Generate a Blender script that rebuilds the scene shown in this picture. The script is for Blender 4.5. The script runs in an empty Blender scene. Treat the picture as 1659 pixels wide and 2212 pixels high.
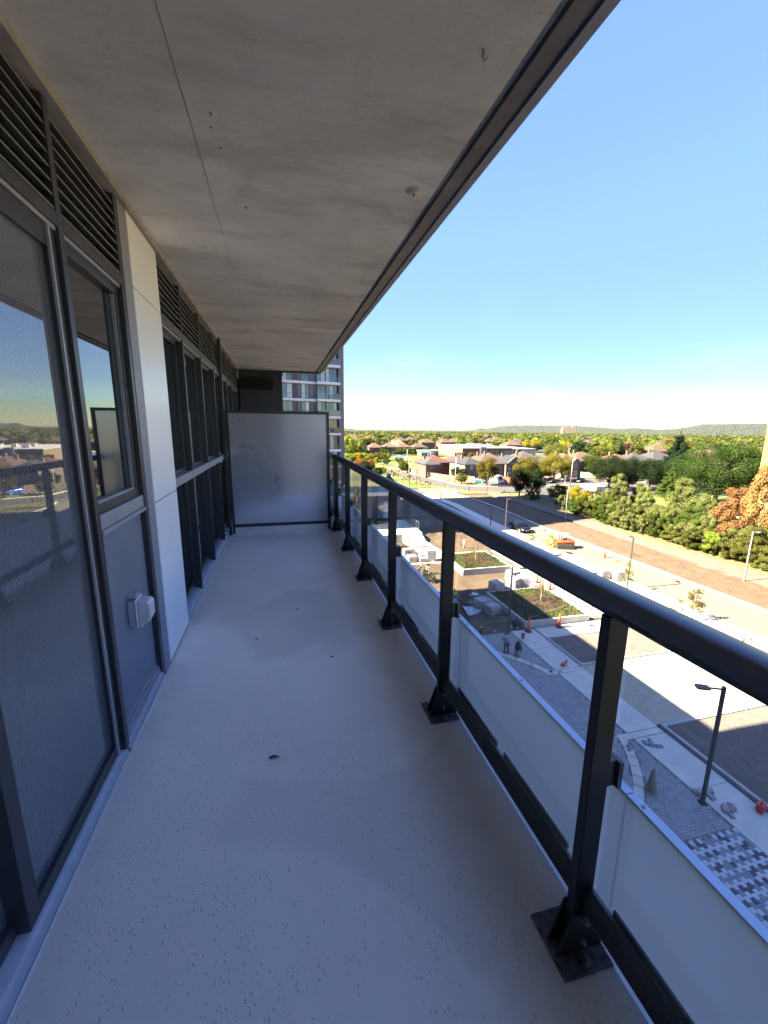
import bpy, bmesh, math, random
import numpy as np
from mathutils import Vector, Matrix, Euler
R_ = math.radians
scene = bpy.context.scene
COL = scene.collection

# ------------------------------------------------------------------ camera
CZ = 16.5                      # eye height above the plaza; the balcony floor is at 15.0
cam_d = bpy.data.cameras.new('camera')
cam_d.sensor_fit = 'HORIZONTAL'; cam_d.sensor_width = 36.0
cam_d.lens = 36.0 * 892.0 / 1659.0
cam_d.clip_start = 0.02; cam_d.clip_end = 30000
cam = bpy.data.objects.new('camera', cam_d); COL.objects.link(cam)
cam.matrix_world = Matrix.Translation((0, 0, CZ)) @ (Matrix.Rotation(R_(-14.22), 4, 'Z') @ Matrix.Rotation(R_(90 - 11.39), 4, 'X') @ Matrix.Rotation(R_(0.55), 4, 'Z'))
scene.camera = cam

# ------------------------------------------------------------------ light
SUN_EL = 38.5
world = bpy.data.worlds.new('World'); scene.world = world; world.use_nodes = True
nt = world.node_tree; nt.nodes.clear()
def wn(t, **k):
    n = nt.nodes.new(t)
    for a, b in k.items(): setattr(n, a, b)
    return n
sky = wn('ShaderNodeTexSky', sky_type='NISHITA', sun_disc=False, sun_elevation=R_(SUN_EL), sun_rotation=R_(-90), altitude=100, air_density=1.0, dust_density=0.35, ozone_density=2.2)
bg = wn('ShaderNodeBackground'); bg.inputs['Strength'].default_value = 0.15
out = wn('ShaderNodeOutputWorld')
# thin high clouds low over the horizon
tc = wn('ShaderNodeTexCoord'); sep = wn('ShaderNodeSeparateXYZ'); nt.links.new(tc.outputs['Generated'], sep.inputs[0])
mp = wn('ShaderNodeMapping'); mp.inputs['Scale'].default_value = (2.2, 2.2, 9.0); mp.inputs['Rotation'].default_value = (0.15, 0.1, 0.6)
nt.links.new(tc.outputs['Generated'], mp.inputs[0])
ns = wn('ShaderNodeTexNoise'); ns.inputs['Scale'].default_value = 1.7; ns.inputs['Detail'].default_value = 7; ns.inputs['Roughness'].default_value = 0.55; ns.inputs['Distortion'].default_value = 0.5
nt.links.new(mp.outputs[0], ns.inputs['Vector'])
r1 = wn('ShaderNodeMapRange'); r1.inputs[1].default_value = 0.53; r1.inputs[2].default_value = 0.80; r1.inputs[3].default_value = 0.0; r1.inputs[4].default_value = 0.30
nt.links.new(ns.outputs['Fac'], r1.inputs[0])
r2 = wn('ShaderNodeMapRange'); r2.inputs[1].default_value = 0.30; r2.inputs[2].default_value = 0.03; r2.inputs[3].default_value = 0.0; r2.inputs[4].default_value = 1.0
nt.links.new(sep.outputs['Z'], r2.inputs[0])
mu = wn('ShaderNodeMath', operation='MULTIPLY'); nt.links.new(r1.outputs[0], mu.inputs[0]); nt.links.new(r2.outputs[0], mu.inputs[1])
sh = wn('ShaderNodeSeparateColor', mode='HSV'); nt.links.new(sky.outputs[0], sh.inputs[0])
pv_ = wn('ShaderNodeMath', operation='POWER'); nt.links.new(sh.outputs[2], pv_.inputs[0]); pv_.inputs[1].default_value = 0.36
pk = wn('ShaderNodeMath', operation='MULTIPLY'); nt.links.new(pv_.outputs[0], pk.inputs[0]); pk.inputs[1].default_value = 0.415
ps = wn('ShaderNodeMath', operation='POWER'); nt.links.new(sh.outputs[1], ps.inputs[0]); ps.inputs[1].default_value = 0.62
hsh = wn('ShaderNodeMath', operation='ADD'); nt.links.new(sh.outputs[0], hsh.inputs[0]); hsh.inputs[1].default_value = 0.019
ch = wn('ShaderNodeCombineColor', mode='HSV'); nt.links.new(hsh.outputs[0], ch.inputs[0]); nt.links.new(ps.outputs[0], ch.inputs[1]); cap_ = wn('ShaderNodeMath', operation='MINIMUM'); nt.links.new(pk.outputs[0], cap_.inputs[0]); cap_.inputs[1].default_value = 0.66
nt.links.new(cap_.outputs[0], ch.inputs[2])
mx = wn('ShaderNodeMixRGB'); nt.links.new(mu.outputs[0], mx.inputs[0]); nt.links.new(ch.outputs[0], mx.inputs[1]); mx.inputs[2].default_value = (0.62, 0.64, 0.66, 1)
nt.links.new(mx.outputs[0], bg.inputs['Color']); nt.links.new(bg.outputs[0], out.inputs['Surface'])
sun_d = bpy.data.lights.new('sun', 'SUN'); sun_d.energy = 3.0; sun_d.angle = R_(0.53); sun_d.color = (1.0, 0.86, 0.66)
sun = bpy.data.objects.new('sun', sun_d); COL.objects.link(sun)
sun.rotation_euler = (0, R_(-(90 - SUN_EL)), R_(-1.5))
vs = scene.view_settings
vs.view_transform = 'Standard'; vs.look = 'None'; vs.gamma = 1; vs.use_curve_mapping = False
vs.exposure = 4.1
cy = scene.cycles
cy.use_denoising = True; cy.max_bounces = 9; cy.diffuse_bounces = 5; cy.glossy_bounces = 4; cy.transmission_bounces = 6; cy.transparent_max_bounces = 12
cy.sample_clamp_indirect = 6.0; cy.caustics_reflective = False; cy.caustics_refractive = False

# ------------------------------------------------------------------ helpers
def tag(o, label=None, cat=None, group=None, kind=None):
    if label: o['label'] = label
    if cat: o['category'] = cat
    if group: o['group'] = group
    if kind: o['kind'] = kind
    return o
def empty(name, loc=(0, 0, 0), rz=0.0, label=None, cat=None, group=None):
    o = bpy.data.objects.new(name, None); COL.objects.link(o)
    o.location = loc; o.rotation_euler = (0, 0, rz); o.empty_display_size = 0.2
    return tag(o, label, cat, group)
def link_mesh(name, me, parent=None, loc=None, rz=None, scale=None):
    o = bpy.data.objects.new(name, me); COL.objects.link(o)
    if parent: o.parent = parent
    if loc is not None: o.location = loc
    if rz is not None: o.rotation_euler = (0, 0, rz)
    if scale is not None: o.scale = scale
    return o

class MB:
    """collects faces, then builds ONE mesh object"""
    def __init__(s): s.v = []; s.f = []; s.mi = []; s.sm = []
    def add(s, vs_, fs, mi=0, smooth=False):
        b = len(s.v); s.v += [tuple(p) for p in vs_]
        for f in fs: s.f.append([b + i for i in f]); s.mi.append(mi); s.sm.append(smooth)
        return s
    def box(s, x0, x1, y0, y1, z0, z1, mi=0):
        if x0 > x1: x0, x1 = x1, x0
        if y0 > y1: y0, y1 = y1, y0
        if z0 > z1: z0, z1 = z1, z0
        return s.add([(x0, y0, z0), (x1, y0, z0), (x1, y1, z0), (x0, y1, z0), (x0, y0, z1), (x1, y0, z1), (x1, y1, z1), (x0, y1, z1)],
              [(0, 3, 2, 1), (4, 5, 6, 7), (0, 1, 5, 4), (1, 2, 6, 5), (2, 3, 7, 6), (3, 0, 4, 7)], mi)
    def tbox(s, cx, cy, z0, z1, wx0, wy0, wx1, wy1, mi=0):   # tapered box
        v = [(cx - wx0, cy - wy0, z0), (cx + wx0, cy - wy0, z0), (cx + wx0, cy + wy0, z0), (cx - wx0, cy + wy0, z0),
             (cx - wx1, cy - wy1, z1), (cx + wx1, cy - wy1, z1), (cx + wx1, cy + wy1, z1), (cx - wx1, cy + wy1, z1)]
        return s.add(v, [(0, 3, 2, 1), (4, 5, 6, 7), (0, 1, 5, 4), (1, 2, 6, 5), (2, 3, 7, 6), (3, 0, 4, 7)], mi)
    def prism(s, poly, axis, a, b, mi=0):
        """poly: list of 2D points in the plane normal to axis"""
        def P(p, t):
            return {'x': (t, p[0], p[1]), 'y': (p[0], t, p[1]), 'z': (p[0], p[1], t)}[axis]
        n = len(poly)
        v = [P(p, a) for p in poly] + [P(p, b) for p in poly]
        f = [tuple(range(n))[::-1], tuple(range(n, 2 * n))] + [(i, (i + 1) % n, n + (i + 1) % n, n + i) for i in range(n)]
        return s.add(v, f, mi)
    def tube(s, pts, rad, n=8, mi=0, caps=True, smooth=True):
        pts = [Vector(p) for p in pts]
        rads = rad if isinstance(rad, (list, tuple)) else [rad] * len(pts)
        rings = []
        for i, p in enumerate(pts):
            d = (pts[min(i + 1, len(pts) - 1)] - pts[max(i - 1, 0)]).normalized()
            u = d.cross(Vector((0, 0, 1)))
            if u.length < 1e-3: u = Vector((1, 0, 0))
            u.normalize(); w = d.cross(u)
            rings.append([p + (u * math.cos(2 * math.pi * k / n) + w * math.sin(2 * math.pi * k / n)) * rads[i] for k in range(n)])
        v = [q for r in rings for q in r]; f = []
        for i in range(len(pts) - 1):
            for k in range(n):
                f.append((i * n + k, i * n + (k + 1) % n, (i + 1) * n + (k + 1) % n, (i + 1) * n + k))
        s.add(v, f, mi, smooth)
        if caps:
            b = len(s.v) - len(v)
            s.f.append([b + k for k in range(n)][::-1]); s.mi.append(mi); s.sm.append(False)
            s.f.append([b + (len(pts) - 1) * n + k for k in range(n)]); s.mi.append(mi); s.sm.append(False)
        return s
    def lathe(s, prof, cx=0, cy=0, n=16, mi=0, smooth=True):
        v = []; f = []
        for r, z in prof:
            for k in range(n): v.append((cx + r * math.cos(2 * math.pi * k / n), cy + r * math.sin(2 * math.pi * k / n), z))
        for i in range(len(prof) - 1):
            for k in range(n): f.append((i * n + k, i * n + (k + 1) % n, (i + 1) * n + (k + 1) % n, (i + 1) * n + k))
        s.add(v, f, mi, smooth)
        b = len(s.v) - len(v)
        s.f.append([b + k for k in range(n)][::-1]); s.mi.append(mi); s.sm.append(False)
        s.f.append([b + (len(prof) - 1) * n + k for k in range(n)]); s.mi.append(mi); s.sm.append(False)
        return s
    def mesh(s, name, mats):
        me = bpy.data.meshes.new(name); me.from_pydata(s.v, [], s.f)
        if not isinstance(mats, (list, tuple)): mats = [mats]
        for m in mats: me.materials.append(m)
        me.polygons.foreach_set('material_index', s.mi); me.polygons.foreach_set('use_smooth', s.sm)
        me.update(); return me
    def build(s, name, mats, parent=None, bevel=0, loc=None, rz=None):
        o = link_mesh(name, s.mesh(name, mats), parent, loc, rz)
        if bevel:
            b = o.modifiers.new('bevel', 'BEVEL'); b.width = bevel; b.segments = 2; b.limit_method = 'ANGLE'
        return o
def box(name, mats, x0, x1, y0, y1, z0, z1, parent=None, bevel=0):
    return MB().box(x0, x1, y0, y1, z0, z1).build(name, mats, parent, bevel)
def sheet(name, mats, poly, z, label=None, parent=None, kind='structure', thick=None, cat=None):
    m = MB()
    if thick: m.prism(poly, 'z', z - thick, z)
    else: m.add([(p[0], p[1], z) for p in poly], [tuple(range(len(poly)))])
    o = m.build(name, mats, parent)
    if not parent: tag(o, label, cat, None, kind)
    return o
def copy_tree(o, parent=None):
    c = o.copy(); COL.objects.link(c)
    if parent: c.parent = parent
    for ch in o.children: copy_tree(ch, c)
    return c

# ------------------------------------------------------------------ materials
def newmat(name):
    m = bpy.data.materials.new(name); m.use_nodes = True
    return m, m.node_tree, m.node_tree.nodes['Principled BSDF']
def L(t, a, b): t.links.new(a, b)
def mat(name, c, rough=0.6, metal=0.0, c2=None, scale=4.0, bump=0.0, bscale=40.0, detail=5.0, spec=0.5, lo=0.35, hi=0.65, stretch=None, ior=None, coord='Object', bdist=0.01):
    m, t, p = newmat(name)
    p.inputs['Base Color'].default_value = (*c, 1); p.inputs['Roughness'].default_value = rough; p.inputs['Metallic'].default_value = metal
    p.inputs['Specular IOR Level'].default_value = spec
    if ior: p.inputs['IOR'].default_value = ior
    tcn = t.nodes.new('ShaderNodeTexCoord'); src = tcn.outputs[coord]
    if stretch:
        mpn = t.nodes.new('ShaderNodeMapping'); mpn.inputs['Scale'].default_value = stretch; L(t, src, mpn.inputs[0]); src = mpn.outputs[0]
    if c2:
        n = t.nodes.new('ShaderNodeTexNoise'); n.inputs['Scale'].default_value = scale; n.inputs['Detail'].default_value = detail; n.inputs['Roughness'].default_value = 0.6
        L(t, src, n.inputs['Vector'])
        mr = t.nodes.new('ShaderNodeMapRange'); mr.inputs[1].default_value = lo; mr.inputs[2].default_value = hi; L(t, n.outputs['Fac'], mr.inputs[0])
        mxn = t.nodes.new('ShaderNodeMixRGB'); mxn.inputs[1].default_value = (*c, 1); mxn.inputs[2].default_value = (*c2, 1)
        L(t, mr.outputs[0], mxn.inputs[0]); L(t, mxn.outputs[0], p.inputs['Base Color'])
    if bump:
        n2 = t.nodes.new('ShaderNodeTexNoise'); n2.inputs['Scale'].default_value = bscale; n2.inputs['Detail'].default_value = 4
        L(t, src, n2.inputs['Vector'])
        bn = t.nodes.new('ShaderNodeBump'); bn.inputs['Strength'].default_value = bump; bn.inputs['Distance'].default_value = bdist
        L(t, n2.outputs['Fac'], bn.inputs['Height']); L(t, bn.outputs[0], p.inputs['Normal'])
    return m

def mat_leaf(name, c, c2, c3=None, trans=0.3):
    m, t, p = newmat(name); t.nodes.remove(p)
    o = t.nodes['Material Output']
    g = t.nodes.new('ShaderNodeNewGeometry'); oi = t.nodes.new('ShaderNodeObjectInfo'); tcn = t.nodes.new('ShaderNodeTexCoord')
    n = t.nodes.new('ShaderNodeTexNoise'); n.inputs['Scale'].default_value = 0.55; n.inputs['Detail'].default_value = 3; L(t, tcn.outputs['Object'], n.inputs['Vector'])
    add = t.nodes.new('ShaderNodeMath'); add.operation = 'MULTIPLY_ADD'; L(t, g.outputs['Random Per Island'], add.inputs[0]); add.inputs[1].default_value = 0.34
    mr = t.nodes.new('ShaderNodeMapRange'); mr.inputs[1].default_value = 0.35; mr.inputs[2].default_value = 0.65; mr.inputs[4].default_value = 0.5; L(t, n.outputs['Fac'], mr.inputs[0]); L(t, mr.outputs[0], add.inputs[2])
    cr = t.nodes.new('ShaderNodeValToRGB'); cr.color_ramp.elements[0].color = (*c, 1); cr.color_ramp.elements[1].color = (*c2, 1)
    if c3:
        e = cr.color_ramp.elements.new(0.86); e.color = (*c3, 1); cr.color_ramp.elements[1].position = 0.62 if cr.color_ramp.elements[1].position > 0.9 else cr.color_ramp.elements[1].position
        els = sorted(cr.color_ramp.elements, key=lambda e_: e_.position); els[0].color = (*c, 1); els[1].color = (*c2, 1); els[2].color = (*c3, 1)
    L(t, add.outputs[0], cr.inputs[0])
    hs = t.nodes.new('ShaderNodeHueSaturation'); mr2 = t.nodes.new('ShaderNodeMapRange'); mr2.inputs[3].default_value = 0.485; mr2.inputs[4].default_value = 0.515
    L(t, oi.outputs['Random'], mr2.inputs[0]); L(t, mr2.outputs[0], hs.inputs['Hue'])
    mr3 = t.nodes.new('ShaderNodeMapRange'); mr3.inputs[3].default_value = 0.8; mr3.inputs[4].default_value = 1.25; L(t, oi.outputs['Random'], mr3.inputs[0]); L(t, mr3.outputs[0], hs.inputs['Value'])
    L(t, cr.outputs[0], hs.inputs['Color'])
    d = t.nodes.new('ShaderNodeBsdfDiffuse'); tr = t.nodes.new('ShaderNodeBsdfTranslucent'); ms = t.nodes.new('ShaderNodeMixShader'); ms.inputs[0].default_value = trans
    L(t, hs.outputs[0], d.inputs[0]); L(t, hs.outputs[0], tr.inputs[0]); L(t, d.outputs[0], ms.inputs[1]); L(t, tr.outputs[0], ms.inputs[2])
    L(t, ms.outputs[0], o.inputs[0]); return m

Z = lambda z: CZ + z
M = {}
# balcony
M['frame'] = mat('dark_frame_paint', (0.028, 0.027, 0.034), 0.38, 0.0, (0.036, 0.035, 0.042), 30, 0.05, 300)
M['rail'] = mat('railing_powder_coat', (0.020, 0.018, 0.025), 0.40, 0.0, (0.027, 0.024, 0.033), 25, 0.06, 500, spec=0.75, bdist=0.001)
_p = M['rail'].node_tree.nodes['Principled BSDF']; _p.inputs['Coat Weight'].default_value = 0.35; _p.inputs['Coat Roughness'].default_value = 0.30
M['post'] = mat('post_powder_coat', (0.013, 0.011, 0.015), 0.5, 0.0, (0.018, 0.016, 0.021), 25, 0.06, 500, bdist=0.001)
M['frame_grey'] = mat('gloss_grey_frame_paint', (0.27, 0.27, 0.30), 0.40, 0.0, (0.31, 0.31, 0.34), 14)  # grazing gloss on the frame faces put into a lighter grey
M['slat'] = mat('louver_slat_paint', (0.20, 0.20, 0.21), 0.4)
M['strip'] = mat('dark_blue_reflection_strip', (0.17, 0.20, 0.27), 0.5)  # even dark colour for the reflections low in the railing glass
M['black'] = mat('black_void', (0.006, 0.006, 0.007), 0.9)
M['white_panel'] = mat('white_cladding_panel', (0.84, 0.85, 0.87), 0.30, 0.0, (0.87, 0.875, 0.89), 3, 0.02, 8)
M['trim_grey'] = mat('grey_return_trim', (0.24, 0.24, 0.30), 0.5)
M['spandrel'] = mat('dark_spandrel_panel', (0.16, 0.18, 0.22), 0.55, 0.0, (0.18, 0.20, 0.245), 6)
M['flashing'] = mat('sill_flashing', (0.42, 0.46, 0.52), 0.45, 0.3, (0.36, 0.40, 0.45), 12)
M['caulk'] = mat('white_caulk', (0.66, 0.68, 0.72), 0.6)
M['steel'] = mat('bolt_steel', (0.34, 0.30, 0.28), 0.35, 0.9)
M['plate'] = mat('grubby_base_plate', (0.05, 0.045, 0.055), 0.5, 0.0, (0.15, 0.14, 0.16), 30, 0.1, 120, lo=0.4, hi=0.62)
M['cap'] = mat('panel_cap_aluminium', (0.58, 0.64, 0.76), 0.35, 0.25)
M['bubble'] = mat('outlet_grey_plastic', (0.36, 0.36, 0.42), 0.4)
M['wing'] = mat('dark_wing_cladding', (0.030, 0.028, 0.036), 0.5, 0, (0.04, 0.037, 0.045), 9)
M['fascia'] = mat('soffit_edge_trim', (0.22, 0.24, 0.30), 0.6, 0, (0.28, 0.29, 0.34), 20)
M['drip'] = mat('dark_drip_edge', (0.055, 0.055, 0.075), 0.5, 0, (0.12, 0.12, 0.14), 6)

def mat_window(name, c=(0.012, 0.016, 0.020), ior=1.75, rough=0.015, wav=0.0):
    m, t, p = newmat(name)
    p.inputs['Base Color'].default_value = (*c, 1); p.inputs['Roughness'].default_value = rough; p.inputs['IOR'].default_value = ior
    if wav:
        tcn = t.nodes.new('ShaderNodeTexCoord'); n = t.nodes.new('ShaderNodeTexNoise'); n.inputs['Scale'].default_value = 0.5; L(t, tcn.outputs['Object'], n.inputs['Vector'])
        b = t.nodes.new('ShaderNodeBump'); b.inputs['Strength'].default_value = wav; b.inputs['Distance'].default_value = 0.1; L(t, n.outputs['Fac'], b.inputs['Height']); L(t, b.outputs[0], p.inputs['Normal'])
    return m
M['win'] = mat_window('dark_window_glass', ior=3.0)
M['farwin'] = mat_window('far_window_glass', (0.05, 0.07, 0.085), ior=2.0, rough=0.03, wav=0.02)
M['curtain_win'] = mat_window('window_with_pale_curtain', (0.42, 0.47, 0.47), ior=1.8, rough=0.05)

def mat_door():
    # sliding door glass behind a fine insect screen: the weave dims and stripes the reflection
    m, t, p = newmat('door_glass_with_insect_screen')
    p.inputs['Roughness'].default_value = 0.02; p.inputs['IOR'].default_value = 3.4
    p.inputs['Base Color'].default_value = (0.016, 0.02, 0.027, 1)
    tcn = t.nodes.new('ShaderNodeTexCoord'); w = t.nodes.new('ShaderNodeTexWave'); w.wave_type = 'BANDS'; w.bands_direction = 'Y'; w.inputs['Scale'].default_value = 26; w.inputs['Distortion'].default_value = 1.2; w.inputs['Detail'].default_value = 1; w.inputs['Detail Scale'].default_value = 0.4
    L(t, tcn.outputs['Object'], w.inputs['Vector'])
    d = t.nodes.new('ShaderNodeBsdfDiffuse'); d.inputs[0].default_value = (0.22, 0.235, 0.27, 1)
    mr = t.nodes.new('ShaderNodeMapRange'); mr.inputs[3].default_value = 0.22; mr.inputs[4].default_value = 0.46; L(t, w.outputs['Fac'], mr.inputs[0])
    ms = t.nodes.new('ShaderNodeMixShader'); L(t, mr.outputs[0], ms.inputs[0]); L(t, p.outputs[0], ms.inputs[1]); L(t, d.outputs[0], ms.inputs[2])
    L(t, ms.outputs[0], t.nodes['Material Output'].inputs[0]); return m
M['door'] = mat_door()

def mat_wrap():
    m, t, p = newmat('loose_clear_plastic_wrap'); o = t.nodes['Material Output']; p.inputs['Base Color'].default_value = (.42, .42, .45, 1); p.inputs['Roughness'].default_value = .2
    tcn = t.nodes.new('ShaderNodeTexCoord'); n = t.nodes.new('ShaderNodeTexNoise'); n.inputs['Scale'].default_value = 5; n.inputs['Detail'].default_value = 6; n.inputs['Distortion'].default_value = 1.5; L(t, tcn.outputs['Object'], n.inputs['Vector'])
    mr = t.nodes.new('ShaderNodeMapRange'); mr.inputs[1].default_value = .38; mr.inputs[2].default_value = .62; mr.inputs[3].default_value = .08; mr.inputs[4].default_value = .75; L(t, n.outputs['Fac'], mr.inputs[0])
    b = t.nodes.new('ShaderNodeBump'); b.inputs['Strength'].default_value = .9; b.inputs['Distance'].default_value = .05; L(t, n.outputs['Fac'], b.inputs['Height']); L(t, b.outputs[0], p.inputs['Normal'])
    tr = t.nodes.new('ShaderNodeBsdfTransparent'); ms = t.nodes.new('ShaderNodeMixShader'); L(t, mr.outputs[0], ms.inputs[0]); L(t, tr.outputs[0], ms.inputs[1]); L(t, p.outputs[0], ms.inputs[2]); L(t, ms.outputs[0], o.inputs[0]); return m
def mat_clear():
    m, t, p = newmat('clear_guard_glass'); t.nodes.remove(p); o = t.nodes['Material Output']
    tr = t.nodes.new('ShaderNodeBsdfTransparent'); tr.inputs[0].default_value = (0.95, 0.98, 0.965, 1)
    gl = t.nodes.new('ShaderNodeBsdfGlossy'); gl.inputs['Roughness'].default_value = 0.01
    lw = t.nodes.new('ShaderNodeLayerWeight'); lw.inputs[0].default_value = 0.5
    pw = t.nodes.new('ShaderNodeMath'); pw.operation = 'POWER'; L(t, lw.outputs['Facing'], pw.inputs[0]); pw.inputs[1].default_value = 5.0
    fr = t.nodes.new('ShaderNodeMath'); fr.operation = 'MULTIPLY_ADD'; L(t, pw.outputs[0], fr.inputs[0]); fr.inputs[1].default_value = 0.9; fr.inputs[2].default_value = 0.035
    ms = t.nodes.new('ShaderNodeMixShader'); L(t, fr.outputs[0], ms.inputs[0]); L(t, tr.outputs[0], ms.inputs[1]); L(t, gl.outputs[0], ms.inputs[2]); L(t, ms.outputs[0], o.inputs[0]); return m
M['glass'] = mat_clear(); M['wrap2'] = mat_wrap()

def mat_frost_panel():
    m, t, p = newmat('frosted_guard_panel'); o = t.nodes['Material Output']
    p.inputs['Base Color'].default_value = (0.46, 0.53, 0.64, 1); p.inputs['Roughness'].default_value = 0.40
    tr = t.nodes.new('ShaderNodeBsdfTranslucent'); tr.inputs[0].default_value = (0.56, 0.64, 0.76, 1)
    tcn = t.nodes.new('ShaderNodeTexCoord'); n = t.nodes.new('ShaderNodeTexNoise'); n.inputs['Scale'].default_value = 2.2; n.inputs['Detail'].default_value = 3; L(t, tcn.outputs['Object'], n.inputs['Vector'])
    mr = t.nodes.new('ShaderNodeMapRange'); mr.inputs[3].default_value = 0.62; mr.inputs[4].default_value = 0.80; L(t, n.outputs['Fac'], mr.inputs[0])
    ms = t.nodes.new('ShaderNodeMixShader'); L(t, mr.outputs[0], ms.inputs[0]); L(t, p.outputs[0], ms.inputs[1]); L(t, tr.outputs[0], ms.inputs[2]); L(t, ms.outputs[0], o.inputs[0]); return m
M['frost_panel'] = mat_frost_panel()

def mat_frost_screen():
    m, t, p = newmat('frosted_privacy_glass'); o = t.nodes['Material Output']
    tcn = t.nodes.new('ShaderNodeTexCoord')
    p.inputs['Base Color'].default_value = (0.97, 0.97, 1.0, 1); p.inputs['Transmission Weight'].default_value = 1.0; p.inputs['Roughness'].default_value = 0.36; p.inputs['IOR'].default_value = 1.25
    d = t.nodes.new('ShaderNodeBsdfPrincipled'); d.inputs['Base Color'].default_value = (0.46, 0.50, 0.56, 1); d.inputs['Roughness'].default_value = 0.45
    n = t.nodes.new('ShaderNodeTexNoise'); n.inputs['Scale'].default_value = 260; n.inputs['Detail'].default_value = 2; L(t, tcn.outputs['Object'], n.inputs['Vector'])
    b = t.nodes.new('ShaderNodeBump'); b.inputs['Strength'].default_value = 0.35; b.inputs['Distance'].default_value = 0.002; L(t, n.outputs['Fac'], b.inputs['Height']); L(t, b.outputs[0], p.inputs['Normal']); L(t, b.outputs[0], d.inputs['Normal'])
    # handling smudges, hand-sized, mostly on the upper left
    sx = t.nodes.new('ShaderNodeMapping'); sx.inputs['Scale'].default_value = (3.2, 1, 5.5); L(t, tcn.outputs['Object'], sx.inputs[0])
    n2 = t.nodes.new('ShaderNodeTexNoise'); n2.inputs['Scale'].default_value = 1.6; n2.inputs['Detail'].default_value = 4; L(t, sx.outputs[0], n2.inputs['Vector'])
    mr = t.nodes.new('ShaderNodeMapRange'); mr.inputs[1].default_value = 0.60; mr.inputs[2].default_value = 0.68; mr.inputs[3].default_value = 0.0; mr.inputs[4].default_value = 0.35; L(t, n2.outputs['Fac'], mr.inputs[0])
    mc = t.nodes.new('ShaderNodeMixRGB'); mc.inputs[1].default_value = (0.85, 0.87, 0.92, 1); mc.inputs[2].default_value = (0.12, 0.14, 0.17, 1); L(t, mr.outputs[0], mc.inputs[0]); L(t, mc.outputs[0], d.inputs['Base Color'])
    tl = t.nodes.new('ShaderNodeBsdfTranslucent'); tl.inputs[0].default_value = (.95, .96, 1, 1); dt = t.nodes.new('ShaderNodeMixShader'); dt.inputs[0].default_value = 0.55; L(t, d.outputs[0], dt.inputs[1]); L(t, tl.outputs[0], dt.inputs[2])
    ms = t.nodes.new('ShaderNodeMixShader'); ms.inputs[0].default_value = 0.30; L(t, p.outputs[0], ms.inputs[1]); L(t, dt.outputs[0], ms.inputs[2]); L(t, ms.outputs[0], o.inputs[0]); return m
M['frost_screen'] = mat_frost_screen()

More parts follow.
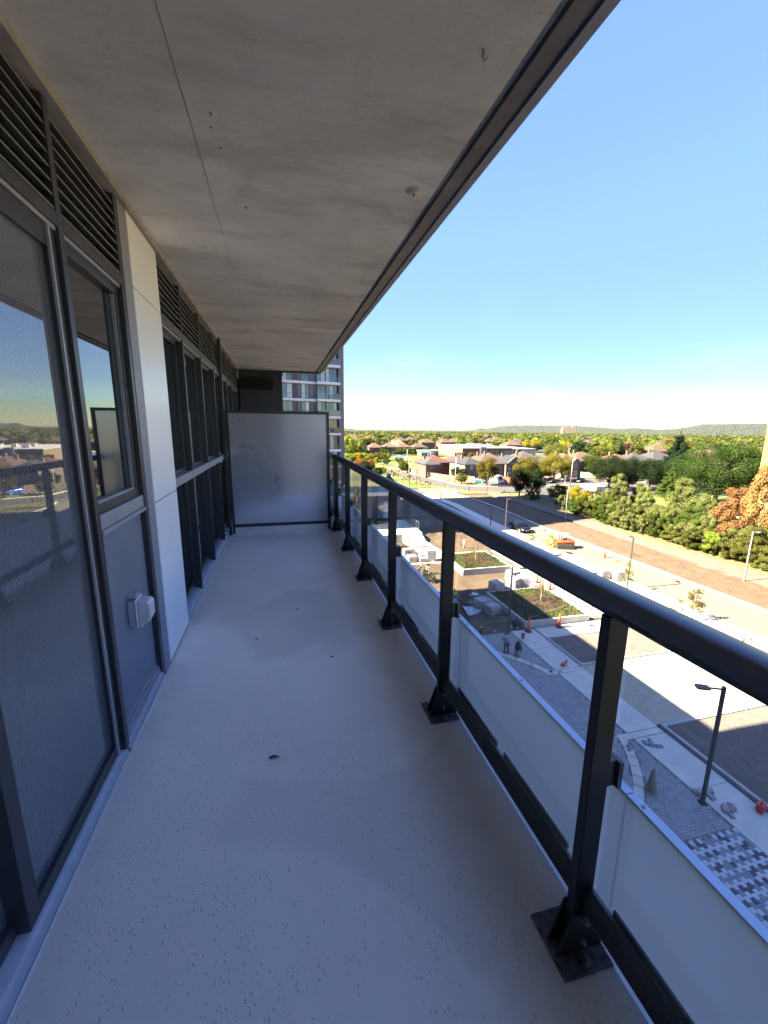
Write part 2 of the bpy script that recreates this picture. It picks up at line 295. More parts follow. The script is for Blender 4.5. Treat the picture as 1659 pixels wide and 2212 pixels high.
def mat_floor():
    m, t, p = newmat('coated_balcony_floor')
    tcn = t.nodes.new('ShaderNodeTexCoord'); src = tcn.outputs['Object']
    big = t.nodes.new('ShaderNodeTexNoise'); big.inputs['Scale'].default_value = 1.3; big.inputs['Detail'].default_value = 5; L(t, src, big.inputs['Vector'])
    mr = t.nodes.new('ShaderNodeMapRange'); mr.inputs[1].default_value = 0.32; mr.inputs[2].default_value = 0.68; L(t, big.outputs['Fac'], mr.inputs[0])
    m1 = t.nodes.new('ShaderNodeMixRGB'); m1.inputs[1].default_value = (0.84, 0.79, 0.685, 1); m1.inputs[2].default_value = (0.93, 0.88, 0.775, 1); L(t, mr.outputs[0], m1.inputs[0])
    # dried puddle patches
    pn = t.nodes.new('ShaderNodeTexNoise'); pn.inputs['Scale'].default_value = 0.9; pn.inputs['Detail'].default_value = 3; pn.inputs['Distortion'].default_value = 0.6; L(t, src, pn.inputs['Vector'])
    pr = t.nodes.new('ShaderNodeMapRange'); pr.inputs[1].default_value = 0.55; pr.inputs[2].default_value = 0.60; pr.inputs[4].default_value = 0.45; L(t, pn.outputs['Fac'], pr.inputs[0])
    m2 = t.nodes.new('ShaderNodeMixRGB'); m2.inputs[2].default_value = (0.70, 0.665, 0.59, 1); L(t, pr.outputs[0], m2.inputs[0]); L(t, m1.outputs[0], m2.inputs[1])
    dist = t.nodes.new('ShaderNodeVectorMath'); dist.operation = 'DISTANCE'; dist.inputs[1].default_value = (.12, 3.15, Z(-1.512)); L(t, src, dist.inputs[0])
    dn = t.nodes.new('ShaderNodeMath'); dn.operation = 'MULTIPLY_ADD'; L(t, pn.outputs['Fac'], dn.inputs[0]); dn.inputs[1].default_value = 1.1; L(t, dist.outputs['Value'], dn.inputs[2])
    dr = t.nodes.new('ShaderNodeMapRange'); dr.inputs[1].default_value = 1.12; dr.inputs[2].default_value = 0.98; dr.inputs[4].default_value = 0.55; L(t, dn.outputs[0], dr.inputs[0])
    m2b = t.nodes.new('ShaderNodeMixRGB'); m2b.inputs[2].default_value = (0.62, 0.57, 0.48, 1); L(t, dr.outputs[0], m2b.inputs[0]); L(t, m2.outputs[0], m2b.inputs[1])
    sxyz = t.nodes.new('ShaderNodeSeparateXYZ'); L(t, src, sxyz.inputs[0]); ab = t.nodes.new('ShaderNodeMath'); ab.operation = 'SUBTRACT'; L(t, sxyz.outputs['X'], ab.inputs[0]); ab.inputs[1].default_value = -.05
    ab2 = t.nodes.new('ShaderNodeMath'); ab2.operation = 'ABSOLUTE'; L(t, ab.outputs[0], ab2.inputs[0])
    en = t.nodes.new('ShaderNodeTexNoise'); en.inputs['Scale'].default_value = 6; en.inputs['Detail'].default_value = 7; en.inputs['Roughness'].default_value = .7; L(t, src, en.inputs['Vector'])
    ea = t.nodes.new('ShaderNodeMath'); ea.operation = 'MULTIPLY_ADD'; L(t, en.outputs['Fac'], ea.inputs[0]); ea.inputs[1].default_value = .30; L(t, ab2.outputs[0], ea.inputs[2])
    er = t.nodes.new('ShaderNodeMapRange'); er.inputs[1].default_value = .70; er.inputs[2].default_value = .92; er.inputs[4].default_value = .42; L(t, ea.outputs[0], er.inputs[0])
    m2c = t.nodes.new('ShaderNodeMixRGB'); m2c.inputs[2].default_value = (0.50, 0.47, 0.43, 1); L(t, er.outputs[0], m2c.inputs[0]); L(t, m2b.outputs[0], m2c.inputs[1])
    # fine gritty roller texture plus scattered raised blobs
    fn = t.nodes.new('ShaderNodeTexNoise'); fn.inputs['Scale'].default_value = 170; fn.inputs['Detail'].default_value = 3; L(t, src, fn.inputs['Vector'])
    vo = t.nodes.new('ShaderNodeTexVoronoi'); vo.inputs['Scale'].default_value = 80; vo.inputs['Randomness'].default_value = 1.0
    wq = t.nodes.new('ShaderNodeTexNoise'); wq.inputs['Scale'].default_value = 55; wq.inputs['Detail'].default_value = 3; L(t, src, wq.inputs['Vector'])
    wm = t.nodes.new('ShaderNodeVectorMath'); wm.operation = 'MULTIPLY_ADD'; wm.inputs[1].default_value = (.016, .016, .0); L(t, wq.outputs['Color'], wm.inputs[0]); L(t, src, wm.inputs[2]); L(t, wm.outputs[0], vo.inputs['Vector'])
    sepc = t.nodes.new('ShaderNodeSeparateColor'); L(t, vo.outputs['Color'], sepc.inputs[0])
    dens = t.nodes.new('ShaderNodeTexNoise'); dens.inputs['Scale'].default_value = 3.0; dens.inputs['Detail'].default_value = 2; L(t, src, dens.inputs['Vector'])
    dth = t.nodes.new('ShaderNodeMapRange'); dth.inputs[1].default_value = 0.4; dth.inputs[2].default_value = 0.65; dth.inputs[3].default_value = 0.06; dth.inputs[4].default_value = 0.45; L(t, dens.outputs['Fac'], dth.inputs[0])
    lt = t.nodes.new('ShaderNodeMath'); lt.operation = 'LESS_THAN'; L(t, sepc.outputs[0], lt.inputs[0]); L(t, dth.outputs[0], lt.inputs[1])
    dm = t.nodes.new('ShaderNodeMapRange'); dm.inputs[1].default_value = 0.40; dm.inputs[2].default_value = 0.16; dm.inputs[3].default_value = 0; dm.inputs[4].default_value = 1; L(t, vo.outputs['Distance'], dm.inputs[0])
    bl = t.nodes.new('ShaderNodeMath'); bl.operation = 'MULTIPLY'; L(t, lt.outputs[0], bl.inputs[0]); L(t, dm.outputs[0], bl.inputs[1])
    hsum = t.nodes.new('ShaderNodeMath'); hsum.operation = 'MULTIPLY_ADD'; L(t, fn.outputs['Fac'], hsum.inputs[0]); hsum.inputs[1].default_value = 0.30; L(t, bl.outputs[0], hsum.inputs[2])
    b = t.nodes.new('ShaderNodeBump'); b.inputs['Strength'].default_value = 0.75; b.inputs['Distance'].default_value = 0.0035; L(t, hsum.outputs[0], b.inputs['Height']); L(t, b.outputs[0], p.inputs['Normal'])
    # the blobs are tinted slightly darker
    m3 = t.nodes.new('ShaderNodeMixRGB'); m3.blend_type = 'MULTIPLY'; m3.inputs[2].default_value = (0.88, 0.88, 0.90, 1); sc = t.nodes.new('ShaderNodeMath'); sc.operation = 'MULTIPLY'; sc.inputs[1].default_value = 0.6
    L(t, bl.outputs[0], sc.inputs[0]); L(t, sc.outputs[0], m3.inputs[0]); L(t, m2c.outputs[0], m3.inputs[1]); L(t, m3.outputs[0], p.inputs['Base Color'])
    p.inputs['Roughness'].default_value = 0.55; return m
M['floor'] = mat_floor()

def mat_soffit():
    m, t, p = newmat('raw_concrete_soffit')
    tcn = t.nodes.new('ShaderNodeTexCoord'); src = tcn.outputs['Object']
    def noise(s, d, st=None, rough=0.6, dist=0.0):
        n = t.nodes.new('ShaderNodeTexNoise'); n.inputs['Scale'].default_value = s; n.inputs['Detail'].default_value = d; n.inputs['Roughness'].default_value = rough; n.inputs['Distortion'].default_value = dist
        if st:
            q = t.nodes.new('ShaderNodeMapping'); q.inputs['Scale'].default_value = st; L(t, src, q.inputs[0]); L(t, q.outputs[0], n.inputs['Vector'])
        else: L(t, src, n.inputs['Vector'])
        return n.outputs['Fac']
    def rng(f, a, b_, c, d):
        r = t.nodes.new('ShaderNodeMapRange'); r.inputs[1].default_value = a; r.inputs[2].default_value = b_; r.inputs[3].default_value = c; r.inputs[4].default_value = d; L(t, f, r.inputs[0]); return r.outputs[0]
    def mix(f, a, b_, bt='MIX'):
        x = t.nodes.new('ShaderNodeMixRGB'); x.blend_type = bt; L(t, f, x.inputs[0])
        for i, q in ((1, a), (2, b_)):
            if isinstance(q, tuple): x.inputs[i].default_value = (*q, 1)
            else: L(t, q, x.inputs[i])
        return x.outputs[0]
    c = mix(rng(noise(0.8, 4, None, 0.55, 0.4), 0.35, 0.65, 0, 1), (0.62, 0.61, 0.575), (0.83, 0.81, 0.765))
    c = mix(rng(noise(1.6, 7, (0.7, 2.2, 1), 0.65), 0.48, 0.68, 0, 0.8), c, (0.46, 0.445, 0.405))
    c = mix(rng(noise(1.1, 5, None, 0.6, 1.0), 0.60, 0.66, 0, 0.5), c, (0.83, 0.80, 0.74))       # pale laitance patches
    c = mix(rng(noise(9, 3, (1, 4.5, 1), 0.7), 0.68, 0.74, 0, 0.8), c, (0.34, 0.325, 0.30))      # dark drag marks
    c = mix(rng(noise(3.2, 8, (1, .5, 1), 0.7, .8), 0.56, 0.70, 0, 0.5), c, (0.56, 0.535, 0.49))
    c = mix(rng(noise(60, 3), 0.62, 0.75, 0, 0.3), c, (0.28, 0.27, 0.26))
    L(t, c, p.inputs['Base Color'])
    b = t.nodes.new('ShaderNodeBump'); b.inputs['Strength'].default_value = 0.35; b.inputs['Distance'].default_value = 0.006; L(t, noise(22, 6, (1, 2, 1)), b.inputs['Height']); L(t, b.outputs[0], p.inputs['Normal'])
    p.inputs['Roughness'].default_value = 0.75; return m
M['soffit'] = mat_soffit()

# outside
M['town'] = mat('town_ground', (0.0330, 0.0450, 0.0150), 0.95, c2=(0.0960, 0.0780, 0.0450), scale=0.035, lo=0.45, hi=0.6, bump=0.4, bscale=0.6, bdist=0.3)
M['grass'] = mat('lawn_grass', (0.0516, 0.0846, 0.0103), 0.95, c2=(0.0968, 0.1187, 0.0186), scale=0.4, bump=0.5, bscale=6, bdist=0.08)
M['grass_y'] = mat('yellowing_grass', (0.0698, 0.0818, 0.0180), 0.95, c2=(0.1129, 0.0972, 0.0358), scale=0.5, bump=0.5, bscale=6, bdist=0.08)
M['dirt'] = mat('orange_brown_dirt', (0.0978, 0.0621, 0.0315), 0.95, c2=(0.0612, 0.0389, 0.0207), scale=0.7, detail=9, bump=0.9, bscale=5, bdist=0.12, lo=0.38, hi=0.66)
M['dirt_dark'] = mat('plain_brown_dirt', (0.1013, 0.0709, 0.0418), 0.95, c2=(0.1485, 0.1013, 0.0574), scale=0.5, detail=8, bump=0.8, bscale=4, bdist=0.12)  # second brown dirt with random patches, for the tower lot and mulch
M['soil'] = mat('dark_planting_soil', (0.1050, 0.0840, 0.0700), 0.95, c2=(0.1610, 0.1288, 0.1064), scale=3, detail=8, bump=0.9, bscale=14, bdist=0.06)
M['gravel'] = mat('crushed_stone_path', (0.1305, 0.0998, 0.0729), 0.9, c2=(0.0998, 0.0768, 0.0576), scale=0.8, detail=9, bump=0.6, bscale=16, bdist=0.03)
M['gravel_pale'] = mat('pale_screenings', (0.42, 0.365, 0.26), 0.9, c2=(0.34, 0.30, 0.215), scale=2.5, detail=9, bump=0.5, bscale=20, bdist=0.02)
M['asphalt'] = mat('base_asphalt_road', (0.1450, 0.1258, 0.0853), 0.9, c2=(0.1194, 0.1045, 0.0725), scale=0.6, detail=8, bump=0.3, bscale=25, bdist=0.015, stretch=(2.0, 0.35, 1))
M['street'] = mat('old_street_asphalt', (0.0660, 0.0573, 0.0503), 0.9, c2=(0.0521, 0.0469, 0.0417), scale=0.5)
M['conc'] = mat('new_sidewalk_concrete', (0.58, 0.54, 0.45), 0.8, c2=(0.49, 0.455, 0.38), scale=0.9, detail=9, bump=0.25, bscale=30, bdist=0.01)
M['conc2'] = mat('cast_concrete_wall', (0.42, 0.40, 0.37), 0.8, c2=(0.34, 0.32, 0.295), scale=1.5, detail=9, bump=0.3, bscale=14, bdist=0.01)
M['paver'] = mat('grey_unit_paver', (0.26, 0.255, 0.25), 0.85, c2=(0.34, 0.33, 0.315), scale=2.0, detail=8, bump=0.3, bscale=40, bdist=0.004)
M['paver_lt'] = mat('pale_checker_paver', (0.50, 0.50, 0.50), 0.8, c2=(0.43, 0.43, 0.44), scale=3)
M['paver_md'] = mat('mid_grey_checker_paver', (0.20, 0.205, 0.22), 0.8, c2=(0.24, 0.245, 0.26), scale=3)
M['paver_dk'] = mat('charcoal_checker_paver', (0.055, 0.055, 0.068), 0.8, c2=(0.08, 0.08, 0.095), scale=3)
M['sand'] = mat('joint_sand', (0.17, 0.16, 0.14), 0.95, c2=(0.13, 0.12, 0.105), scale=6)
M['lamp'] = mat('lamp_post_bronze', (0.045, 0.038, 0.036), 0.45)
M['galv'] = mat('galvanised_pole', (0.2280, 0.2220, 0.2100), 0.5, 0.3)
M['wood_pole'] = mat('pale_utility_pole', (0.48, 0.42, 0.33), 0.8, c2=(0.38, 0.33, 0.26), scale=3)
M['towergrey'] = mat('tower_charcoal_panel', (0.075, 0.072, 0.088), 0.6, c2=(0.09, 0.086, 0.10), scale=0.4)
M['towermid'] = mat('tower_mid_grey_panel', (0.14, 0.135, 0.155), 0.6)
M['towerwhite'] = mat('tower_slab_white', (0.6660, 0.6660, 0.6660), 0.5)
M['brick_red'] = mat('red_brick', (0.1265, 0.0527, 0.0358), 0.85, c2=(0.1602, 0.0717, 0.0485), scale=1.2, bump=0.3, bscale=20)
M['brick_brown'] = mat('brown_brick', (0.1333, 0.1023, 0.0806), 0.85, c2=(0.1612, 0.1240, 0.0961), scale=1.2, bump=0.3, bscale=20)
M['ochre'] = mat('sunlit_ochre_wall', (0.27, 0.175, 0.040), 0.8, c2=(0.29, 0.195, 0.05), scale=0.2, bump=0.2, bscale=4, stretch=(1, 1, 6))
M['brick_buff'] = mat('buff_brick', (0.1408, 0.1056, 0.0640), 0.85, c2=(0.1600, 0.1216, 0.0768), scale=1.0, bump=0.3, bscale=20)
def rf(n, a, b_): return mat(n, a, 0.9, c2=b_, scale=1.4, bump=0.4, bscale=8, stretch=(1, 1, 5), bdist=0.04)
M['roof_orange'] = rf('orange_tan_shingles', (0.0722, 0.0393, 0.0244), (0.0850, 0.0488, 0.0319))
M['roof_red'] = rf('red_shingles', (0.0722, 0.0191, 0.0138), (0.0807, 0.0254, 0.0191))
M['roof_brown'] = rf('brown_shingles', (0.0495, 0.0309, 0.0235), (0.0618, 0.0395, 0.0296))
M['roof_blue'] = rf('slate_blue_shingles', (0.0168, 0.0173, 0.0237), (0.0218, 0.0227, 0.0286))
M['roof_grey'] = rf('grey_shingles', (0.0296, 0.0282, 0.0304), (0.0385, 0.0370, 0.0385))
M['roof_white'] = mat('white_membrane_roof', (0.3802, 0.3686, 0.3456), 0.7, c2=(0.3226, 0.3110, 0.2880), scale=0.3)
M['white'] = mat('white_trim_paint', (0.3427, 0.3427, 0.3332), 0.5)
M['fence'] = mat('weathered_fence_boards', (0.1800, 0.1200, 0.0870), 0.85, c2=(0.1200, 0.0870, 0.0690), scale=2.2, stretch=(4, 4, 0.2))
M['fence_dk'] = mat('dark_fence_boards', (0.0910, 0.0665, 0.0595), 0.85, c2=(0.1260, 0.0910, 0.0770), scale=2.2, stretch=(4, 4, 0.2))
M['fence_red'] = mat('red_fence_boards', (0.2520, 0.0540, 0.0360), 0.8, c2=(0.1920, 0.0420, 0.0300), scale=2.2, stretch=(4, 4, 0.2))
M['orange'] = mat('safety_orange_plastic', (0.85, 0.13, 0.035), 0.5)
M['reflect'] = mat('white_reflective_band', (0.8, 0.8, 0.8), 0.4)
M['rubber'] = mat('black_rubber', (0.02, 0.02, 0.02), 0.8)
M['conegrey'] = mat('concrete_splashed_cone', (0.30, 0.28, 0.24), 0.9, c2=(0.23, 0.21, 0.18), scale=6)
M['wrap'] = mat('clear_pallet_wrap', (0.4650, 0.4500, 0.4500), 0.25, c2=(0.3150, 0.3000, 0.3150), scale=3.0, bump=0.8, bscale=9, bdist=0.03)
M['block'] = mat('stacked_paver_blocks', (0.22, 0.19, 0.18), 0.8, c2=(0.40, 0.34, 0.31), scale=5)
M['pallet'] = mat('pallet_timber', (0.42, 0.31, 0.19), 0.8)
M['paper'] = mat('white_tarp_sheet', (0.4900, 0.4900, 0.5180), 0.6)
M['machine'] = mat('orange_red_machine_paint', (0.5250, 0.0700, 0.0245), 0.4)
M['corten'] = mat('brown_steel_planter', (0.16, 0.095, 0.065), 0.7, c2=(0.21, 0.13, 0.09), scale=2)
M['trunk'] = mat('tree_bark', (0.13, 0.10, 0.075), 0.9, c2=(0.08, 0.062, 0.05), scale=3, bump=0.5, bscale=8, stretch=(3, 3, 0.5), bdist=0.03)
M['trunk_pale'] = mat('pale_young_bark', (0.42, 0.34, 0.25), 0.85)
M['skin'] = mat('skin', (0.42, 0.25, 0.18), 0.6)
M['cloth_grey'] = mat('grey_shirt', (0.17, 0.16, 0.21), 0.85)
M['cloth_dark'] = mat('dark_cloth', (0.035, 0.037, 0.055), 0.9)
M['cloth_black'] = mat('black_cloth', (0.015, 0.015, 0.02), 0.9)
M['cloth_hivis'] = mat('hi_vis_green', (0.28, 0.85, 0.06), 0.7)
M['cloth_pale'] = mat('pale_trousers', (0.45, 0.43, 0.42), 0.85)
M['cloth_jean'] = mat('grey_work_trousers', (0.16, 0.18, 0.20), 0.85)
M['hair'] = mat('dark_hair', (0.02, 0.016, 0.014), 0.7)
M['cap_red'] = mat('red_cap', (0.45, 0.06, 0.04), 0.7)
M['car_black'] = mat('black_car_paint', (0.004, 0.004, 0.006), 0.25, spec=0.25)
M['car_blue'] = mat('blue_car_paint', (0.02, 0.10, 0.50), 0.2)
M['car_white'] = mat('white_car_paint', (0.4500, 0.4500, 0.4560), 0.2)
M['car_silver'] = mat('silver_car_paint', (0.42, 0.43, 0.46), 0.25, 0.4)
M['car_red'] = mat('dark_red_car_paint', (0.30, 0.03, 0.035), 0.25)
M['carwin'] = mat_window('car_window_glass', (0.004, 0.005, 0.006), 1.35, 0.05)
M['lightlens'] = mat('headlamp_lens', (0.75, 0.75, 0.75), 0.1)
M['redlens'] = mat('tail_lamp_lens', (0.5, 0.02, 0.02), 0.2)
M['shed_blue'] = mat('pale_blue_cabin_metal', (0.50, 0.56, 0.66), 0.5)
M['shed_roof'] = mat('blue_grey_cabin_roof', (0.30, 0.36, 0.48), 0.5)
M['teal'] = mat('teal_bin_paint', (0.02, 0.24, 0.19), 0.5)
M['blue_canvas'] = mat('blue_canopy_canvas', (0.03, 0.10, 0.42), 0.7)
M['red_plastic'] = mat('red_bucket_plastic', (0.50, 0.03, 0.04), 0.4)
M['sign_blue'] = mat('blue_sign_face', (0.12, 0.20, 0.42), 0.5)
M['oldapt'] = mat('cream_apartment_wall', (0.2016, 0.1824, 0.1440), 0.8)
M['hill'] = mat_leaf('hill_woodland', (0.028, 0.055, 0.022), (0.045, 0.085, 0.028), (0.07, 0.10, 0.03), 0.1)
LF = {
 'green': mat_leaf('leaf_mid_green', (0.0344, 0.0546, 0.0116), (0.0622, 0.0899, 0.0166), (0.1034, 0.1219, 0.0256)),
 'deep': mat_leaf('leaf_deep_green', (0.020, 0.034, 0.009), (0.034, 0.056, 0.013), (0.062, 0.082, 0.020), .2),
 'dark': mat_leaf('leaf_dark_green', (0.0122, 0.0234, 0.0101), (0.0201, 0.0346, 0.0122), (0.0307, 0.0474, 0.0157), 0.15),
 'olive': mat_leaf('leaf_olive_green', (0.0601, 0.0677, 0.0157), (0.1043, 0.1069, 0.0243), (0.1604, 0.1354, 0.0356)),
 'lime': mat_leaf('leaf_lime_green', (0.1077, 0.1435, 0.0189), (0.1796, 0.2191, 0.0302), (0.2442, 0.2570, 0.0454), 0.35),
 'yellow': mat_leaf('leaf_bright_yellow', (0.1680, 0.1456, 0.0111), (0.2575, 0.2129, 0.0168), (0.3079, 0.2351, 0.0280), 0.35),
 'gold': mat_leaf('leaf_golden_autumn', (0.0616, 0.0575, 0.0103), (0.1233, 0.0987, 0.0164), (0.1726, 0.1233, 0.0206)),
 'orange': mat_leaf('leaf_orange_autumn', (0.1581, 0.0632, 0.0158), (0.2213, 0.0949, 0.0211), (0.2108, 0.1265, 0.0316)),
 'rust': mat_leaf('leaf_rusty_needles', (0.1473, 0.0804, 0.0335), (0.2410, 0.1339, 0.0536), (0.2812, 0.1741, 0.0804)),
 'maroon': mat_leaf('leaf_maroon', (0.0465, 0.0186, 0.0174), (0.0744, 0.0279, 0.0236), (0.0930, 0.0434, 0.0310), 0.15),
 'pine': mat_leaf('leaf_pale_pine', (0.0779, 0.0988, 0.0288), (0.1470, 0.1689, 0.0494), (0.2247, 0.2223, 0.0823)),
 'spruce': mat_leaf('leaf_spruce', (0.0112, 0.0236, 0.0124), (0.0174, 0.0322, 0.0161), (0.0248, 0.0403, 0.0186), 0.1),
}

# ================================================================== BALCONY
FY0, FY1 = -2.6, 9.2
prof = [(-.738, -1.70), (-.738, -1.512)] + [(-.2 + .2 * k, -1.512) for k in range(4)] + [(.50 + .02 * k, -1.512 + .012 * (1 - math.cos(math.pi * k / 9)) / 2) for k in range(10)] + [(.93, -1.50), (.93, -1.70)]
o = MB().prism([(a, Z(b)) for a, b in prof], 'y', FY0, FY1).build('balcony_floor', M['floor']); o.data.polygons.foreach_set('use_smooth', [True] * len(o.data.polygons)); o.data.polygons[0].use_smooth = o.data.polygons[1].use_smooth = False
em = o.modifiers.new('edge', 'EDGE_SPLIT'); em.split_angle = R_(40); tag(o, kind='structure', label='grey textured balcony floor coating running to the frosted screen')
m = MB(); m.box(-0.735, 0.80, FY0, FY1 - 0.02, Z(1.155), Z(1.42)); m.box(0.83, 0.93, FY0, FY1 - 0.05, Z(1.175), Z(1.42)); m.box(0.80, 0.83, FY0, FY1 - 0.02, Z(1.185), Z(1.42))
o = m.build('balcony_ceiling', M['soffit']); tag(o, kind='structure', label='raw concrete soffit of the slab above the balcony')
box('drip_edge', M['drip'], 0.83, 0.904, FY0, FY1, Z(1.150), Z(1.174), o)
box('edge_trim', M['fascia'], 0.905, 0.945, FY0, FY1 + 0.02, Z(1.142), Z(1.42), o)
box('end_drip_edge', M['drip'], 0.12, 0.888, FY1 - 0.05, FY1 + 0.05, Z(1.12), Z(1.42), o)
# formwork joint: a hairline ridge along the soffit
rnd = random.Random(4)
m = MB(); y = FY0; px_ = -0.288
while y < FY1 - 0.3:
    ln = rnd.uniform(0.25, 0.9); x1 = -0.285 + rnd.uniform(-0.006, 0.006)
    m.prism([(px_, y), (px_ + rnd.uniform(.0015, .004), y), (x1 + rnd.uniform(.0015, .004), y + ln), (x1, y + ln)], 'z', Z(1.1535), Z(1.156)); px_ = x1; y += ln + rnd.choice([0, 0, .06])
m.build('formwork_joint', mat('joint_line_grey', (0.42, 0.41, 0.38), 0.9), o)
m = MB()
for (sx, sy, sr) in [(-0.20, 1.92, .014), (-0.21, 2.0, .010), (-0.19, 2.12, .012), (-0.12, 2.6, .014), (0.1, 1.35, .02), (0.35, 3.6, .01), (-.35, 4.4, .012), (0.3, 5.2, .012), (0.52, 3.1, .009), (-.42, 3.2, .01)]:
    m.prism([(sx + sr * .6 * math.cos(q) * rnd.uniform(.5, 1.2), sy + sr * math.sin(q) * rnd.uniform(.4, 1.3)) for q in [k * .9 for k in range(7)]], 'z', Z(1.1535), Z(1.156))
m.build('form_nail_spots', mat('dark_soffit_spots', (0.26, 0.25, 0.235), 0.9), o)
# round ceiling plate and hook
t_ = empty('ceiling_disc_anchor', (0.70, 2.22, Z(1.155)), 0, 'small round cream anchor plate on the soffit near its outer edge', 'anchor plate')
MB().lathe([(0.036, 0), (0.036, -0.004), (0.030, -0.009), (0.012, -0.011)], 0, 0, 20).build('plate', mat('cream_anchor_plate', (0.66, 0.64, 0.60), 0.6), t_)
MB().tube([(0, 0, -.008), (0, 0, -.022)], 0.006, 8).build('stud', M['steel'], t_)
t_ = empty('ceiling_hook', (0.665, 1.42, Z(1.155)), 0, 'small dark bent hook stub in the soffit near the sky edge', 'hook')
MB().tube([(0, 0, 0), (0, 0.004, -.014), (0.008, .010, -.020), (0.016, 0.006, -.012)], 0.0035, 6).build('hook_wire', M['steel'], t_)

bld = empty('apartment_building', (0, 0, 0), 0, 'dark framed apartment building with white panel whose balcony we stand on', 'building')
def win_frame(parent, y0, y1, z0, z1, fw=0.045, xo=-0.752, xi=-0.80, mm=None):
    m = MB(); mm = mm or M['frame']
    m.box(xi, xo, y0, y0 + fw, Z(z0), Z(z1)); m.box(xi, xo, y1 - fw, y1, Z(z0), Z(z1))
    m.box(xi, xo, y0 + fw, y1 - fw, Z(z1 - fw), Z(z1)); m.box(xi, xo, y0 + fw, y1 - fw, Z(z0), Z(z0 + fw))
    return m.build('frame', mm, parent, bevel=0.002)
def louver(y0, y1, z0=0.755, z1=1.105, mull=True):
    g = box('louver_grille', M['black'], -0.86, -0.800, y0, y1, Z(z0), Z(z1), bld)
    n = 8
    me = None
    for k in range(n):
        zz = Z(z0 + (k + 0.5) * (z1 - z0) / n)
        mm = MB(); mm.prism([(-0.790, zz + 0.012), (-0.746, zz - 0.010), (-0.744, zz - 0.019), (-0.790, zz + 0.002)], 'y', y0 + .004, y1 - .004)
        mm.build('slat', M['slat'], g)
def casing(y0, y1, fw=0.022):   # projecting mullion, near side of which is seen
    return box('mullion', M['frame'], -0.83, -0.742, y0, y1, Z(-1.475), Z(1.118), bld, bevel=0.002)
box('head_strip', mat('pale_head_strip', (0.36, 0.34, 0.31), 0.8, c2=(0.28, 0.26, 0.24), scale=8), -0.83, -0.718, FY0, FY1, Z(1.122), Z(1.154), bld)
mull = [(-2.6, -2.56), (-1.13, -1.09), (-0.30, -0.26), (0.50, 0.545), (1.905, 1.945), (2.545, 2.585), (3.262, 3.282), (3.935, 3.965), (4.79, 4.82), (5.675, 5.705), (6.36, 6.39), (7.0, 7.03), (7.7, 7.73), (8.9, 8.93)]
for a, b_ in mull: casing(a, b_)
for i in range(len(mull) - 1):
    y0, y1 = mull[i][1], mull[i + 1][0]
    if abs(y0 - 2.585) < .01: continue
    louver(y0, y1)
    box('transom', M['frame'], -0.83, -0.741, y0, y1, Z(0.705), Z(0.752), bld, bevel=0.002)
    box('transom_step', M['frame_grey'], -0.83, -0.752, y0, y1, Z(0.690), Z(0.7045), bld)
# sliding door bay (0.545..1.905) with two leaves
def door_leaf(y0, y1, x, grey=False):
    d = box('sliding_door', M['door'], x - 0.012, x, y0 + .05, y1 - .05, Z(-1.42), Z(0.62), bld)
    m = MB(); xo, xi = x + .018, x - .022
    m.box(xi, xo, y0, y0 + .055, Z(-1.452), Z(0.685)); m.box(xi, xo, y1 - .055, y1, Z(-1.452), Z(0.685))
    m.box(xi, xo, y0 + .055, y1 - .055, Z(0.615), Z(0.685)); m.box(xi, xo, y0 + .055, y1 - .055, Z(-1.452), Z(-1.40))
    m.build('frame', M['frame'], d, bevel=0.002)
    return d
d = door_leaf(1.16, 1.90, -0.775)
box('edge_strip', M['frame_grey'], -0.757, -0.748, 1.838, 1.850, Z(-1.45), Z(0.685), d)
m = MB(); m.box(-0.757, -0.744, 1.19, 1.215, Z(-.55), Z(-.28)); m.build('pull_handle', M['frame_grey'], d, bevel=.003)
door_leaf(0.55, 1.215, -0.81)
door_leaf(-1.08, -0.31, -0.80); door_leaf(-0.25, 0.49, -0.80)
# window with solid lower panel (1.945..2.545)
w = box('window', M['win'], -0.800, -0.79, 1.985, 2.505, Z(-0.345), Z(0.66), bld)
win_frame(w, 1.946, 2.544, -0.372, 0.688, 0.038, -0.765, -0.805)
MB().box(-0.7885, -0.772, 1.99, 2.50, Z(-.334), Z(-.322)).box(-0.7885, -0.772, 2.495, 2.503, Z(-.322), Z(.648)).build('glazing_bead', M['frame_grey'], w)
m = MB(); m.box(-0.83, -0.748, 1.946, 2.544, Z(-0.440), Z(-0.3745)); m.box(-0.83, -0.738, 1.946, 2.544, Z(-0.462), Z(-0.441)); m.build('window_sill', M['frame_grey'], bld, bevel=.003)
box('lower_panel', M['spandrel'], -0.80, -0.772, 1.946, 2.544, Z(-1.405), Z(-0.463), bld)
m = MB(); m.box(-0.83, -0.768, 1.946, 2.544, Z(-1.425), Z(-1.405)); m.box(-0.83, -0.758, 1.946, 2.544, Z(-1.450), Z(-1.4255)); m.box(-0.83, -0.752, 1.946, 2.544, Z(-1.475), Z(-1.4505)); m.build('bottom_frame', M['frame_grey'], bld, bevel=.003)
# door sill / flashing
for y0, y1, zz in ((FY0, 1.93, -1.418), (1.95, 2.575, -1.455), (3.285, 6.1, -1.43), (6.2, 9.1, -1.43)):
    m = MB(); m.prism([(-0.83, Z(-1.512)), (-0.83, Z(-1.452)), (-0.792, Z(-1.458)), (-0.757, Z(-1.474)), (-0.750, Z(-1.484)), (-0.7405, Z(-1.5125))], 'y', y0, y1)
    m.build('sill_flashing', M['flashing'], bld, bevel=.002)
    MB().tube([(-0.738, y0, Z(-1.511)), (-0.736, (y0 + y1) / 2, Z(-1.511)), (-0.739, y1, Z(-1.511))], 0.0045, 6).build('caulk_bead', M['caulk'], bld)
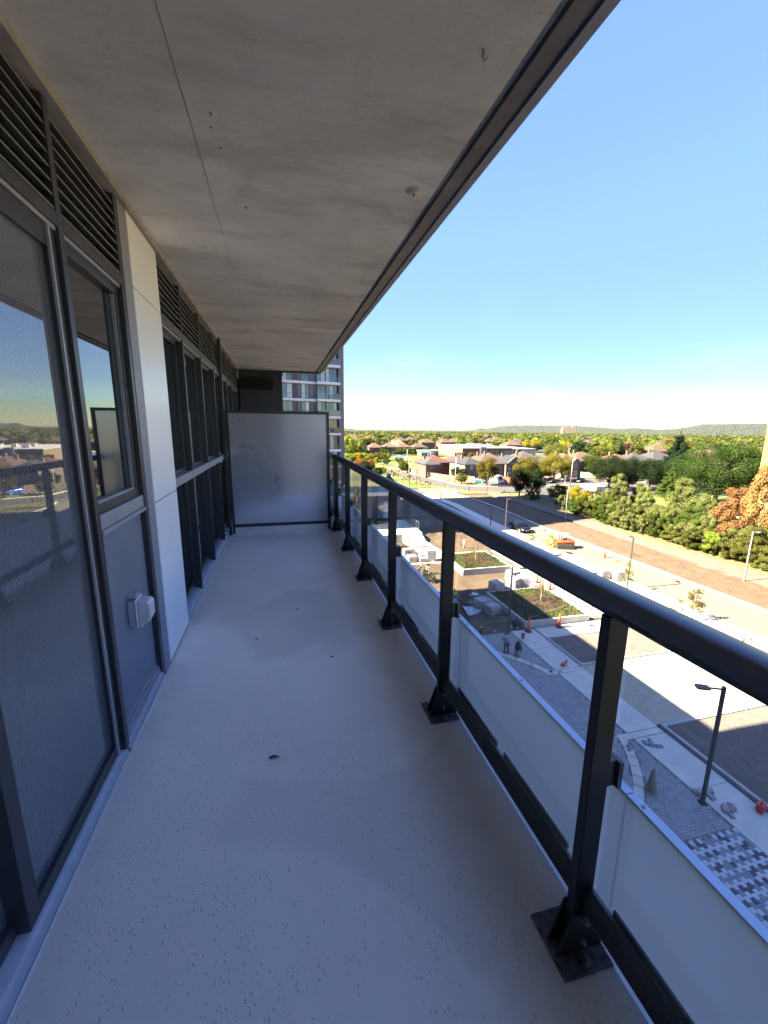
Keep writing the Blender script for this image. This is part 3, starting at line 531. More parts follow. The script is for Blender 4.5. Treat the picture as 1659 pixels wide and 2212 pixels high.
# white panels and return
box('return_trim', M['trim_grey'], -0.86, -0.7395, 2.587, 2.705, Z(-1.512), Z(1.119), bld)
for z0, z1 in ((-1.497, -0.454), (-0.448, 0.744), (0.750, 1.119)):
    box('cladding_panel', M['white_panel'], -0.86, -0.7345, 2.709, 3.262, Z(z0), Z(z1), bld, bevel=.003)
box('panel_joint_backing', M['black'], -0.86, -0.742, 2.706, 3.261, Z(-1.49), Z(1.118), bld)
# window bays beyond the white panel
for (y0, y1) in ((3.282, 3.935), (3.965, 4.79), (4.82, 5.675), (5.705, 6.36), (6.39, 7.0), (7.03, 7.7), (7.73, 8.9)):
    w = box('window', M['win'], -0.825, -0.815, y0 + .02, y1 - .02, Z(-0.36), Z(0.688), bld)
    win_frame(w, y0 + .001, y1 - .001, -0.372, 0.688, 0.03, -0.795, -0.83)
    w2 = box('window', M['win'], -0.825, -0.815, y0 + .02, y1 - .02, Z(-1.39), Z(-0.45), bld)
    win_frame(w2, y0 + .001, y1 - .001, -1.41, -0.442, 0.03, -0.795, -0.83)
    MB().box(-0.85, -0.742, y0 + .001, y1 - .001, Z(-0.440), Z(-0.3745)).build('window_sill', M['frame_grey'], bld, bevel=.003)
box('sill_bracket', M['caulk'], -0.741, -0.718, 5.66, 5.71, Z(-0.44), Z(-0.37), bld)
# dark wing at the far end
MB().box(-0.735, 0.118, FY1 + 0.001, 14.2, Z(-1.72), Z(1.154)).build('wing_wall', M['wing'], bld)
g = box('wing_louver', M['black'], -0.72, -0.07, FY1 - .004, FY1, Z(0.76), Z(1.02), bld)
for k in range(7):
    zz = Z(0.765 + k * .037)
    MB().prism([(FY1 - .004, zz + .024), (FY1 - .030, zz + .006), (FY1 - .030, zz), (FY1 - .004, zz + .016)], 'x', -0.72, -0.07).build('slat', M['wing'], g)
box('wing_panel_seam', M['black'], -0.36, -0.355, FY1 - .004, FY1 + .0, Z(-1.4), Z(0.70), bld)
box('corner_cap', M['white'], 0.119, 0.14, FY1 - .045, FY1 + 0.1, Z(1.05), Z(1.118), bld)
# the mass of the building: storeys below, roof above, far wing
box('lower_facade', M['wing'], -14, -0.86, -22, 38, 0, Z(-1.5), bld)
box('upper_wall', M['wing'], -14, -0.861, -22, 38, Z(-1.499), Z(1.42), bld)
box('wing_facade', M['wing'], -0.859, 0.1, 14.21, 38, 0, Z(1.42), bld)
box('roof_slab', M['conc2'], -14, 0.944, -22, 9.25, Z(1.421), Z(1.60), bld)
box('roof_slab', M['conc2'], -14, 0.10, 9.251, 38, Z(1.421), Z(1.60), bld)
box('parapet', M['wing'], -14, -0.8, 15.62, 38, Z(1.601), Z(2.6), bld)
box('upper_storeys', M['wing'], -14, -0.8, -22, 15.6, Z(1.601), 26.5, bld)
for zz in (12.0, 9.0, 6.0, 3.0):
    box('balcony_slab', M['conc2'], -0.859, 0.93, -2.6, 9.2, zz - .2, zz, bld)
box('balcony_slab', M['conc2'], -0.859, 0.93, -20, -2.61, Z(-1.7), Z(-1.5), bld)

# pole at the wall end of the screen
t_ = empty('support_pole', (-0.715, 6.10, Z(-1.512)), 0, 'tall dark square pole beside the windows reaching up to the soffit', 'pole')
MB().box(-.02, .02, -.02, .02, 0, 2.664).build('shaft', M['frame'], t_, bevel=.003)
MB().box(-.03, .03, -.03, .03, 0, .006).build('foot_plate', M['frame'], t_)

# privacy screen
t_ = empty('privacy_screen', (0, 6.15, Z(-1.5)), 0, 'frosted glass privacy screen in black frame closing off the balcony', 'privacy screen')
MB().box(-.690, -.655, -.02, .02, -.013, 1.733).build('frame_post', M['frame'], t_, bevel=.003)
MB().box(.680, .722, -.02, .02, 0, 1.733).build('frame_post', M['frame'], t_, bevel=.003)
MB().box(-.654, .679, -.02, .02, 1.694, 1.733).build('top_rail', M['frame'], t_, bevel=.003)
MB().box(-.654, .679, -.02, .02, .085, .128).build('bottom_rail', M['frame'], t_, bevel=.003)
pn = MB().box(-.653, .678, -.004, .004, .129, 1.693).build('frosted_pane', M['frost_screen'], t_)
rnd = random.Random(3)
m = MB()
for k in range(5):
    x0 = -.44 + k * .014; m.prism([(x0, .93 - k * .006), (x0 + .09, .90 - k * .012), (x0 + .095, .906 - k * .012), (x0 + .004, .937 - k * .006)], 'y', -.0052, -.0045)
for k in range(4):
    x0 = -.40 + k * .022; m.prism([(x0, .87), (x0 + .006, .87), (x0 - .012, .96), (x0 - .018, .96)], 'y', -.0064, -.0054)
m.build('tape_residue', M['caulk'], pn)
m = MB(); m.prism([(-.165, 1.055), (-.145, 1.05), (-.135, 1.12), (-.145, 1.135), (-.168, 1.13)], 'y', -.0056, -.0045); m.build('torn_sticker', M['white'], pn)
m = MB()
def smear(cx, cz, w, h, n=16, seed=1):
    r = random.Random(seed); pts = []
    for k in range(n):
        a = 2 * math.pi * k / n; rr = r.uniform(.72, 1.1); pts.append((cx + w * rr * math.cos(a), cz + h * rr * math.sin(a)))
    m.add([(p[0], -.0048, p[1]) for p in pts], [tuple(range(n))])
smear(-.50, 1.235, .05, .035, seed=2); smear(-.39, 1.22, .06, .028, seed=5); smear(-.48, 1.60, .06, .045, seed=7); smear(-.58, 1.42, .02, .03, seed=8); smear(-.05, .79, .035, .09, seed=9); smear(-.02, .67, .02, .06, seed=12); smear(-.16, 1.21, .03, .045, seed=13)
def mat_smear():
    mm, t, p = newmat('faint_hand_smears'); o_ = t.nodes['Material Output']
    tr = t.nodes.new('ShaderNodeBsdfTransparent'); ms = t.nodes.new('ShaderNodeMixShader'); tcn = t.nodes.new('ShaderNodeTexCoord')
    n = t.nodes.new('ShaderNodeTexNoise'); n.inputs['Scale'].default_value = 28; n.inputs['Detail'].default_value = 4; L(t, tcn.outputs['Object'], n.inputs['Vector'])
    mr = t.nodes.new('ShaderNodeMapRange'); mr.inputs[1].default_value = .4; mr.inputs[2].default_value = .6; mr.inputs[3].default_value = .0; mr.inputs[4].default_value = .4; L(t, n.outputs['Fac'], mr.inputs[0])
    p.inputs['Base Color'].default_value = (.10, .11, .14, 1); p.inputs['Roughness'].default_value = .6
    L(t, mr.outputs[0], ms.inputs[0]); L(t, tr.outputs[0], ms.inputs[1]); L(t, p.outputs[0], ms.inputs[2]); L(t, ms.outputs[0], o_.inputs[0]); return mm
m.build('hand_smears', mat_smear(), pn)['kind'] = 'stuff'

# outdoor outlet with bubble cover
t_ = empty('outdoor_outlet', (-0.772, 2.235, Z(-0.925)), 0, 'weatherproof electric outlet with clear bubble cover on the dark lower wall panel', 'outlet')
MB().box(0, .036, -.045, .045, -.075, .062).build('box', M['bubble'], t_, bevel=.006)
MB().box(.037, .046, -.050, .050, -.080, .068).build('gasket_frame', mat('clear_frame_plastic', (.62, .62, .68), .3), t_, bevel=.003)
m = MB(); m.prism([(.047, -.068), (.060, -.074), (.095, -.056), (.104, -.030), (.104, .040), (.094, .052), (.062, .058), (.047, .060)], 'y', -.043, .043)
# prism axis y takes (x,z)
m.build('bubble_cover', mat('cloudy_clear_plastic', (.50, .50, .56), .18, c2=(.58, .58, .62), scale=20), t_, bevel=.008)
MB().box(.0, .042, -.026, .026, .0685, .090).build('hinge', M['bubble'], t_, bevel=.003)
MB().box(.044, .052, -.018, .018, -.094, -.0805).build('latch', M['caulk'], t_, bevel=.002)

# railing -------------------------------------------------------------
rail = empty('balcony_railing', (0.8, 0, Z(-1.5)), 0, 'black metal balcony railing with clear glass above pale frosted panels', 'railing')
RX = 0.8; rz = -1.5
def rb(name, mt, x0, x1, y0, y1, z0, z1, par=None, bevel=0):
    p = par or rail
    off = (RX, 0, Z(rz)) if p is rail else p['off']
    mm = MB().box(x0 - off[0], x1 - off[0], y0 - off[1], y1 - off[1], Z(z0) - off[2], Z(z1) - off[2])
    return mm.build(name, mt, p, bevel)
# handrail profile swept along y
def handrail(y0, y1):
    prof = []
    for k in range(21):
        a = R_(-35 + k * 250 / 20); prof.append((0.039 * math.copysign(abs(math.cos(a)) ** .85, math.cos(a)), -0.413 + 0.037 * math.copysign(abs(math.sin(a)) ** .85, math.sin(a))))
    prof += [(-0.028, -0.438), (-0.028, -0.4465), (0.028, -0.4465), (0.028, -0.438)]
    prof = [(x, z + 1.5) for x, z in prof]
    m = MB(); n = len(prof)
    v = [(x, y0, z) for x, z in prof] + [(x, y1, z) for x, z in prof]
    m.add(v, [(i, (i + 1) % n, n + (i + 1) % n, n + i) for i in range(n)], 0, False)
    m.sm = [i < 20 for i in range(n)]
    m.f.append(list(range(n))); m.f.append(list(range(n, 2 * n))[::-1]); m.mi += [0, 0]; m.sm += [False, False]
    return m.build('handrail', M['rail'], rail)
handrail(FY0, 6.128); handrail(6.172, 9.19)
PY = [0.768 + 1.048 * k for k in range(-3, 9)]
PY = [y for y in PY if y + .05 < 9.15]
proto = None
for i, y in enumerate(PY):
    if proto is None:
        off = (0.795, y + .025, Z(rz))
        p = bpy.data.objects.new('post', MB().box(-.030, .030, -.024, .007, .012, 1.053).mesh('post', M['post'])); COL.objects.link(p); p.parent = rail; p.location = (-.005, y + .025, 0)
        bv = p.modifiers.new('bevel', 'BEVEL'); bv.width = .003; bv.segments = 2
        MB().box(-.085, .085, -.083, .083, 0, .010).build('base_plate', M['plate'], p, .0015)
        for s in (-1, 1):
            m = MB(); m.prism([(-.078, .011), (.088, .011), (.032, .150), (-.032, .150)], 'y', -.0085 + s * .017, -.0085 + s * .025); m.build('gusset', M['post'], p, .001)
        for zz in (.130, .055):
            m = MB(); m.tube([(0, -.0335, zz), (0, -.041, zz)], .010, 6, smooth=False); m.tube([(0, -.041, zz), (0, -.052, zz)], .0055, 8); m.build('bolt', M['steel'], p)
        m = MB(); m.lathe([(.013, .010), (.013, .012)], .0, -.060, 14); m.lathe([(.009, .012), (.009, .019)], .0, -.060, 6, smooth=False); m.lathe([(.005, .019), (.004, .028)], .0, -.060, 8); m.build('anchor_bolt', M['steel'], p)
        for zc in (.595,):
            m = MB(); m.box(.0305, .050, -.022, .022, zc - .04, zc + .04); m.box(.0505, .066, -.034, .034, zc - .04, zc + .04); m.build('glass_clip', M['rail'], p, .002)
        proto = p
    else:
        p = copy_tree(proto, rail); p.location = (-.005, y + .025, 0)
ends = [FY0] + PY + [9.18]
for i in range(len(PY) - 1):
    a, b_ = PY[i] + .052, PY[i + 1] - .002
    rb('bottom_rail', M['post'], .785, .812, a, b_, -1.338, -1.278, None, .002)
    rb('glass_pane', M['glass'], .846, .852, a - .012, b_ + .012, -1.335, -.455)
    rb('lower_channel', M['flashing'], .838, .860, a - .03, b_ + .03, -1.375, -1.337, None, .002)
    L_ = b_ - a
    rb('reflection_strip', M['strip'], .857, .864, a + .10, a + L_ * .50, -1.336, -1.316)  # added dark strips stand in for reflection and shadow behind the glass
    rb('reflection_strip', M['strip'], .857, .864, a + L_ * .56, b_ - .04, -1.336, -1.316)
    ya, yb = PY[i] - .02, PY[i + 1] - .024
    fp = rb('frosted_panel', M['frost_panel'], .868, .873, ya, yb, -1.68, -.960)
    c = rb('panel_cap', M['cap'], .866, .892, ya, yb, -.959, -.953)
    for yy in (ya + .04, (ya + yb) / 2, yb - .04):
        m = MB(); m.lathe([(.006, 0), (.005, .0025)], .879 - RX, yy, 10); q = m.build('screw', M['steel'], c); q.location = (0, 0, 1.5 - .953)
# debris on the floor
t_ = link_mesh('twig', MB().tube([(0, 0, .006), (.02, .003, .009), (.045, -.004, .006)], [.005, .006, .003], 6).mesh('twig', M['trunk']), None, (-.100, 1.735, Z(-1.512))); tag(t_, 'small brown twig fragment lying mid floor in the foreground', 'twig')
rnd = random.Random(9)
for k, (x, y, lab) in enumerate([(-.06, 4.9, 'dark leaf crumb on the floor near the frosted screen'), (-.30, 4.45, 'tiny black speck on the floor beside the window sill'), (.10, 3.35, 'tiny black speck on the floor opposite the fourth railing foot'), (.28, 2.55, 'tiny dark speck on the floor in line with the white panel'), (-.22, 2.9, 'tiny dark chip on the floor just off the white panel')]):
    m = MB(); m.prism([(0, 0), (.014, .003), (.017, .012), (.006, .016)], 'z', 0, .003); q = m.build('debris_chip', M['rubber']); q.location = (x, y, Z(-1.5118)); q.rotation_euler = (0, 0, rnd.uniform(0, 6)); tag(q, lab, 'debris', 'crumbs scattered on the balcony floor')
# ================================================================== GROUND
def terrain(name, mt, x0, x1, y0, y1, res, fn, label, poly=None, kind='structure'):
    nx = max(2, int((x1 - x0) / res) + 1); ny = max(2, int((y1 - y0) / res) + 1)
    xs = np.linspace(x0, x1, nx); ys = np.linspace(y0, y1, ny)
    v = []
    for yy in ys:
        for xx in xs:
            X = xx
            if poly: a, b_ = poly(yy); X = a + (xx - x0) / (x1 - x0) * (b_ - a)
            edge = min((xx - x0), (x1 - xx), (yy - y0), (y1 - yy)); e = min(1, max(0, edge / .7))
            v.append((X, yy, fn(X, yy) * e))
    f = [(j * nx + i, j * nx + i + 1, (j + 1) * nx + i + 1, (j + 1) * nx + i) for j in range(ny - 1) for i in range(nx - 1)]
    me = bpy.data.meshes.new(name); me.from_pydata(v, [], f); me.materials.append(mt); me.polygons.foreach_set('use_smooth', [True] * len(f))
    o = link_mesh(name, me); tag(o, label, None, None, kind); return o
from mathutils import noise as mn
def nz(x, y, s, seed=0): return mn.noise(Vector((x * s + seed * 7.3, y * s - seed * 3.1, seed)))
def rough(x, y, a=.1, s=.8, seed=0): return a * (nz(x, y, s, seed) + .6 * nz(x, y, s * 2.3, seed + 1) + .35 * nz(x, y, s * 5, seed + 2))

m = MB(); N = 48; v = [(0, 0, -.12)]
for r in (300, 1200, 9000):
    for k in range(N): v.append((r * math.cos(2 * math.pi * k / N), r * math.sin(2 * math.pi * k / N), -.12))
f = [(0, 1 + k, 1 + (k + 1) % N) for k in range(N)]
for q in range(2):
    for k in range(N): f.append((1 + q * N + k, 1 + (q + 1) * N + k, 1 + (q + 1) * N + (k + 1) % N, 1 + q * N + (k + 1) % N))
m.add(v, f); tag(m.build('ground', M['town']), kind='structure', label='ground sheet of grass and soil under the town out to the horizon')

sheet('construction_ground', M['dirt'], [(4, 26), (19.9, 26), (19.9, 28.2), (28, 28.2), (35.3, 50), (35.3, 68), (4, 68)], .0, 'flat dirt base under the whole construction yard')
# construction dirt
def bump_at(x, y, cx, cy, r, h):
    d = ((x - cx) ** 2 + (y - cy) ** 2) / (r * r); return h * math.exp(-d * 2.2)
terrain('dirt_yard', M['dirt'], 8, 19.75, 28.25, 46.2, .3, lambda x, y: .03 + rough(x, y, .07, .9, 1) + bump_at(x, y, 18.3, 30.2, 1.1, .45) + .03 * math.sin(x * 5 + math.sin(y * .7) * 3), 'orange brown construction dirt yard left of the planted beds')
terrain('dirt_yard', M['dirt'], 19.6, 25.9, 35.3, 39.7, .25, lambda x, y: .03 + rough(x, y, .06, .9, 2) + bump_at(x, y, 22, 39.0, 1.4, .25) + bump_at(x, y, 24, 38.9, 1.2, .22), 'strip of dirt holding pallets between the two planted beds')
terrain('dirt_mounds', M['dirt'], 22.0, 35.2, 50.4, 66, .3, lambda x, y: .1 + rough(x, y, .22, .7, 3) + bump_at(x, y, 24.3, 62, 2.2, .9) + bump_at(x, y, 25, 58, 2.0, .8) + bump_at(x, y, 30, 55, 3, .8) + bump_at(x, y, 23.6, 55.5, 1.5, .5), 'lumpy heaps of brown excavated dirt right of the stairs')
terrain('dirt_mounds', M['dirt'], 9, 17.4, 50.2, 56.6, .3, lambda x, y: .1 + rough(x, y, .2, .8, 5) + bump_at(x, y, 15.5, 52.5, 1.8, .6), 'broken clods of dirt left of the concrete stairs')
terrain('tower_lot_dirt', M['dirt_dark'], 20.6, 35.2, 66.02, 96, .8, lambda x, y: .06 + rough(x, y, .12, .5, 6), 'dark raked dirt lot beside the tower podium')
terrain('roadside_dirt', M['dirt'], 43.85, 51.4, 10, 97.2, .33, lambda x, y: .10 + rough(x, y, .10, .5, 7) + .05 * math.sin(x * 6.5 + 2.2 * nz(x, y * .15, 1.0, 9)) + bump_at(x, y, 46.5, 66, 2.5, .5) + bump_at(x, y, 45.2, 43.5, 1.0, .45), 'strip of graded orange dirt with wheel ruts between road and gravel path')
sheet('gravel_path', M['gravel'], [(51.2, 8), (55.6, 8), (55.2, 40), (55.3, 52), (56.6, 70), (56.4, 84), (56.2, 97), (52.4, 97), (53.2, 84), (52.6, 70), (52.0, 57), (51.3, 47), (50.3, 37), (50.6, 20)], .10, 'compacted gravel path along the foot of the hedge', thick=.2)
sheet('hedge_verge', M['grass_y'], [(55.62, 8), (62, 8), (62, 97), (56.22, 97), (56.42, 84), (56.62, 70), (55.32, 52), (55.22, 40)], .06, 'dry grass verge under the hedge', thick=.15)

# road with kerbs, sidewalk
RD_L = [(37.6, 8), (37.6, 52), (37.6, 60), (38.0, 70), (38.7, 84), (38.2, 92), (37.2, 99), (36.5, 104)]
RD_R = [(43.6, 8), (43.6, 52), (43.6, 60), (44.5, 70), (45.1, 82), (44.9, 92), (44.4, 98), (46, 104)]
sheet('road', M['asphalt'], RD_L + RD_R[::-1], .03, 'new access road surfaced in pale base asphalt')
def ribbon(name, mt, line, w0, w1, z0, z1, label=None, seg_len=None, parent=None):
    """kerb or strip along a polyline, offset from w0 to w1 to its right; pieces are children"""
    root = parent or empty(name, (0, 0, 0)); 
    if not parent: tag(root, label, None, None, 'structure')
    for i in range(len(line) - 1):
        a, b_ = Vector(line[i]), Vector(line[i + 1]); d = (b_ - a); ln = d.length; d.normalize(); nrm = Vector((d.y, -d.x))
        n = max(1, round(ln / (seg_len or ln)))
        for k in range(n):
            p = a + d * (ln * k / n + .006); q = a + d * (ln * (k + 1) / n - .006)
            MB().prism([tuple(p + nrm * w0), tuple(p + nrm * w1), tuple(q + nrm * w1), tuple(q + nrm * w0)], 'z', z0, z1).build('slab' if w1 - w0 > .5 else 'kerb_stone', mt, root)
    return root
ribbon('kerb', M['conc'], RD_R, 0, .32, -.05, .16, 'pale concrete kerb on the dirt side of the access road', 3.0)
ribbon('sidewalk', M['conc'], [(35.4, 8), (35.4, 60), (35.6, 70), (36.4, 84), (35.9, 92), (34.8, 99)], 0, 2.1, -.05, .12, 'pale concrete sidewalk along the plaza side of the access road', 3.0)
sheet('plaza_paving', M['gravel_pale'], [(27.95, -10), (35.35, -10), (35.35, 50), (27.95, 50)], .02, 'sunlit plaza surface between low wall and sidewalk')
sheet('street', M['street'], [(36, 175), (40, 148), (43, 130), (44.5, 116), (46.5, 110), (50, 104.5), (58, 99.5), (72, 96), (110, 92), (160, 90), (160, 108), (120, 110), (75, 108), (60, 110), (52.4, 114), (49.5, 134), (45, 175)], .02, 'old residential street curving past the brown fence')
sheet('street_apron', M['asphalt'], [(36.5, 104), (46, 104), (50, 104.4), (46.5, 110), (38, 111)], .035, 'asphalt where the access road meets the street')
ribbon('street_kerb', M['conc'], [(45, 175), (49.5, 134), (52.4, 114), (60, 110), (75, 108), (120, 110)], -.9, 0, -.05, .10, 'pale sidewalk kerb along the far side of the street', 6)
sheet('lawn', M['grass'], [(34, 112), (38, 111.2), (46.4, 110.2), (44.4, 116), (42.8, 130), (39.8, 148), (36, 172), (30, 172)], .05, 'young tree lawn between street and sidewalk')
sheet('lawn', M['grass_y'], [(46.1, 98.2), (56.2, 97.3), (58, 99.2), (50, 104.2), (46.2, 103.9)], .05, 'yellow green grass corner by the end of the dirt strip')
sheet('lawn', M['grass'], [(50.4, 134), (53.3, 115), (60.2, 111), (64, 111), (62, 119), (54, 122), (52.5, 136)], .06, 'grass verge in front of the brown fence')
ribbon('sidewalk', M['conc'], [(31, 172), (33.5, 140), (34.8, 112), (34.9, 99.5)], 0, 1.6, -.05, .08, 'pale sidewalk running back along the street lawn', 4)
sheet('driveway', M['street'], [(62.3, 111), (74, 109), (74, 121), (62.5, 121)], .04, 'driveway with the white van and blue car')
sheet('driveway', M['street'], [(75, 109), (104, 110), (104, 124), (75, 121.5)], .045, 'parking apron with cars by the orange roofed house')
sheet('soccer_field', M['grass'], [(44, 150), (58, 150), (98, 225), (92, 262), (48, 262), (36, 190)], .04, 'bright green school soccer field')
sheet('park_lawn', M['grass'], [(80, 40), (118, 40), (112, 86), (84, 86)], .05, 'green lawn beneath the big park tree')
sheet('park_path', M['gravel_pale'], [(83, 61.5), (86, 59.5), (112, 57), (112, 58.4), (86, 61), (83, 63)], .075, 'thin pale path crossing the park lawn')
sheet('side_road', M['street'], [(57, 82), (76, 86), (84, 88), (110, 91.8), (72, 95.8), (58, 97)], .035, 'shaded asphalt lane behind the yellow tree')

# near plaza ------------------------------------------------------
# concrete strip slabs
strip = empty('concrete_walk'); tag(strip, 'pale concrete walk running beside the grey pavers', None, None, 'structure')
ys = [2, 5.2, 8.9, 12.3, 15.68]
for a, b_ in list(zip(ys[:-1], ys[1:])) + [(15.70, 16.12), (16.14, 19.2), (19.22, 21.98), (22.0, 22.36), (22.38, 25.2), (25.22, 28.2)]:
    sl = MB().box(18.16, 20.26, a + .012, b_ - .012, -.05, .055).build('slab', M['conc'], strip, .008)
for x0 in (20.42, 23.2, 26.0, 28.8, 31.6):
    MB().box(x0, x0 + 2.76, 26.52, 28.28, -.05, .055).build('slab', M['conc'], strip, .008)
for a, b_, x0 in ((47.85, 50.0, 20.9), (47.85, 50.0, 24.2)):
    MB().box(x0, x0 + 3.28, a, b_, -.05, .055).build('slab', M['conc'], strip, .008)
for k in range(7):
    MB().box(26.1, 27.45, 28.9 + k * 3, 31.88 + k * 3, -.05, .055).build('slab', M['conc'], strip, .008)
# cross bands and curved bands
def arc_band(name, cx, cy_, r0, r1, a0, a1, z, label, n=9):
    root = empty(name); tag(root, label, None, None, 'structure')
    for k in range(n):
        t0 = a0 + (a1 - a0) * k / n; t1 = a0 + (a1 - a0) * (k + 1) / n - .004
        pts = []
        for j in range(5):
            t = t0 + (t1 - t0) * j / 4; pts.append((cx + r1 * math.cos(t), cy_ + r1 * math.sin(t)))
        for j in range(4, -1, -1):
            t = t0 + (t1 - t0) * j / 4; pts.append((cx + r0 * math.cos(t), cy_ + r0 * math.sin(t)))
        MB().prism(pts, 'z', -.05, z).build('band_stone', M['conc'], root)
    return root
C0 = (9.55, 19.0)
arc_band('curved_band', *C0, 8.42, 8.86, -.37, -1.05, .056, 'curved pale concrete band sweeping below the grey cone')
arc_band('curved_band', *C0, 8.42, 8.86, .37, 1.05, .056, 'curved pale concrete band sweeping past the bending worker')
b_ = empty('cross_band'); tag(b_, 'straight pale cross band joining the curved band to the walk', None, None, 'structure')
MB().box(17.40, 18.14, 15.72, 16.12, -.05, .057).build('band_stone', M['conc'], b_); MB().box(17.40, 18.14, 22.0, 22.36, -.05, .057).build('band_stone', M['conc'], b_)
# pavers: bedding, checker blocks as pieces, herringbone field joined
pav = box('paver_field', M['sand'], 9.0, 18.15, -2, 28.2, -.1, .030); tag(pav, 'grey unit paver surface with a checkered corner of black and white blocks', None, None, 'structure')
rnd = random.Random(12)
cols = [M['paver_lt'], M['paver_lt'], M['paver_md'], M['paver_md'], M['paver_dk']]
W_, H_ = .195, .21
chk = {}
for nm, mt in (('l', M['paver_lt']), ('m', M['paver_md']), ('d', M['paver_dk'])):
    mm = MB(); mm.tbox(0, 0, 0, .03, W_ / 2 - .004, H_ / 2 - .004, W_ / 2 - .004, H_ / 2 - .004); mm.tbox(0, 0, .03, .036, W_ / 2 - .004, H_ / 2 - .004, W_ / 2 - .010, H_ / 2 - .010); chk[nm] = mm.mesh('paver', mt)
cells = []
ix = 0; x = 18.13 - W_ / 2
while x > 13.0:
    y = 10.42 - H_ / 2 - (ix % 2) * .105
    iy = 0
    while y > 1.5:
        cells.append((x, y, ix, iy)); y -= H_; iy += 1
    x -= W_; ix += 1
cells.sort(key=lambda c: (c[0] - 17.2) ** 2 * 1.1 + (c[1] - 8.2) ** 2)
rest = {'l': MB(), 'm': MB(), 'd': MB()}
for k, (x, y, ix, iy) in enumerate(cells):
    t = (ix * 2 + iy * 3) % 5; nm = 'l' if (ix + iy) % 2 == 0 else ('d' if rnd.random() < .42 else 'm')
    if nm == 'l' and rnd.random() < .08: nm = 'm'
    zz = .030 + rnd.uniform(-.002, .002)
    if k < 300: link_mesh('paver', chk[nm], pav, (x, y, zz))
    else: rest[nm].box(x - W_ / 2 + .006, x + W_ / 2 - .006, y - H_ / 2 + .006, y + H_ / 2 - .006, zz, zz + .036)
for nm, mt in (('l', M['paver_lt']), ('m', M['paver_md']), ('d', M['paver_dk'])):
    o = rest[nm].build('paver_remainder', mt, pav); o['kind'] = 'stuff'
# herringbone 0.1 x 0.2 joined
hb = MB(); hb2 = MB(); s = .125
def in_field(x, y):
    if not (11.5 < x < 18.05 and 5 < y < 28.1): return False
    if y < 10.5: return False
    r = math.hypot(x - C0[0], y - C0[1]); 
    if 8.36 < r < 8.92 and abs(y - 19) > 3.1: return False
    if x > 17.34 and (15.66 < y < 16.18 or 21.94 < y < 22.42): return False
    return True
nr = random.Random(5)
i = 0
for gi in range(-90, 90):
    for gj in range(-60, 230):
        k = (gi - gj) % 4
        x = 11.5 + gi * s; y = 5 + gj * s
        if k == 0: w, h = 2 * s, s
        elif k == 3: w, h = s, 2 * s
        else: continue
        cx, cy_ = x + w / 2, y + h / 2
        if not in_field(cx, cy_): continue
        tgt = hb if nr.random() < .78 else hb2; g_ = .006; zz = .028 + nr.uniform(0, .006)
        tgt.add([(x + g_, y + g_, zz), (x + w - g_, y + g_, zz), (x + w - g_, y + h - g_, zz), (x + g_, y + h - g_, zz), (x + g_ + .006, y + g_ + .006, zz + .014), (x + w - g_ - .006, y + g_ + .006, zz + .014), (x + w - g_ - .006, y + h - g_ - .006, zz + .014), (x + g_ + .006, y + h - g_ - .006, zz + .014)],
                [(4, 5, 6, 7), (0, 1, 5, 4), (1, 2, 6, 5), (2, 3, 7, 6), (3, 0, 4, 7)])
for q, mt in ((hb, M['paver']), (hb2, mat('lighter_unit_paver', (0.27, 0.265, 0.25), .85, c2=(.22, .215, .205), scale=3))):
    o = q.build('herringbone_pavers', mt, pav); o['kind'] = 'stuff'

# planted and soil beds -------------------------------------------
def bed(name, x0, x1, y0, y1, h, wall, label, mt, fill_h, clods=True):
    t = empty(name, (x0, y0, 0), 0, label, 'planting bed')
    W1, D1 = x1 - x0, y1 - y0
    MB().box(0, W1, 0, wall, -.05, h).build('kerb_wall', M['conc2'], t, .01); MB().box(0, W1, D1 - wall, D1, -.05, h).build('kerb_wall', M['conc2'], t, .01)
    MB().box(0, wall, wall + .004, D1 - wall - .004, -.05, h).build('kerb_wall', M['conc2'], t, .01); MB().box(W1 - wall, W1, wall + .004, D1 - wall - .004, -.05, h).build('kerb_wall', M['conc2'], t, .01)
    nx, ny = max(2, int(W1 / .3)), max(2, int(D1 / .3)); v = []
    for j in range(ny + 1):
        for i in range(nx + 1):
            X = wall + (W1 - 2 * wall) * i / nx; Y = wall + (D1 - 2 * wall) * j / ny
            e = min(1, min(i, j, nx - i, ny - j) / 2); v.append((X, Y, fill_h + e * (.05 + rough(x0 + X, y0 + Y, .05, 1.3, 11))))
    f = [(j * (nx + 1) + i, j * (nx + 1) + i + 1, (j + 1) * (nx + 1) + i + 1, (j + 1) * (nx + 1) + i) for j in range(ny) for i in range(nx)]
    q = MB().add(v, f, 0, True).build('soil', mt, t); 
    return t
bed3 = bed('soil_bed', 20.28, 29.2, 22.42, 26.5, .17, .16, 'empty bed of dark soil edged in concrete behind the second railing post', M['soil'], .10)
bed4 = bed('soil_bed', 20.42, 30.5, 2.0, 16.15, .20, .18, 'large bed of dark soil behind the nearest lamp post', M['soil'], .12)
box('gravel_plaza', M['gravel_pale'], 20.28, 31, 16.3, 22.4, -.05, .05); tag(bpy.data.objects['gravel_plaza'], 'plaza of pale compacted screenings half in sun', None, None, 'structure')
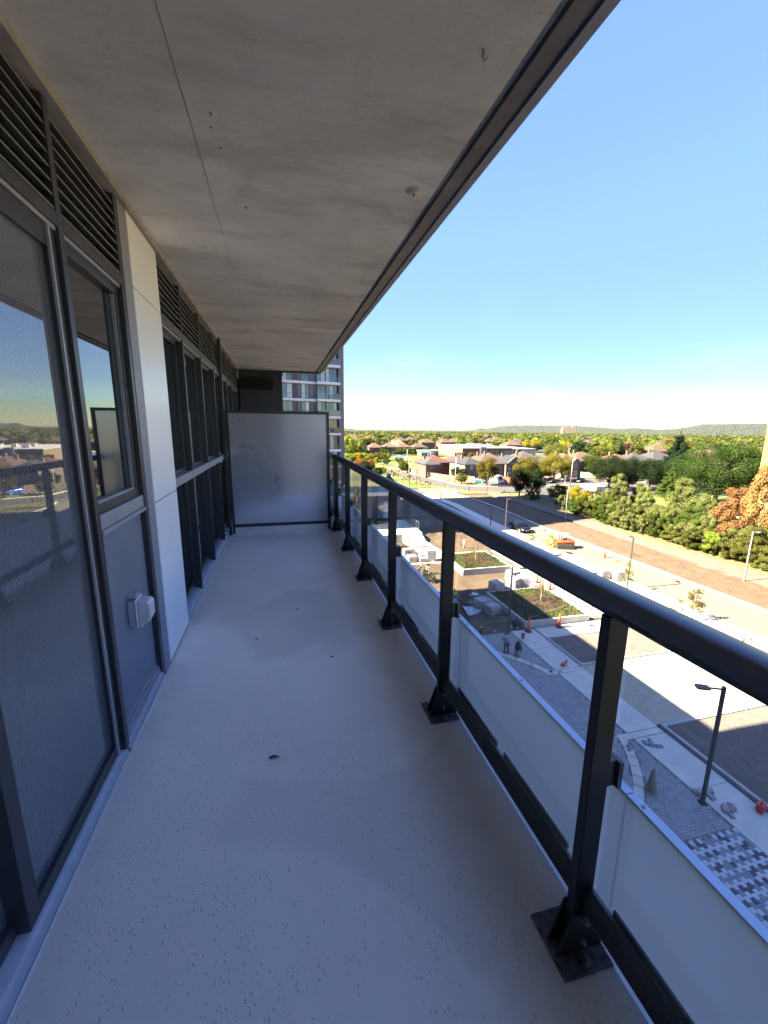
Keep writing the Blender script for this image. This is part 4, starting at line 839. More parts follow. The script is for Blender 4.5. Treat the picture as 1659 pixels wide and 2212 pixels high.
# ground cover: tufts of small leaves
def leaf_mesh(name, P, Nn, size, mt, rng, aspect=1.6):
    n = len(P); size = np.broadcast_to(size, (n,)) * rng.uniform(.7, 1.3, n)
    Nn = Nn / (np.linalg.norm(Nn, axis=1, keepdims=True) + 1e-9)
    ref = rng.normal(size=(n, 3)); u = np.cross(Nn, ref); u /= (np.linalg.norm(u, axis=1, keepdims=True) + 1e-9); w = np.cross(Nn, u)
    a = u * (size * .5)[:, None]; b = w * (size * .5 / aspect)[:, None]
    # each leaf is a folded pair of triangles: rhombus
    V = np.empty((n, 4, 3)); V[:, 0] = P - a; V[:, 1] = P - b + Nn * (size * .08)[:, None]; V[:, 2] = P + a; V[:, 3] = P + b + Nn * (size * .08)[:, None]
    me = bpy.data.meshes.new(name); me.vertices.add(4 * n); me.vertices.foreach_set('co', V.reshape(-1))
    me.loops.add(4 * n); me.loops.foreach_set('vertex_index', np.arange(4 * n, dtype=np.int32))
    me.polygons.add(n); me.polygons.foreach_set('loop_start', np.arange(0, 4 * n, 4, dtype=np.int32)); me.polygons.foreach_set('loop_total', np.full(n, 4, dtype=np.int32))
    if mt: me.materials.append(mt)
    me.update(calc_edges=True); me.validate(); return me
def groundcover(par, W1, D1, z, mt, n, seed, centre=None, hgt=.28):
    rng = np.random.default_rng(seed); P = np.column_stack([rng.uniform(.2, W1 - .2, n), rng.uniform(.2, D1 - .2, n), np.zeros(n)])
    hh = np.array([hgt * (.55 + .9 * nz(p[0], p[1], 1.5, seed)) for p in P]); 
    if centre is not None:
        d = np.hypot(P[:, 0] - centre[0], P[:, 1] - centre[1]); k = d < centre[2] * rng.uniform(.7, 1.2, n)
        P = P[k] if centre[3] else P[~k]; hh = hh[k] if centre[3] else hh[~k]
    P[:, 2] = z + rng.uniform(.1, 1, len(P)) * np.maximum(hh, .06)
    Nn = rng.normal(size=(len(P), 3)) * .7 + np.array([0, 0, 1.0])
    o = link_mesh('groundcover', leaf_mesh('groundcover', P, Nn, .13, mt, rng), par); o['kind'] = 'stuff'; return o
LFc = {'cover': mat_leaf('groundcover_leaf', (.052, .068, .020), (.105, .118, .035), (.19, .175, .06), .2), 'coverb': mat_leaf('bronze_groundcover_leaf', (.085, .060, .035), (.15, .10, .055), (.22, .145, .075), .2)}
b1 = bed('planted_bed', 19.95, 26.05, 41.5, 47.7, .75, .22, 'raised bed of green groundcover around a thin tree beyond the dirt', M['soil'], .60)
groundcover(b1, 6.1, 6.2, .66, LFc['cover'], 11000, 1, (3.3, 2.9, 1.8, False)); groundcover(b1, 6.1, 6.2, .66, LFc['coverb'], 11000, 2, (3.3, 2.9, 1.7, True), .34)
b2 = bed('planted_bed', 19.55, 26.0, 28.4, 35.25, .62, .22, 'raised bed of green groundcover beside the two orange cones', M['soil'], .48)
groundcover(b2, 6.45, 6.85, .54, LFc['cover'], 13000, 3, (4.1, 3.4, 1.8, False)); groundcover(b2, 6.45, 6.85, .54, LFc['coverb'], 13000, 4, (4.1, 3.4, 1.7, True), .34)
# low wall with recessed lights east of the beds
t = empty('low_wall', (27.52, 28.5, 0), 0, 'long low pale concrete wall with small square lights beyond the planted bed', 'wall')
for k in range(5): MB().box(0, .35, k * 2.9, k * 2.9 + 2.88, -.05, .52).build('wall_block', M['conc'], t, .01)
for k in range(5): MB().box(-.012, -.001, k * 2.9 + 1.35, k * 2.9 + 1.60, .22, .40).build('step_light', M['rubber'], t)

# mulch strips by the sidewalk
def mulch(x0, x1, y0, y1, label):
    t = empty('mulch_strip', (x0, y0, 0), 0, label, 'planting strip')
    MB().box(0, x1 - x0, 0, y1 - y0, -.02, .08).build('mulch', M['dirt_dark'], t)
    MB().box(-.16, -.005, 0, y1 - y0, -.02, .14).build('kerb_wall', M['conc'], t)
    return t
mulch(33.9, 35.3, 28.9, 36.2, 'mulched strip with thin tree seen above the thick of the handrail'); mulch(33.9, 35.3, 14, 26.2, 'mulched strip under the golden sapling at right')
for (x0, x1, y0, lab) in ((35.42, 37.3, 28.5, 'square ended pale concrete seat block at the near end of a mulched strip'), (36.3, 37.3, 22.6, 'pale concrete seat block below the golden sapling at right')):
    q = box('seat_block', M['conc'], x0 - 1.3, x1 - 1.3, y0 - .35, y0, .0, .55, bevel=.015); tag(q, lab, 'bench')
t = empty('steel_planter', (33.75, 37.2, 0), 0, 'long brown steel planter box half hidden by the handrail', 'planter')
MB().box(0, .12, 0, 7.0, 0, .80).build('side_wall', M['corten'], t); MB().box(1.13, 1.25, 0, 7.0, 0, .80).build('side_wall', M['corten'], t); MB().box(.121, 1.129, 0, .12, 0, .80).build('end_wall', M['corten'], t); MB().box(.121, 1.129, 6.88, 7.0, 0, .80).build('end_wall', M['corten'], t)
MB().box(.122, 1.128, .122, 6.878, 0, .60).build('fill', M['block'], t)

# terrace, stairs, walk, podium building ---------------------------
sheet('terrace', M['conc'], [(2, 56.7), (17.7, 56.7), (20.5, 57.2), (20.5, 66.6), (2, 66.6)], 1.2, 'raised concrete terrace at the top of the stairs', thick=1.25)
t = empty('stairs', (17.75, 54.85, 0), R_(6), 'wide concrete stairs of eight steps leading up to the terrace', 'stairs')
for k in range(8): MB().box(0, 2.45, k * .235, 2.1, k * .15, (k + 1) * .15 - .004).build('step', M['conc'], t, .01)
MB().prism([(-.2, 0), (2.2, 0), (2.2, 1.35), (-.0, .25)], 'x', -.30, -.01).build('side_wall', M['conc2'], t); MB().prism([(-.2, 0), (2.2, 0), (2.2, 1.35), (-.0, .25)], 'x', 2.46, 2.75).build('side_wall', M['conc2'], t)
sheet('stair_walk', M['gravel_pale'], [(17.95, 54.8), (20.4, 55.2), (20.9, 50.1), (20.8, 46.3), (18.4, 46.3), (18.2, 50)], .06, 'pale walk running down from the stairs')
ribbon('kerb', M['conc'], [(17.6, 54.9), (18.0, 50), (18.2, 46.4)], -.22, 0, -.05, .22, 'left kerb of the walk below the stairs', 2); ribbon('kerb', M['conc'], [(20.7, 55.4), (21.1, 50.2)], 0, .22, -.05, .22, 'right kerb of the walk below the stairs', 2)
ribbon('kerb', M['conc'], [(14.0, 49.8), (18.0, 49.4)], -.3, 0, -.05, .14, 'pale kerb line behind the wrapped pallets', 2); ribbon('kerb', M['conc'], [(12.0, 46.25), (19.7, 46.1)], -.3, 0, -.05, .12, 'pale kerb line in front of the wrapped pallets', 2)
sheet('stone_pad', M['conc'], [(13.5, 46.5), (18.2, 46.4), (18.1, 49.1), (13.7, 49.4)], .05, 'pale paved pad carrying wrapped pallets')
t = empty('terrace_fence', (20.4, 58.6, 1.2), 0, 'pale metal fence with glass bays along the terrace edge', 'fence')
for k in range(6): MB().box(-.03, .03, k * 1.2, k * 1.2 + .06, 0, 1.25).build('post', M['galv'], t)
MB().box(-.03, .03, 0, 6.06, 1.251, 1.30).build('top_rail', M['galv'], t); MB().box(-.02, .02, .061, 6.0, .06, .10).build('bottom_rail', M['galv'], t)
for k in range(5): MB().box(-.006, .006, k * 1.2 + .09, k * 1.2 + 1.17, .12, 1.22).build('glass_pane', M['glass'], t)
t = empty('terrace_guard', (13.6, 60.3, 1.2), 0, 'low clear glass guard across the terrace below the podium window', 'fence')
for k in range(4): MB().box(k * 1.3, k * 1.3 + .05, -.02, .02, 0, 1.1).build('post', M['galv'], t)
for k in range(3): MB().box(k * 1.3 + .08, k * 1.3 + 1.27, -.006, .006, .08, 1.08).build('glass_pane', M['glass'], t)
pod = empty('podium_building', (0.0, 67.3, 0), 0, 'low dark podium building with white roof edge and tall window', 'building')
MB().box(.75, 20.0, 0, 7.3, 0, 5.35).build('wall', M['towergrey'], pod); MB().box(.7, 20.25, -.22, 7.3, 5.351, 5.95).build('roof_edge', M['towerwhite'], pod)
MB().box(1, 19.8, .2, 7.2, 5.951, 5.99).build('roof_gravel', M['gravel_pale'], pod)
for (x0, x1) in ((15.95, 17.85), (12.7, 13.6), (9.6, 11.4), (6.4, 8.3)):
    w = MB().box(x0, x1, -.05, -.004, 1.33, 4.35).build('window', M['frame'], pod)
    n = 2
    for k in range(n):
        for (z0, z1) in ((1.42, 2.3), (2.36, 4.27)):
            a = x0 + .07 + k * (x1 - x0 - .07) / n; MB().box(a, a + (x1 - x0 - .14) / n - .05, -.062, -.051, z0, z1).build('pane', M['curtain_win'] if (k + int(z1)) % 2 else M['farwin'], w)
for x0 in (15.3, 14.1): MB().lathe([(.09, 0), (.12, .1), (.09, .2)], x0, -.12, 10).build('wall_lamp', M['white'], pod).location = (0, 0, 2.9)
t = empty('terrace_planter', (13.3, 62.2, 1.2), 0, 'low planter of green shrubs on the terrace under the podium window', 'planter')
MB().box(0, 4.6, 0, 1.3, 0, .4).build('planter_wall', M['conc2'], t); groundcover(t, 4.6, 1.3, .42, LFc['cover'], 2500, 8, None, .8)

# tower -------------------------------------------------------------
tw = empty('apartment_tower', (0.9, 75.2, 0), R_(14.9), 'dark grey apartment tower with white slab edges and glass balconies', 'building')
UL, UR = -3.0, 11.35
MB().box(UL, UR - .02, .3, 16, 0, 46).build('wall', M['towergrey'], tw)
MB().box(10.35, UR, -.28, .299, 5.96, 46).build('end_wall', M['towermid'], tw)
pane_me = {}
for k in range(13):
    zb = 12.3 + 2.95 * (k - 2)     # slab underside
    zt = zb + .42
    MB().box(UL, 10.34, -.30, .299, zb, zt).build('slab_edge', M['towerwhite'], tw)
    if zt + 2.5 > 46: break
    MB().box(5.9, 10.30, -1.25, -.301, zb + .02, zt - .01).build('balcony_slab', M['towerwhite'], tw)
    for a in (5.9, 10.28): MB().box(a, a + .02, -1.24, -.301, zt, zt + 1.0).build('balcony_side_glass', M['glass'], tw)
    MB().box(5.92, 10.28, -1.245, -1.225, zt, zt + 1.02).build('balcony_glass', M['farwin'] if k % 3 == 1 else M['glass'], tw)
    z0, z1 = zt + .02, zb + 2.93
    def twin(u0, u1, n, zsp, alt):
        w = MB().box(u0, u1, .18, .297, z0, z1).build('window', M['frame'], tw)
        for q in range(n):
            a = u0 + .05 + q * (u1 - u0 - .05) / n; b2 = a + (u1 - u0 - .05) / n - .06
            for (za, zc) in ((z0 + .06, z0 + zsp), (z0 + zsp + .07, z1 - .08)):
                MB().box(a, b2, .165, .179, za, zc).build('pane', M['curtain_win'] if (q + k + alt) % 3 == 0 else M['farwin'], w)
    twin(-2.6, -.9, 2, .85, 1); twin(-.1, 1.85, 2, .85, 0); twin(3.45, 4.85, 2, .85, 1); twin(6.35, 7.9, 2, 1.9, 2); twin(8.0, 10.1, 3, .7, 0)
    for (a, c) in ((2.75, 3.4), (4.95, 5.6)): MB().box(a, c, .20, .297, z0, z1).build('infill_panel', M['towermid'], tw)
MB().box(8.9, 10.25, -1.223, -1.20, 21.6, 22.55).build('timber_screen', M['brick_buff'], tw)
MB().box(9.0, 10.25, -1.223, -1.20, 15.75, 16.6).build('timber_screen', M['brick_buff'], tw)
MB().box(-24, -2.6, -8.0, 4, 0, 46).build('side_wing', M['towergrey'], tw)

# ================================================================== street furniture
def lamp_post(x, y, h, ang, label, mt=None, arm=.55):
    t = empty('lamp_post', (x, y, 0), ang, label, 'lamp post', 'lamp posts around the plaza and roads')
    mt = mt or M['lamp']
    MB().box(-.065, .065, -.065, .065, .03, h).build('pole', mt, t, .01)
    MB().lathe([(.20, .0), (.20, .035), (.16, .05)], 0, 0, 14).build('base_collar', M['rubber'], t)
    m = MB(); m.box(.066, arm, -.03, .03, h - .16, h - .10); m.build('arm', mt, t)
    m = MB(); m.prism([(arm, -.14), (arm + .10, -.17), (arm + .48, -.17), (arm + .52, -.12), (arm + .52, .12), (arm + .48, .17), (arm + .10, .17), (arm, .14)], 'z', h - .17, h - .09); hd = m.build('lamp_head', mt, t)
    MB().box(arm + .12, arm + .44, -.11, .11, h - .182, h - .171).build('lens', M['lightlens'], hd)
    return t
lamp_post(17.95, 11.7, 5.9, R_(155), 'tallest looking dark lamp post nearest the railing rising from the pavers')
lamp_post(17.7, 27.95, 5.85, R_(-20), 'dark lamp post at the corner of the dirt yard and walk')
lamp_post(35.4, 33.95, 5.7, R_(60), 'dark lamp post beside the sidewalk mulch strip at mid right')
lamp_post(50.2, 32.8, 5.8, 0, 'pale lamp post by the gravel path at far right', M['galv'])
lamp_post(34.9, 62.8, 3.4, R_(100), 'short dark lamp post on the left of the black car')
lamp_post(35.2, 58.5, 5.7, R_(30), 'tall dark lamp post right behind the black car')
lamp_post(51.2, 95.0, 6.0, R_(120), 'dark lamp post at the far end of the dirt strip')
lamp_post(50.8, 64.1, 5.8, R_(10), 'grey lamp post in front of the yellow tree', M['galv'])
lamp_post(34.2, 107.0, 4.6, R_(90), 'dark lamp post by the young trees near the handrail')
lamp_post(38.8, 114.6, 5.0, R_(90), 'dark lamp post among the young street trees')
lamp_post(34.5, 130.8, 5.0, R_(90), 'dark lamp post far up the sidewalk, right one of two')
lamp_post(34.6, 137.5, 5.0, R_(0), 'dark lamp post far up the sidewalk, left one of two')
def utility(x, y, h, label, arm=True, mt=None):
    t = empty('street_light', (x, y, 0), 0, label, 'street light', 'pale street lights of the old streets')
    MB().tube([(0, 0, 0), (0, 0, h)], [.14, .09], 8).build('pole', mt or M['wood_pole'], t)
    if arm: MB().tube([(0, 0, h - .1), (-.5, -.1, h + .3), (-1.4, -.3, h + .35)], .05, 6).build('arm', M['galv'], t); MB().tbox(-1.7, -.35, h + .27, h + .38, .3, .11, .26, .08).build('lamp_head', M['galv'], t)
    return t
utility(53.3, 119.7, 7.8, 'tall pale street light pole in front of the blue roofed house', False)
utility(60.2, 193, 7.0, 'pale curved street light by the soccer field')
utility(45.2, 142, 6.2, 'pale leaning pole at the corner of the brown fence', False)
utility(84.2, 105.4, 8.0, 'grey street light pole before the orange roofed house', False, M['galv'])
utility(72, 90.5, 2.4, 'short grey post left of the yellow tree', False, M['galv'])
for (x, y, h, lab) in ((35.6, 93.2, 1.3, 'left one of two red survey stakes at the road bend'), (36.8, 90.6, 1.5, 'right one of two red survey stakes at the road bend')):
    t = empty('survey_stake', (x, y, .1), 0, lab, 'stake'); MB().box(-.05, .05, -.05, .05, 0, h).build('stake', M['machine'], t); MB().box(-.14, .14, -.14, .14, 0, .05).build('base', M['rubber'], t)
t = empty('street_sign', (57.6, 99.3, 0), 0, 'small blue sign on a thin post by the street', 'sign'); MB().box(-.03, .03, -.03, .03, 0, 2.0).build('post', M['galv'], t); MB().box(-.3, .3, -.05, -.031, 1.5, 2.1).build('sign_board', M['sign_blue'], t)
t = empty('fire_hydrant', (58.6, 99.4, 0), 0, 'small dark hydrant beside the blue street sign', 'hydrant'); MB().lathe([(.14, 0), (.12, .5), (.16, .52), (.12, .7), (.03, .78)], 0, 0, 10).build('barrel', M['corten'], t); MB().tube([(-.22, 0, .5), (.22, 0, .5)], .06, 8).build('outlet', M['corten'], t)
# bollard lights
def bollard(x, y, z, h, label):
    t = empty('bollard_light', (x, y, z), 0, label, 'bollard', 'bollard lights in the landscaping')
    for dx in (-.09, .05): MB().box(dx, dx + .045, -.05, .05, 0, h).build('upright', M['lamp'], t)
    MB().box(-.12, .12, -.08, .08, h, h + .05).build('top_cap', M['lamp'], t)
bollard(20.45, 41.9, .7, .95, 'bollard light at the near corner of the farther planted bed'); bollard(26.15, 35.4, .1, 1.1, 'bollard light at the far corner of the nearer planted bed')
t = empty('pipe_stub', (15.6, 28.55, 0), 0, 'short dark capped pipe standing in the dirt by the paver edge', 'pipe'); MB().lathe([(.07, 0), (.07, .55)], 0, 0, 10).build('pipe', M['lamp'], t); MB().lathe([(.09, .551), (.09, .60)], 0, 0, 10).build('cap', M['conc'], t)
t = empty('white_pipe', (24.7, 51.5, 0), 0, 'white plastic pipe standing upright in the dirt mound', 'pipe'); MB().lathe([(.11, 0), (.11, 1.25)], 0, 0, 10).build('pipe', M['white'], t); MB().lathe([(.13, 1.251), (.13, 1.3)], 0, 0, 10).build('cap', M['white'], t)
t = empty('valve_post', (41.2, 43.6, 0), 0, 'short rust coloured post standing on the sunlit road', 'post'); MB().lathe([(.12, 0), (.12, .95), (.05, 1.0)], 0, 0, 10).build('post', M['machine'], t); MB().lathe([(.22, 0), (.22, .05)], 0, 0, 10).build('base', M['corten'], t)
t = empty('manhole_cover', (42.0, 42.2, .035), 0, 'rusty round manhole cover on the sunlit road', 'manhole'); MB().lathe([(.42, 0), (.42, .03)], 0, 0, 18).build('ring', M['corten'], t); MB().lathe([(.34, .031), (.34, .04)], 0, 0, 18).build('lid', M['machine'], t)

# cones ---------------------------------------------------------------
def cone(x, y, h, label, mt=None, bands=True, r=.17):
    t = empty('traffic_cone', (x, y, .056), 0, label, 'cone', None); mt = mt or M['orange']
    MB().lathe([(r * .95, .05), (.06, h - .03), (.05, h)], 0, 0, 16).build('cone_body', mt, t)
    if bands:
        for (a, b2) in ((.55, .70), (.76, .86)):
            ra = lambda q: r * .95 + (.045 - r * .95) * ((q * h - .05) / (h - .08)) + .006
            MB().lathe([(ra(a), a * h), (ra(b2), b2 * h)], 0, 0, 16).build('reflective_band', M['reflect'], t)
    MB().prism([(.30 * math.cos(R_(a)), .30 * math.sin(R_(a))) for a in range(22, 382, 45)], 'z', 0, .05).build('base', M['rubber'] if bands else mt, t)
    return t
cone(19.55, 27.85, 1.15, 'orange cone with white bands at the corner of the planted bed')
cone(22.6, 27.95, 1.15, 'orange cone with white bands standing alone along the planted bed wall')
cone(27.1, 35.5, 1.1, 'orange cone just under the handrail in the sun, nearer of the pair'); cone(27.0, 37.6, 1.1, 'orange cone just under the handrail in the sun, farther of the pair')
cone(16.2, 12.75, 1.25, 'concrete splashed grey cone on the pavers inside the curved band', M['conegrey'], False, .26)
cg = cone(16.55, 24.65, 1.05, 'grey cone hidden under a black jacket near the bending worker', M['conegrey'], False, .24)
m = MB(); m.lathe([(.20, .02), (.23, .25), (.19, .50), (.10, .66), (.03, .70)], 0, 0, 11); m.v = [(x + .02 * math.sin(z * 21 + x * 9), y + .02 * math.cos(z * 17), z) for x, y, z in m.v]
t = empty('jacket', (16.55, 24.65, .56), 0, 'black jacket draped over a grey cone', 'jacket'); m.build('jacket_body', M['cloth_black'], t); MB().tube([(.2, 0, .35), (.27, -.05, .1), (.24, -.1, -.2)], [.07, .06, .04], 7).build('sleeve', M['cloth_black'], t)

# pallets of wrapped blocks --------------------------------------------
def pallet(x, y, ang, w, d, h, label, rows=3, wrap=True, z=0.05):
    t = empty('block_pallet', (x, y, z), ang, label, 'pallet', 'wrapped pallets of paving blocks'); rr = random.Random(int(x * 100 + y))
    base = MB()
    for k in range(3): base.box(-w / 2, w / 2, -d / 2 + k * (d - .1) / 2, -d / 2 + k * (d - .1) / 2 + .1, 0, .09)
    for k in range(5): base.box(-w / 2 + k * (w - .12) / 4, -w / 2 + k * (w - .12) / 4 + .12, -d / 2, d / 2, .0901, .12)
    base.build('timber_pallet', M['pallet'], t)
    st = None; hh = (h - .12) / rows
    for k in range(rows):
        sx = rr.uniform(-.02, .02); sy = rr.uniform(-.02, .02); n = max(2, int(w / .3))
        for q in range(n):
            a = -w / 2 + .03 + q * (w - .06) / n
            MB().box(a + sx, a + (w - .06) / n - .012 + sx, -d / 2 + .03 + sy, d / 2 - .03 + sy, .121 + k * hh, .121 + (k + 1) * hh - .012).build('block_stack', M['block'], t)
    if wrap:
        m = MB(); n = 5; e = .03; zs = [.10 + (h - .08) * i / n for i in range(n + 1)]
        ring = lambda s, zz: [(-w / 2 * s + rr.uniform(-e, e), -d / 2 * s + rr.uniform(-e, e), zz), (0, -d / 2 * s * 1.03, zz + rr.uniform(-e, e)), (w / 2 * s + rr.uniform(-e, e), -d / 2 * s, zz), (w / 2 * s * 1.03, 0, zz), (w / 2 * s, d / 2 * s + rr.uniform(-e, e), zz), (0, d / 2 * s * 1.02, zz), (-w / 2 * s, d / 2 * s, zz), (-w / 2 * s * 1.03, 0, zz)]
        v = []; 
        for i, zz in enumerate(zs): v += ring(1.04 if i < n else .93, zz + (.05 if i == n else 0))
        f = [(i * 8 + k, i * 8 + (k + 1) % 8, (i + 1) * 8 + (k + 1) % 8, (i + 1) * 8 + k) for i in range(1, n) for k in range(8)] + [tuple(n * 8 + k for k in range(8))]
        m.add(v, f, 0, False); m.build('plastic_wrap', M['wrap2'], t)
    return t
pallet(20.95, 35.75, R_(15), 1.15, 1.15, 1.3, 'tall wrapped pallet standing apart at the head of the planted bed wall', 4)
pallet(18.35, 31.75, R_(18), 1.15, 1.0, .8, 'low open topped pallet of blocks nearest the lamp post in the dirt', 2)
pallet(18.0, 33.05, R_(14), 1.25, 1.1, .85, 'wrapped pallet with loose bags on top behind the low pallet', 2)
pallet(23.2, 36.3, R_(30), 1.2, 1.1, 1.3, 'bulging white wrapped pallet in the sun behind the lamp post', 4)
pallet(24.6, 36.6, R_(-10), 1.15, 1.1, 1.25, 'white wrapped pallet in the sun between two others', 4); pallet(24.3, 38.2, R_(12), 1.15, 1.1, 1.35, 'white wrapped pallet at the back of the sunny group', 4)
pallet(25.4, 35.9, R_(5), .9, .7, .55, 'low pallet of blocks at the edge of the planted bed', 2, False)
pallet(15.7, 47.6, R_(5), 1.1, 1.1, .8, 'double stacked white pallet front left on the pale pad', 3); pallet(15.6, 48.9, R_(0), 1.1, 1.0, 1.3, 'white topped pallet behind the double stack on the pale pad', 4)
pallet(17.0, 47.3, R_(8), .9, .8, .5, 'low white pallet in the middle of the pale pad', 2); pallet(18.2, 47.4, R_(-6), 1.2, 1.15, 1.5, 'tallest crinkled white wrapped stack on the pale pad', 5); pallet(17.3, 48.4, R_(5), .9, .8, .6, 'half hidden low pallet behind the middle one on the pale pad', 2)
pallet(35.0, 37.0, R_(3), 1.15, 1.05, 1.1, 'white topped pallet left of a pair beside the sidewalk', 4); pallet(36.3, 36.3, R_(2), 1.1, 1.05, 1.1, 'white topped pallet right of a pair beside the sidewalk', 4)
pallet(17.25, 33.9, R_(10), .5, .4, .3, 'small loose stack of slabs beside the wrapped pallets', 1, False)
def flat_thing(name, pts, z, mt, label, cat, th=.03, jig=.03):
    rr = random.Random(3); n = len(pts); cx = sum(p[0] for p in pts) / n; cy_ = sum(p[1] for p in pts) / n
    v = [(p[0], p[1], z) for p in pts] + [(p[0] + rr.uniform(-jig, jig), p[1] + rr.uniform(-jig, jig), z + th + rr.uniform(0, jig)) for p in pts]
    m = MB(); m.add(v, [tuple(range(n))[::-1], tuple(range(n, 2 * n))] + [(i, (i + 1) % n, n + (i + 1) % n, n + i) for i in range(n)]); return tag(m.build(name, mt), label, cat)
flat_thing('plastic_sheet', [(18.0, 35.9), (19.0, 35.7), (19.15, 36.1), (18.7, 36.5), (18.5, 36.15)], .10, M['paper'], 'folded white plastic sheet lying on the dirt', 'sheet')
flat_thing('plastic_sheet', [(15.9, 31.5), (17.0, 31.8), (17.6, 32.3), (17.2, 32.6), (17.0, 33.1), (16.2, 33.3)], .10, M['wrap'], 'crumpled grey plastic sheeting spread by the worker in the yellow green vest', 'sheet', .06, .08)
flat_thing('loose_slab', [(17.85, 33.0 + 1.2), (18.15, 34.1), (18.2, 34.4), (17.9, 34.45)], .10, M['paver_lt'], 'loose pale paving slab lying in the dirt near the pallets', 'slab')
t = empty('rubbish_bag', (19.15, 29.0, .08), 0, 'black rubbish bag slumped against the planted bed wall', 'bag'); m = MB(); m.lathe([(.30, 0), (.38, .15), (.33, .33), (.18, .48), (.07, .55), (.10, .62)], 0, 0, 13); m.v = [(x * (1 + .16 * math.sin(z * 19 + 5 * y)), y * (1 + .16 * math.cos(z * 14 + 7 * x)), z) for x, y, z in m.v]; m.build('bag_body', M['cloth_black'], t); MB().tube([(0, 0, .56), (.05, .02, .68)], [.05, .09], 7).build('tied_neck', M['cloth_black'], t)
t = empty('grey_bucket', (18.45, 26.9, .056), 0, 'grey bucket standing on the concrete walk behind the workers', 'bucket'); MB().lathe([(.13, 0), (.17, .36)], 0, 0, 14).build('bucket_body', M['conegrey'], t); MB().lathe([(.175, .361), (.175, .385)], 0, 0, 14).build('rim', M['rubber'], t)
for k, (x, y, lab) in enumerate(((16.75, 28.35, 'small white bag on the edge of the dirt beside the lamp post'), (18.6, 28.9, 'white crumpled cup in the dirt near the rubbish bag'), (19.0, 28.5, 'tiny white scrap in the dirt next to the rubbish bag'))):
    m = MB(); m.lathe([(.06, 0), (.09, .05), (.05, .12)], 0, 0, 7); m.v = [(a * (1 + .3 * math.sin(9 * c + k)), b2, c) for a, b2, c in m.v]; q = m.build('litter', M['paper']); q.location = (x, y, .07); tag(q, lab, 'litter')
# red cut-off saw on the walk
t = empty('cutoff_saw', (19.1, 22.75, .056), R_(25), 'red and grey cut off saw lying on the concrete walk', 'saw')
MB().box(-.22, .12, -.12, .12, .02, .24).build('motor_body', M['machine'], t, .03); MB().tube([(-.22, 0, .2), (-.38, 0, .26), (-.42, 0, .1)], .025, 6).build('handle', M['rubber'], t); m = MB(); m.tube([(.32, -.02, .18), (.32, .02, .18)], .17, 18, smooth=False); m.build('blade', M['galv'], t); m = MB(); m.tube([(.32, -.05, .20), (.32, .05, .20)], .12, 14, smooth=False); m.build('blade_guard', M['machine'], t)
t = empty('spirit_level', (17.0, 23.4, .056), R_(60), 'long straightedge level lying across the curved band', 'level'); MB().box(-.6, .6, -.04, .04, .002, .07).build('bar', M['pallet'], t); MB().box(-.08, .08, -.045, .045, .02, .075).build('vial', M['orange'], t)
t = empty('hand_trowel', (18.3, 22.1, .06), R_(20), 'dark trowel lying where the curved band meets the walk', 'trowel'); MB().prism([(0, -.09), (.28, -.03), (.28, .03), (0, .09)], 'z', .002, .012).build('blade', M['galv'], t); MB().tube([(-.02, 0, .03), (-.16, 0, .05)], .02, 6).build('handle', M['rubber'], t)
t = empty('float_tool', (17.7, 22.25, .06), R_(-20), 'small dark float lying on the curved band beside the level', 'float'); MB().box(-.16, .16, -.06, .06, .0, .02).build('blade', M['lamp'], t); MB().box(-.08, .08, -.02, .02, .021, .07).build('handle', M['rubber'], t)
def rubble(x, y, label, n, seed, mt):
    t = empty('rubble_heap', (x, y, .056), 0, label, 'rubble'); rr = random.Random(seed)
    for k in range(n):
        m = MB(); w, d, h = rr.uniform(.05, .13), rr.uniform(.05, .10), rr.uniform(.04, .09); m.tbox(0, 0, 0, h, w, d, w * .8, d * .75); q = m.build('broken_block', mt, t); q.location = (rr.uniform(-.35, .35), rr.uniform(-.3, .3), 0); q.scale = (1.7, 1.7, 1.7); q.rotation_euler = (0, 0, rr.uniform(0, 3))
rubble(18.85, 15.05, 'broken grey blocks and grit on the walk by the crossing band', 4, 1, M['paver_md']); rubble(18.55, 11.95, 'scatter of broken brown blocks on the walk beyond the nearest lamp post', 8, 2, M['block']); rubble(18.75, 11.1, 'broken stone and roots on the walk in front of the nearest lamp post', 6, 4, M['block'])
for k, (x, y, a) in enumerate(((17.35, 15.1, 20), (17.55, 15.4, 35))):
    q = MB().box(-.2, .2, -.05, .05, 0, .08).build('timber_offcut', M['paver_md']); q.location = (x, y, .06); q.rotation_euler = (0, 0, R_(a)); tag(q, ['dark timber offcut lying on the curved band', 'second dark timber offcut beside the first at the band end'][k], 'offcut')
t = empty('red_jerry_can', (20.05, 10.75, .06), R_(20), 'rounded red fuel can by the soil bed kerb at the right edge', 'fuel can'); m = MB().box(-.24, .24, -.15, .15, 0, .40); m.build('can_body', M['red_plastic'], t, .09); MB().tube([(-.12, 0, .41), (-.1, 0, .50), (.1, 0, .50), (.12, 0, .41)], .03, 6).build('handle', M['red_plastic'], t)
# barrier tape line
m = MB(); pts = [(15.2, 29.6, .5), (17.9, 29.4, .45), (20.5, 28.9, .72), (23.0, 29.6, .85), (25.8, 30.2, 1.0)]
m.tube(pts, .012, 5); tag(m.build('barrier_string', M['pallet']), 'pale string line stretched low past the lamp post to the bed', 'string')

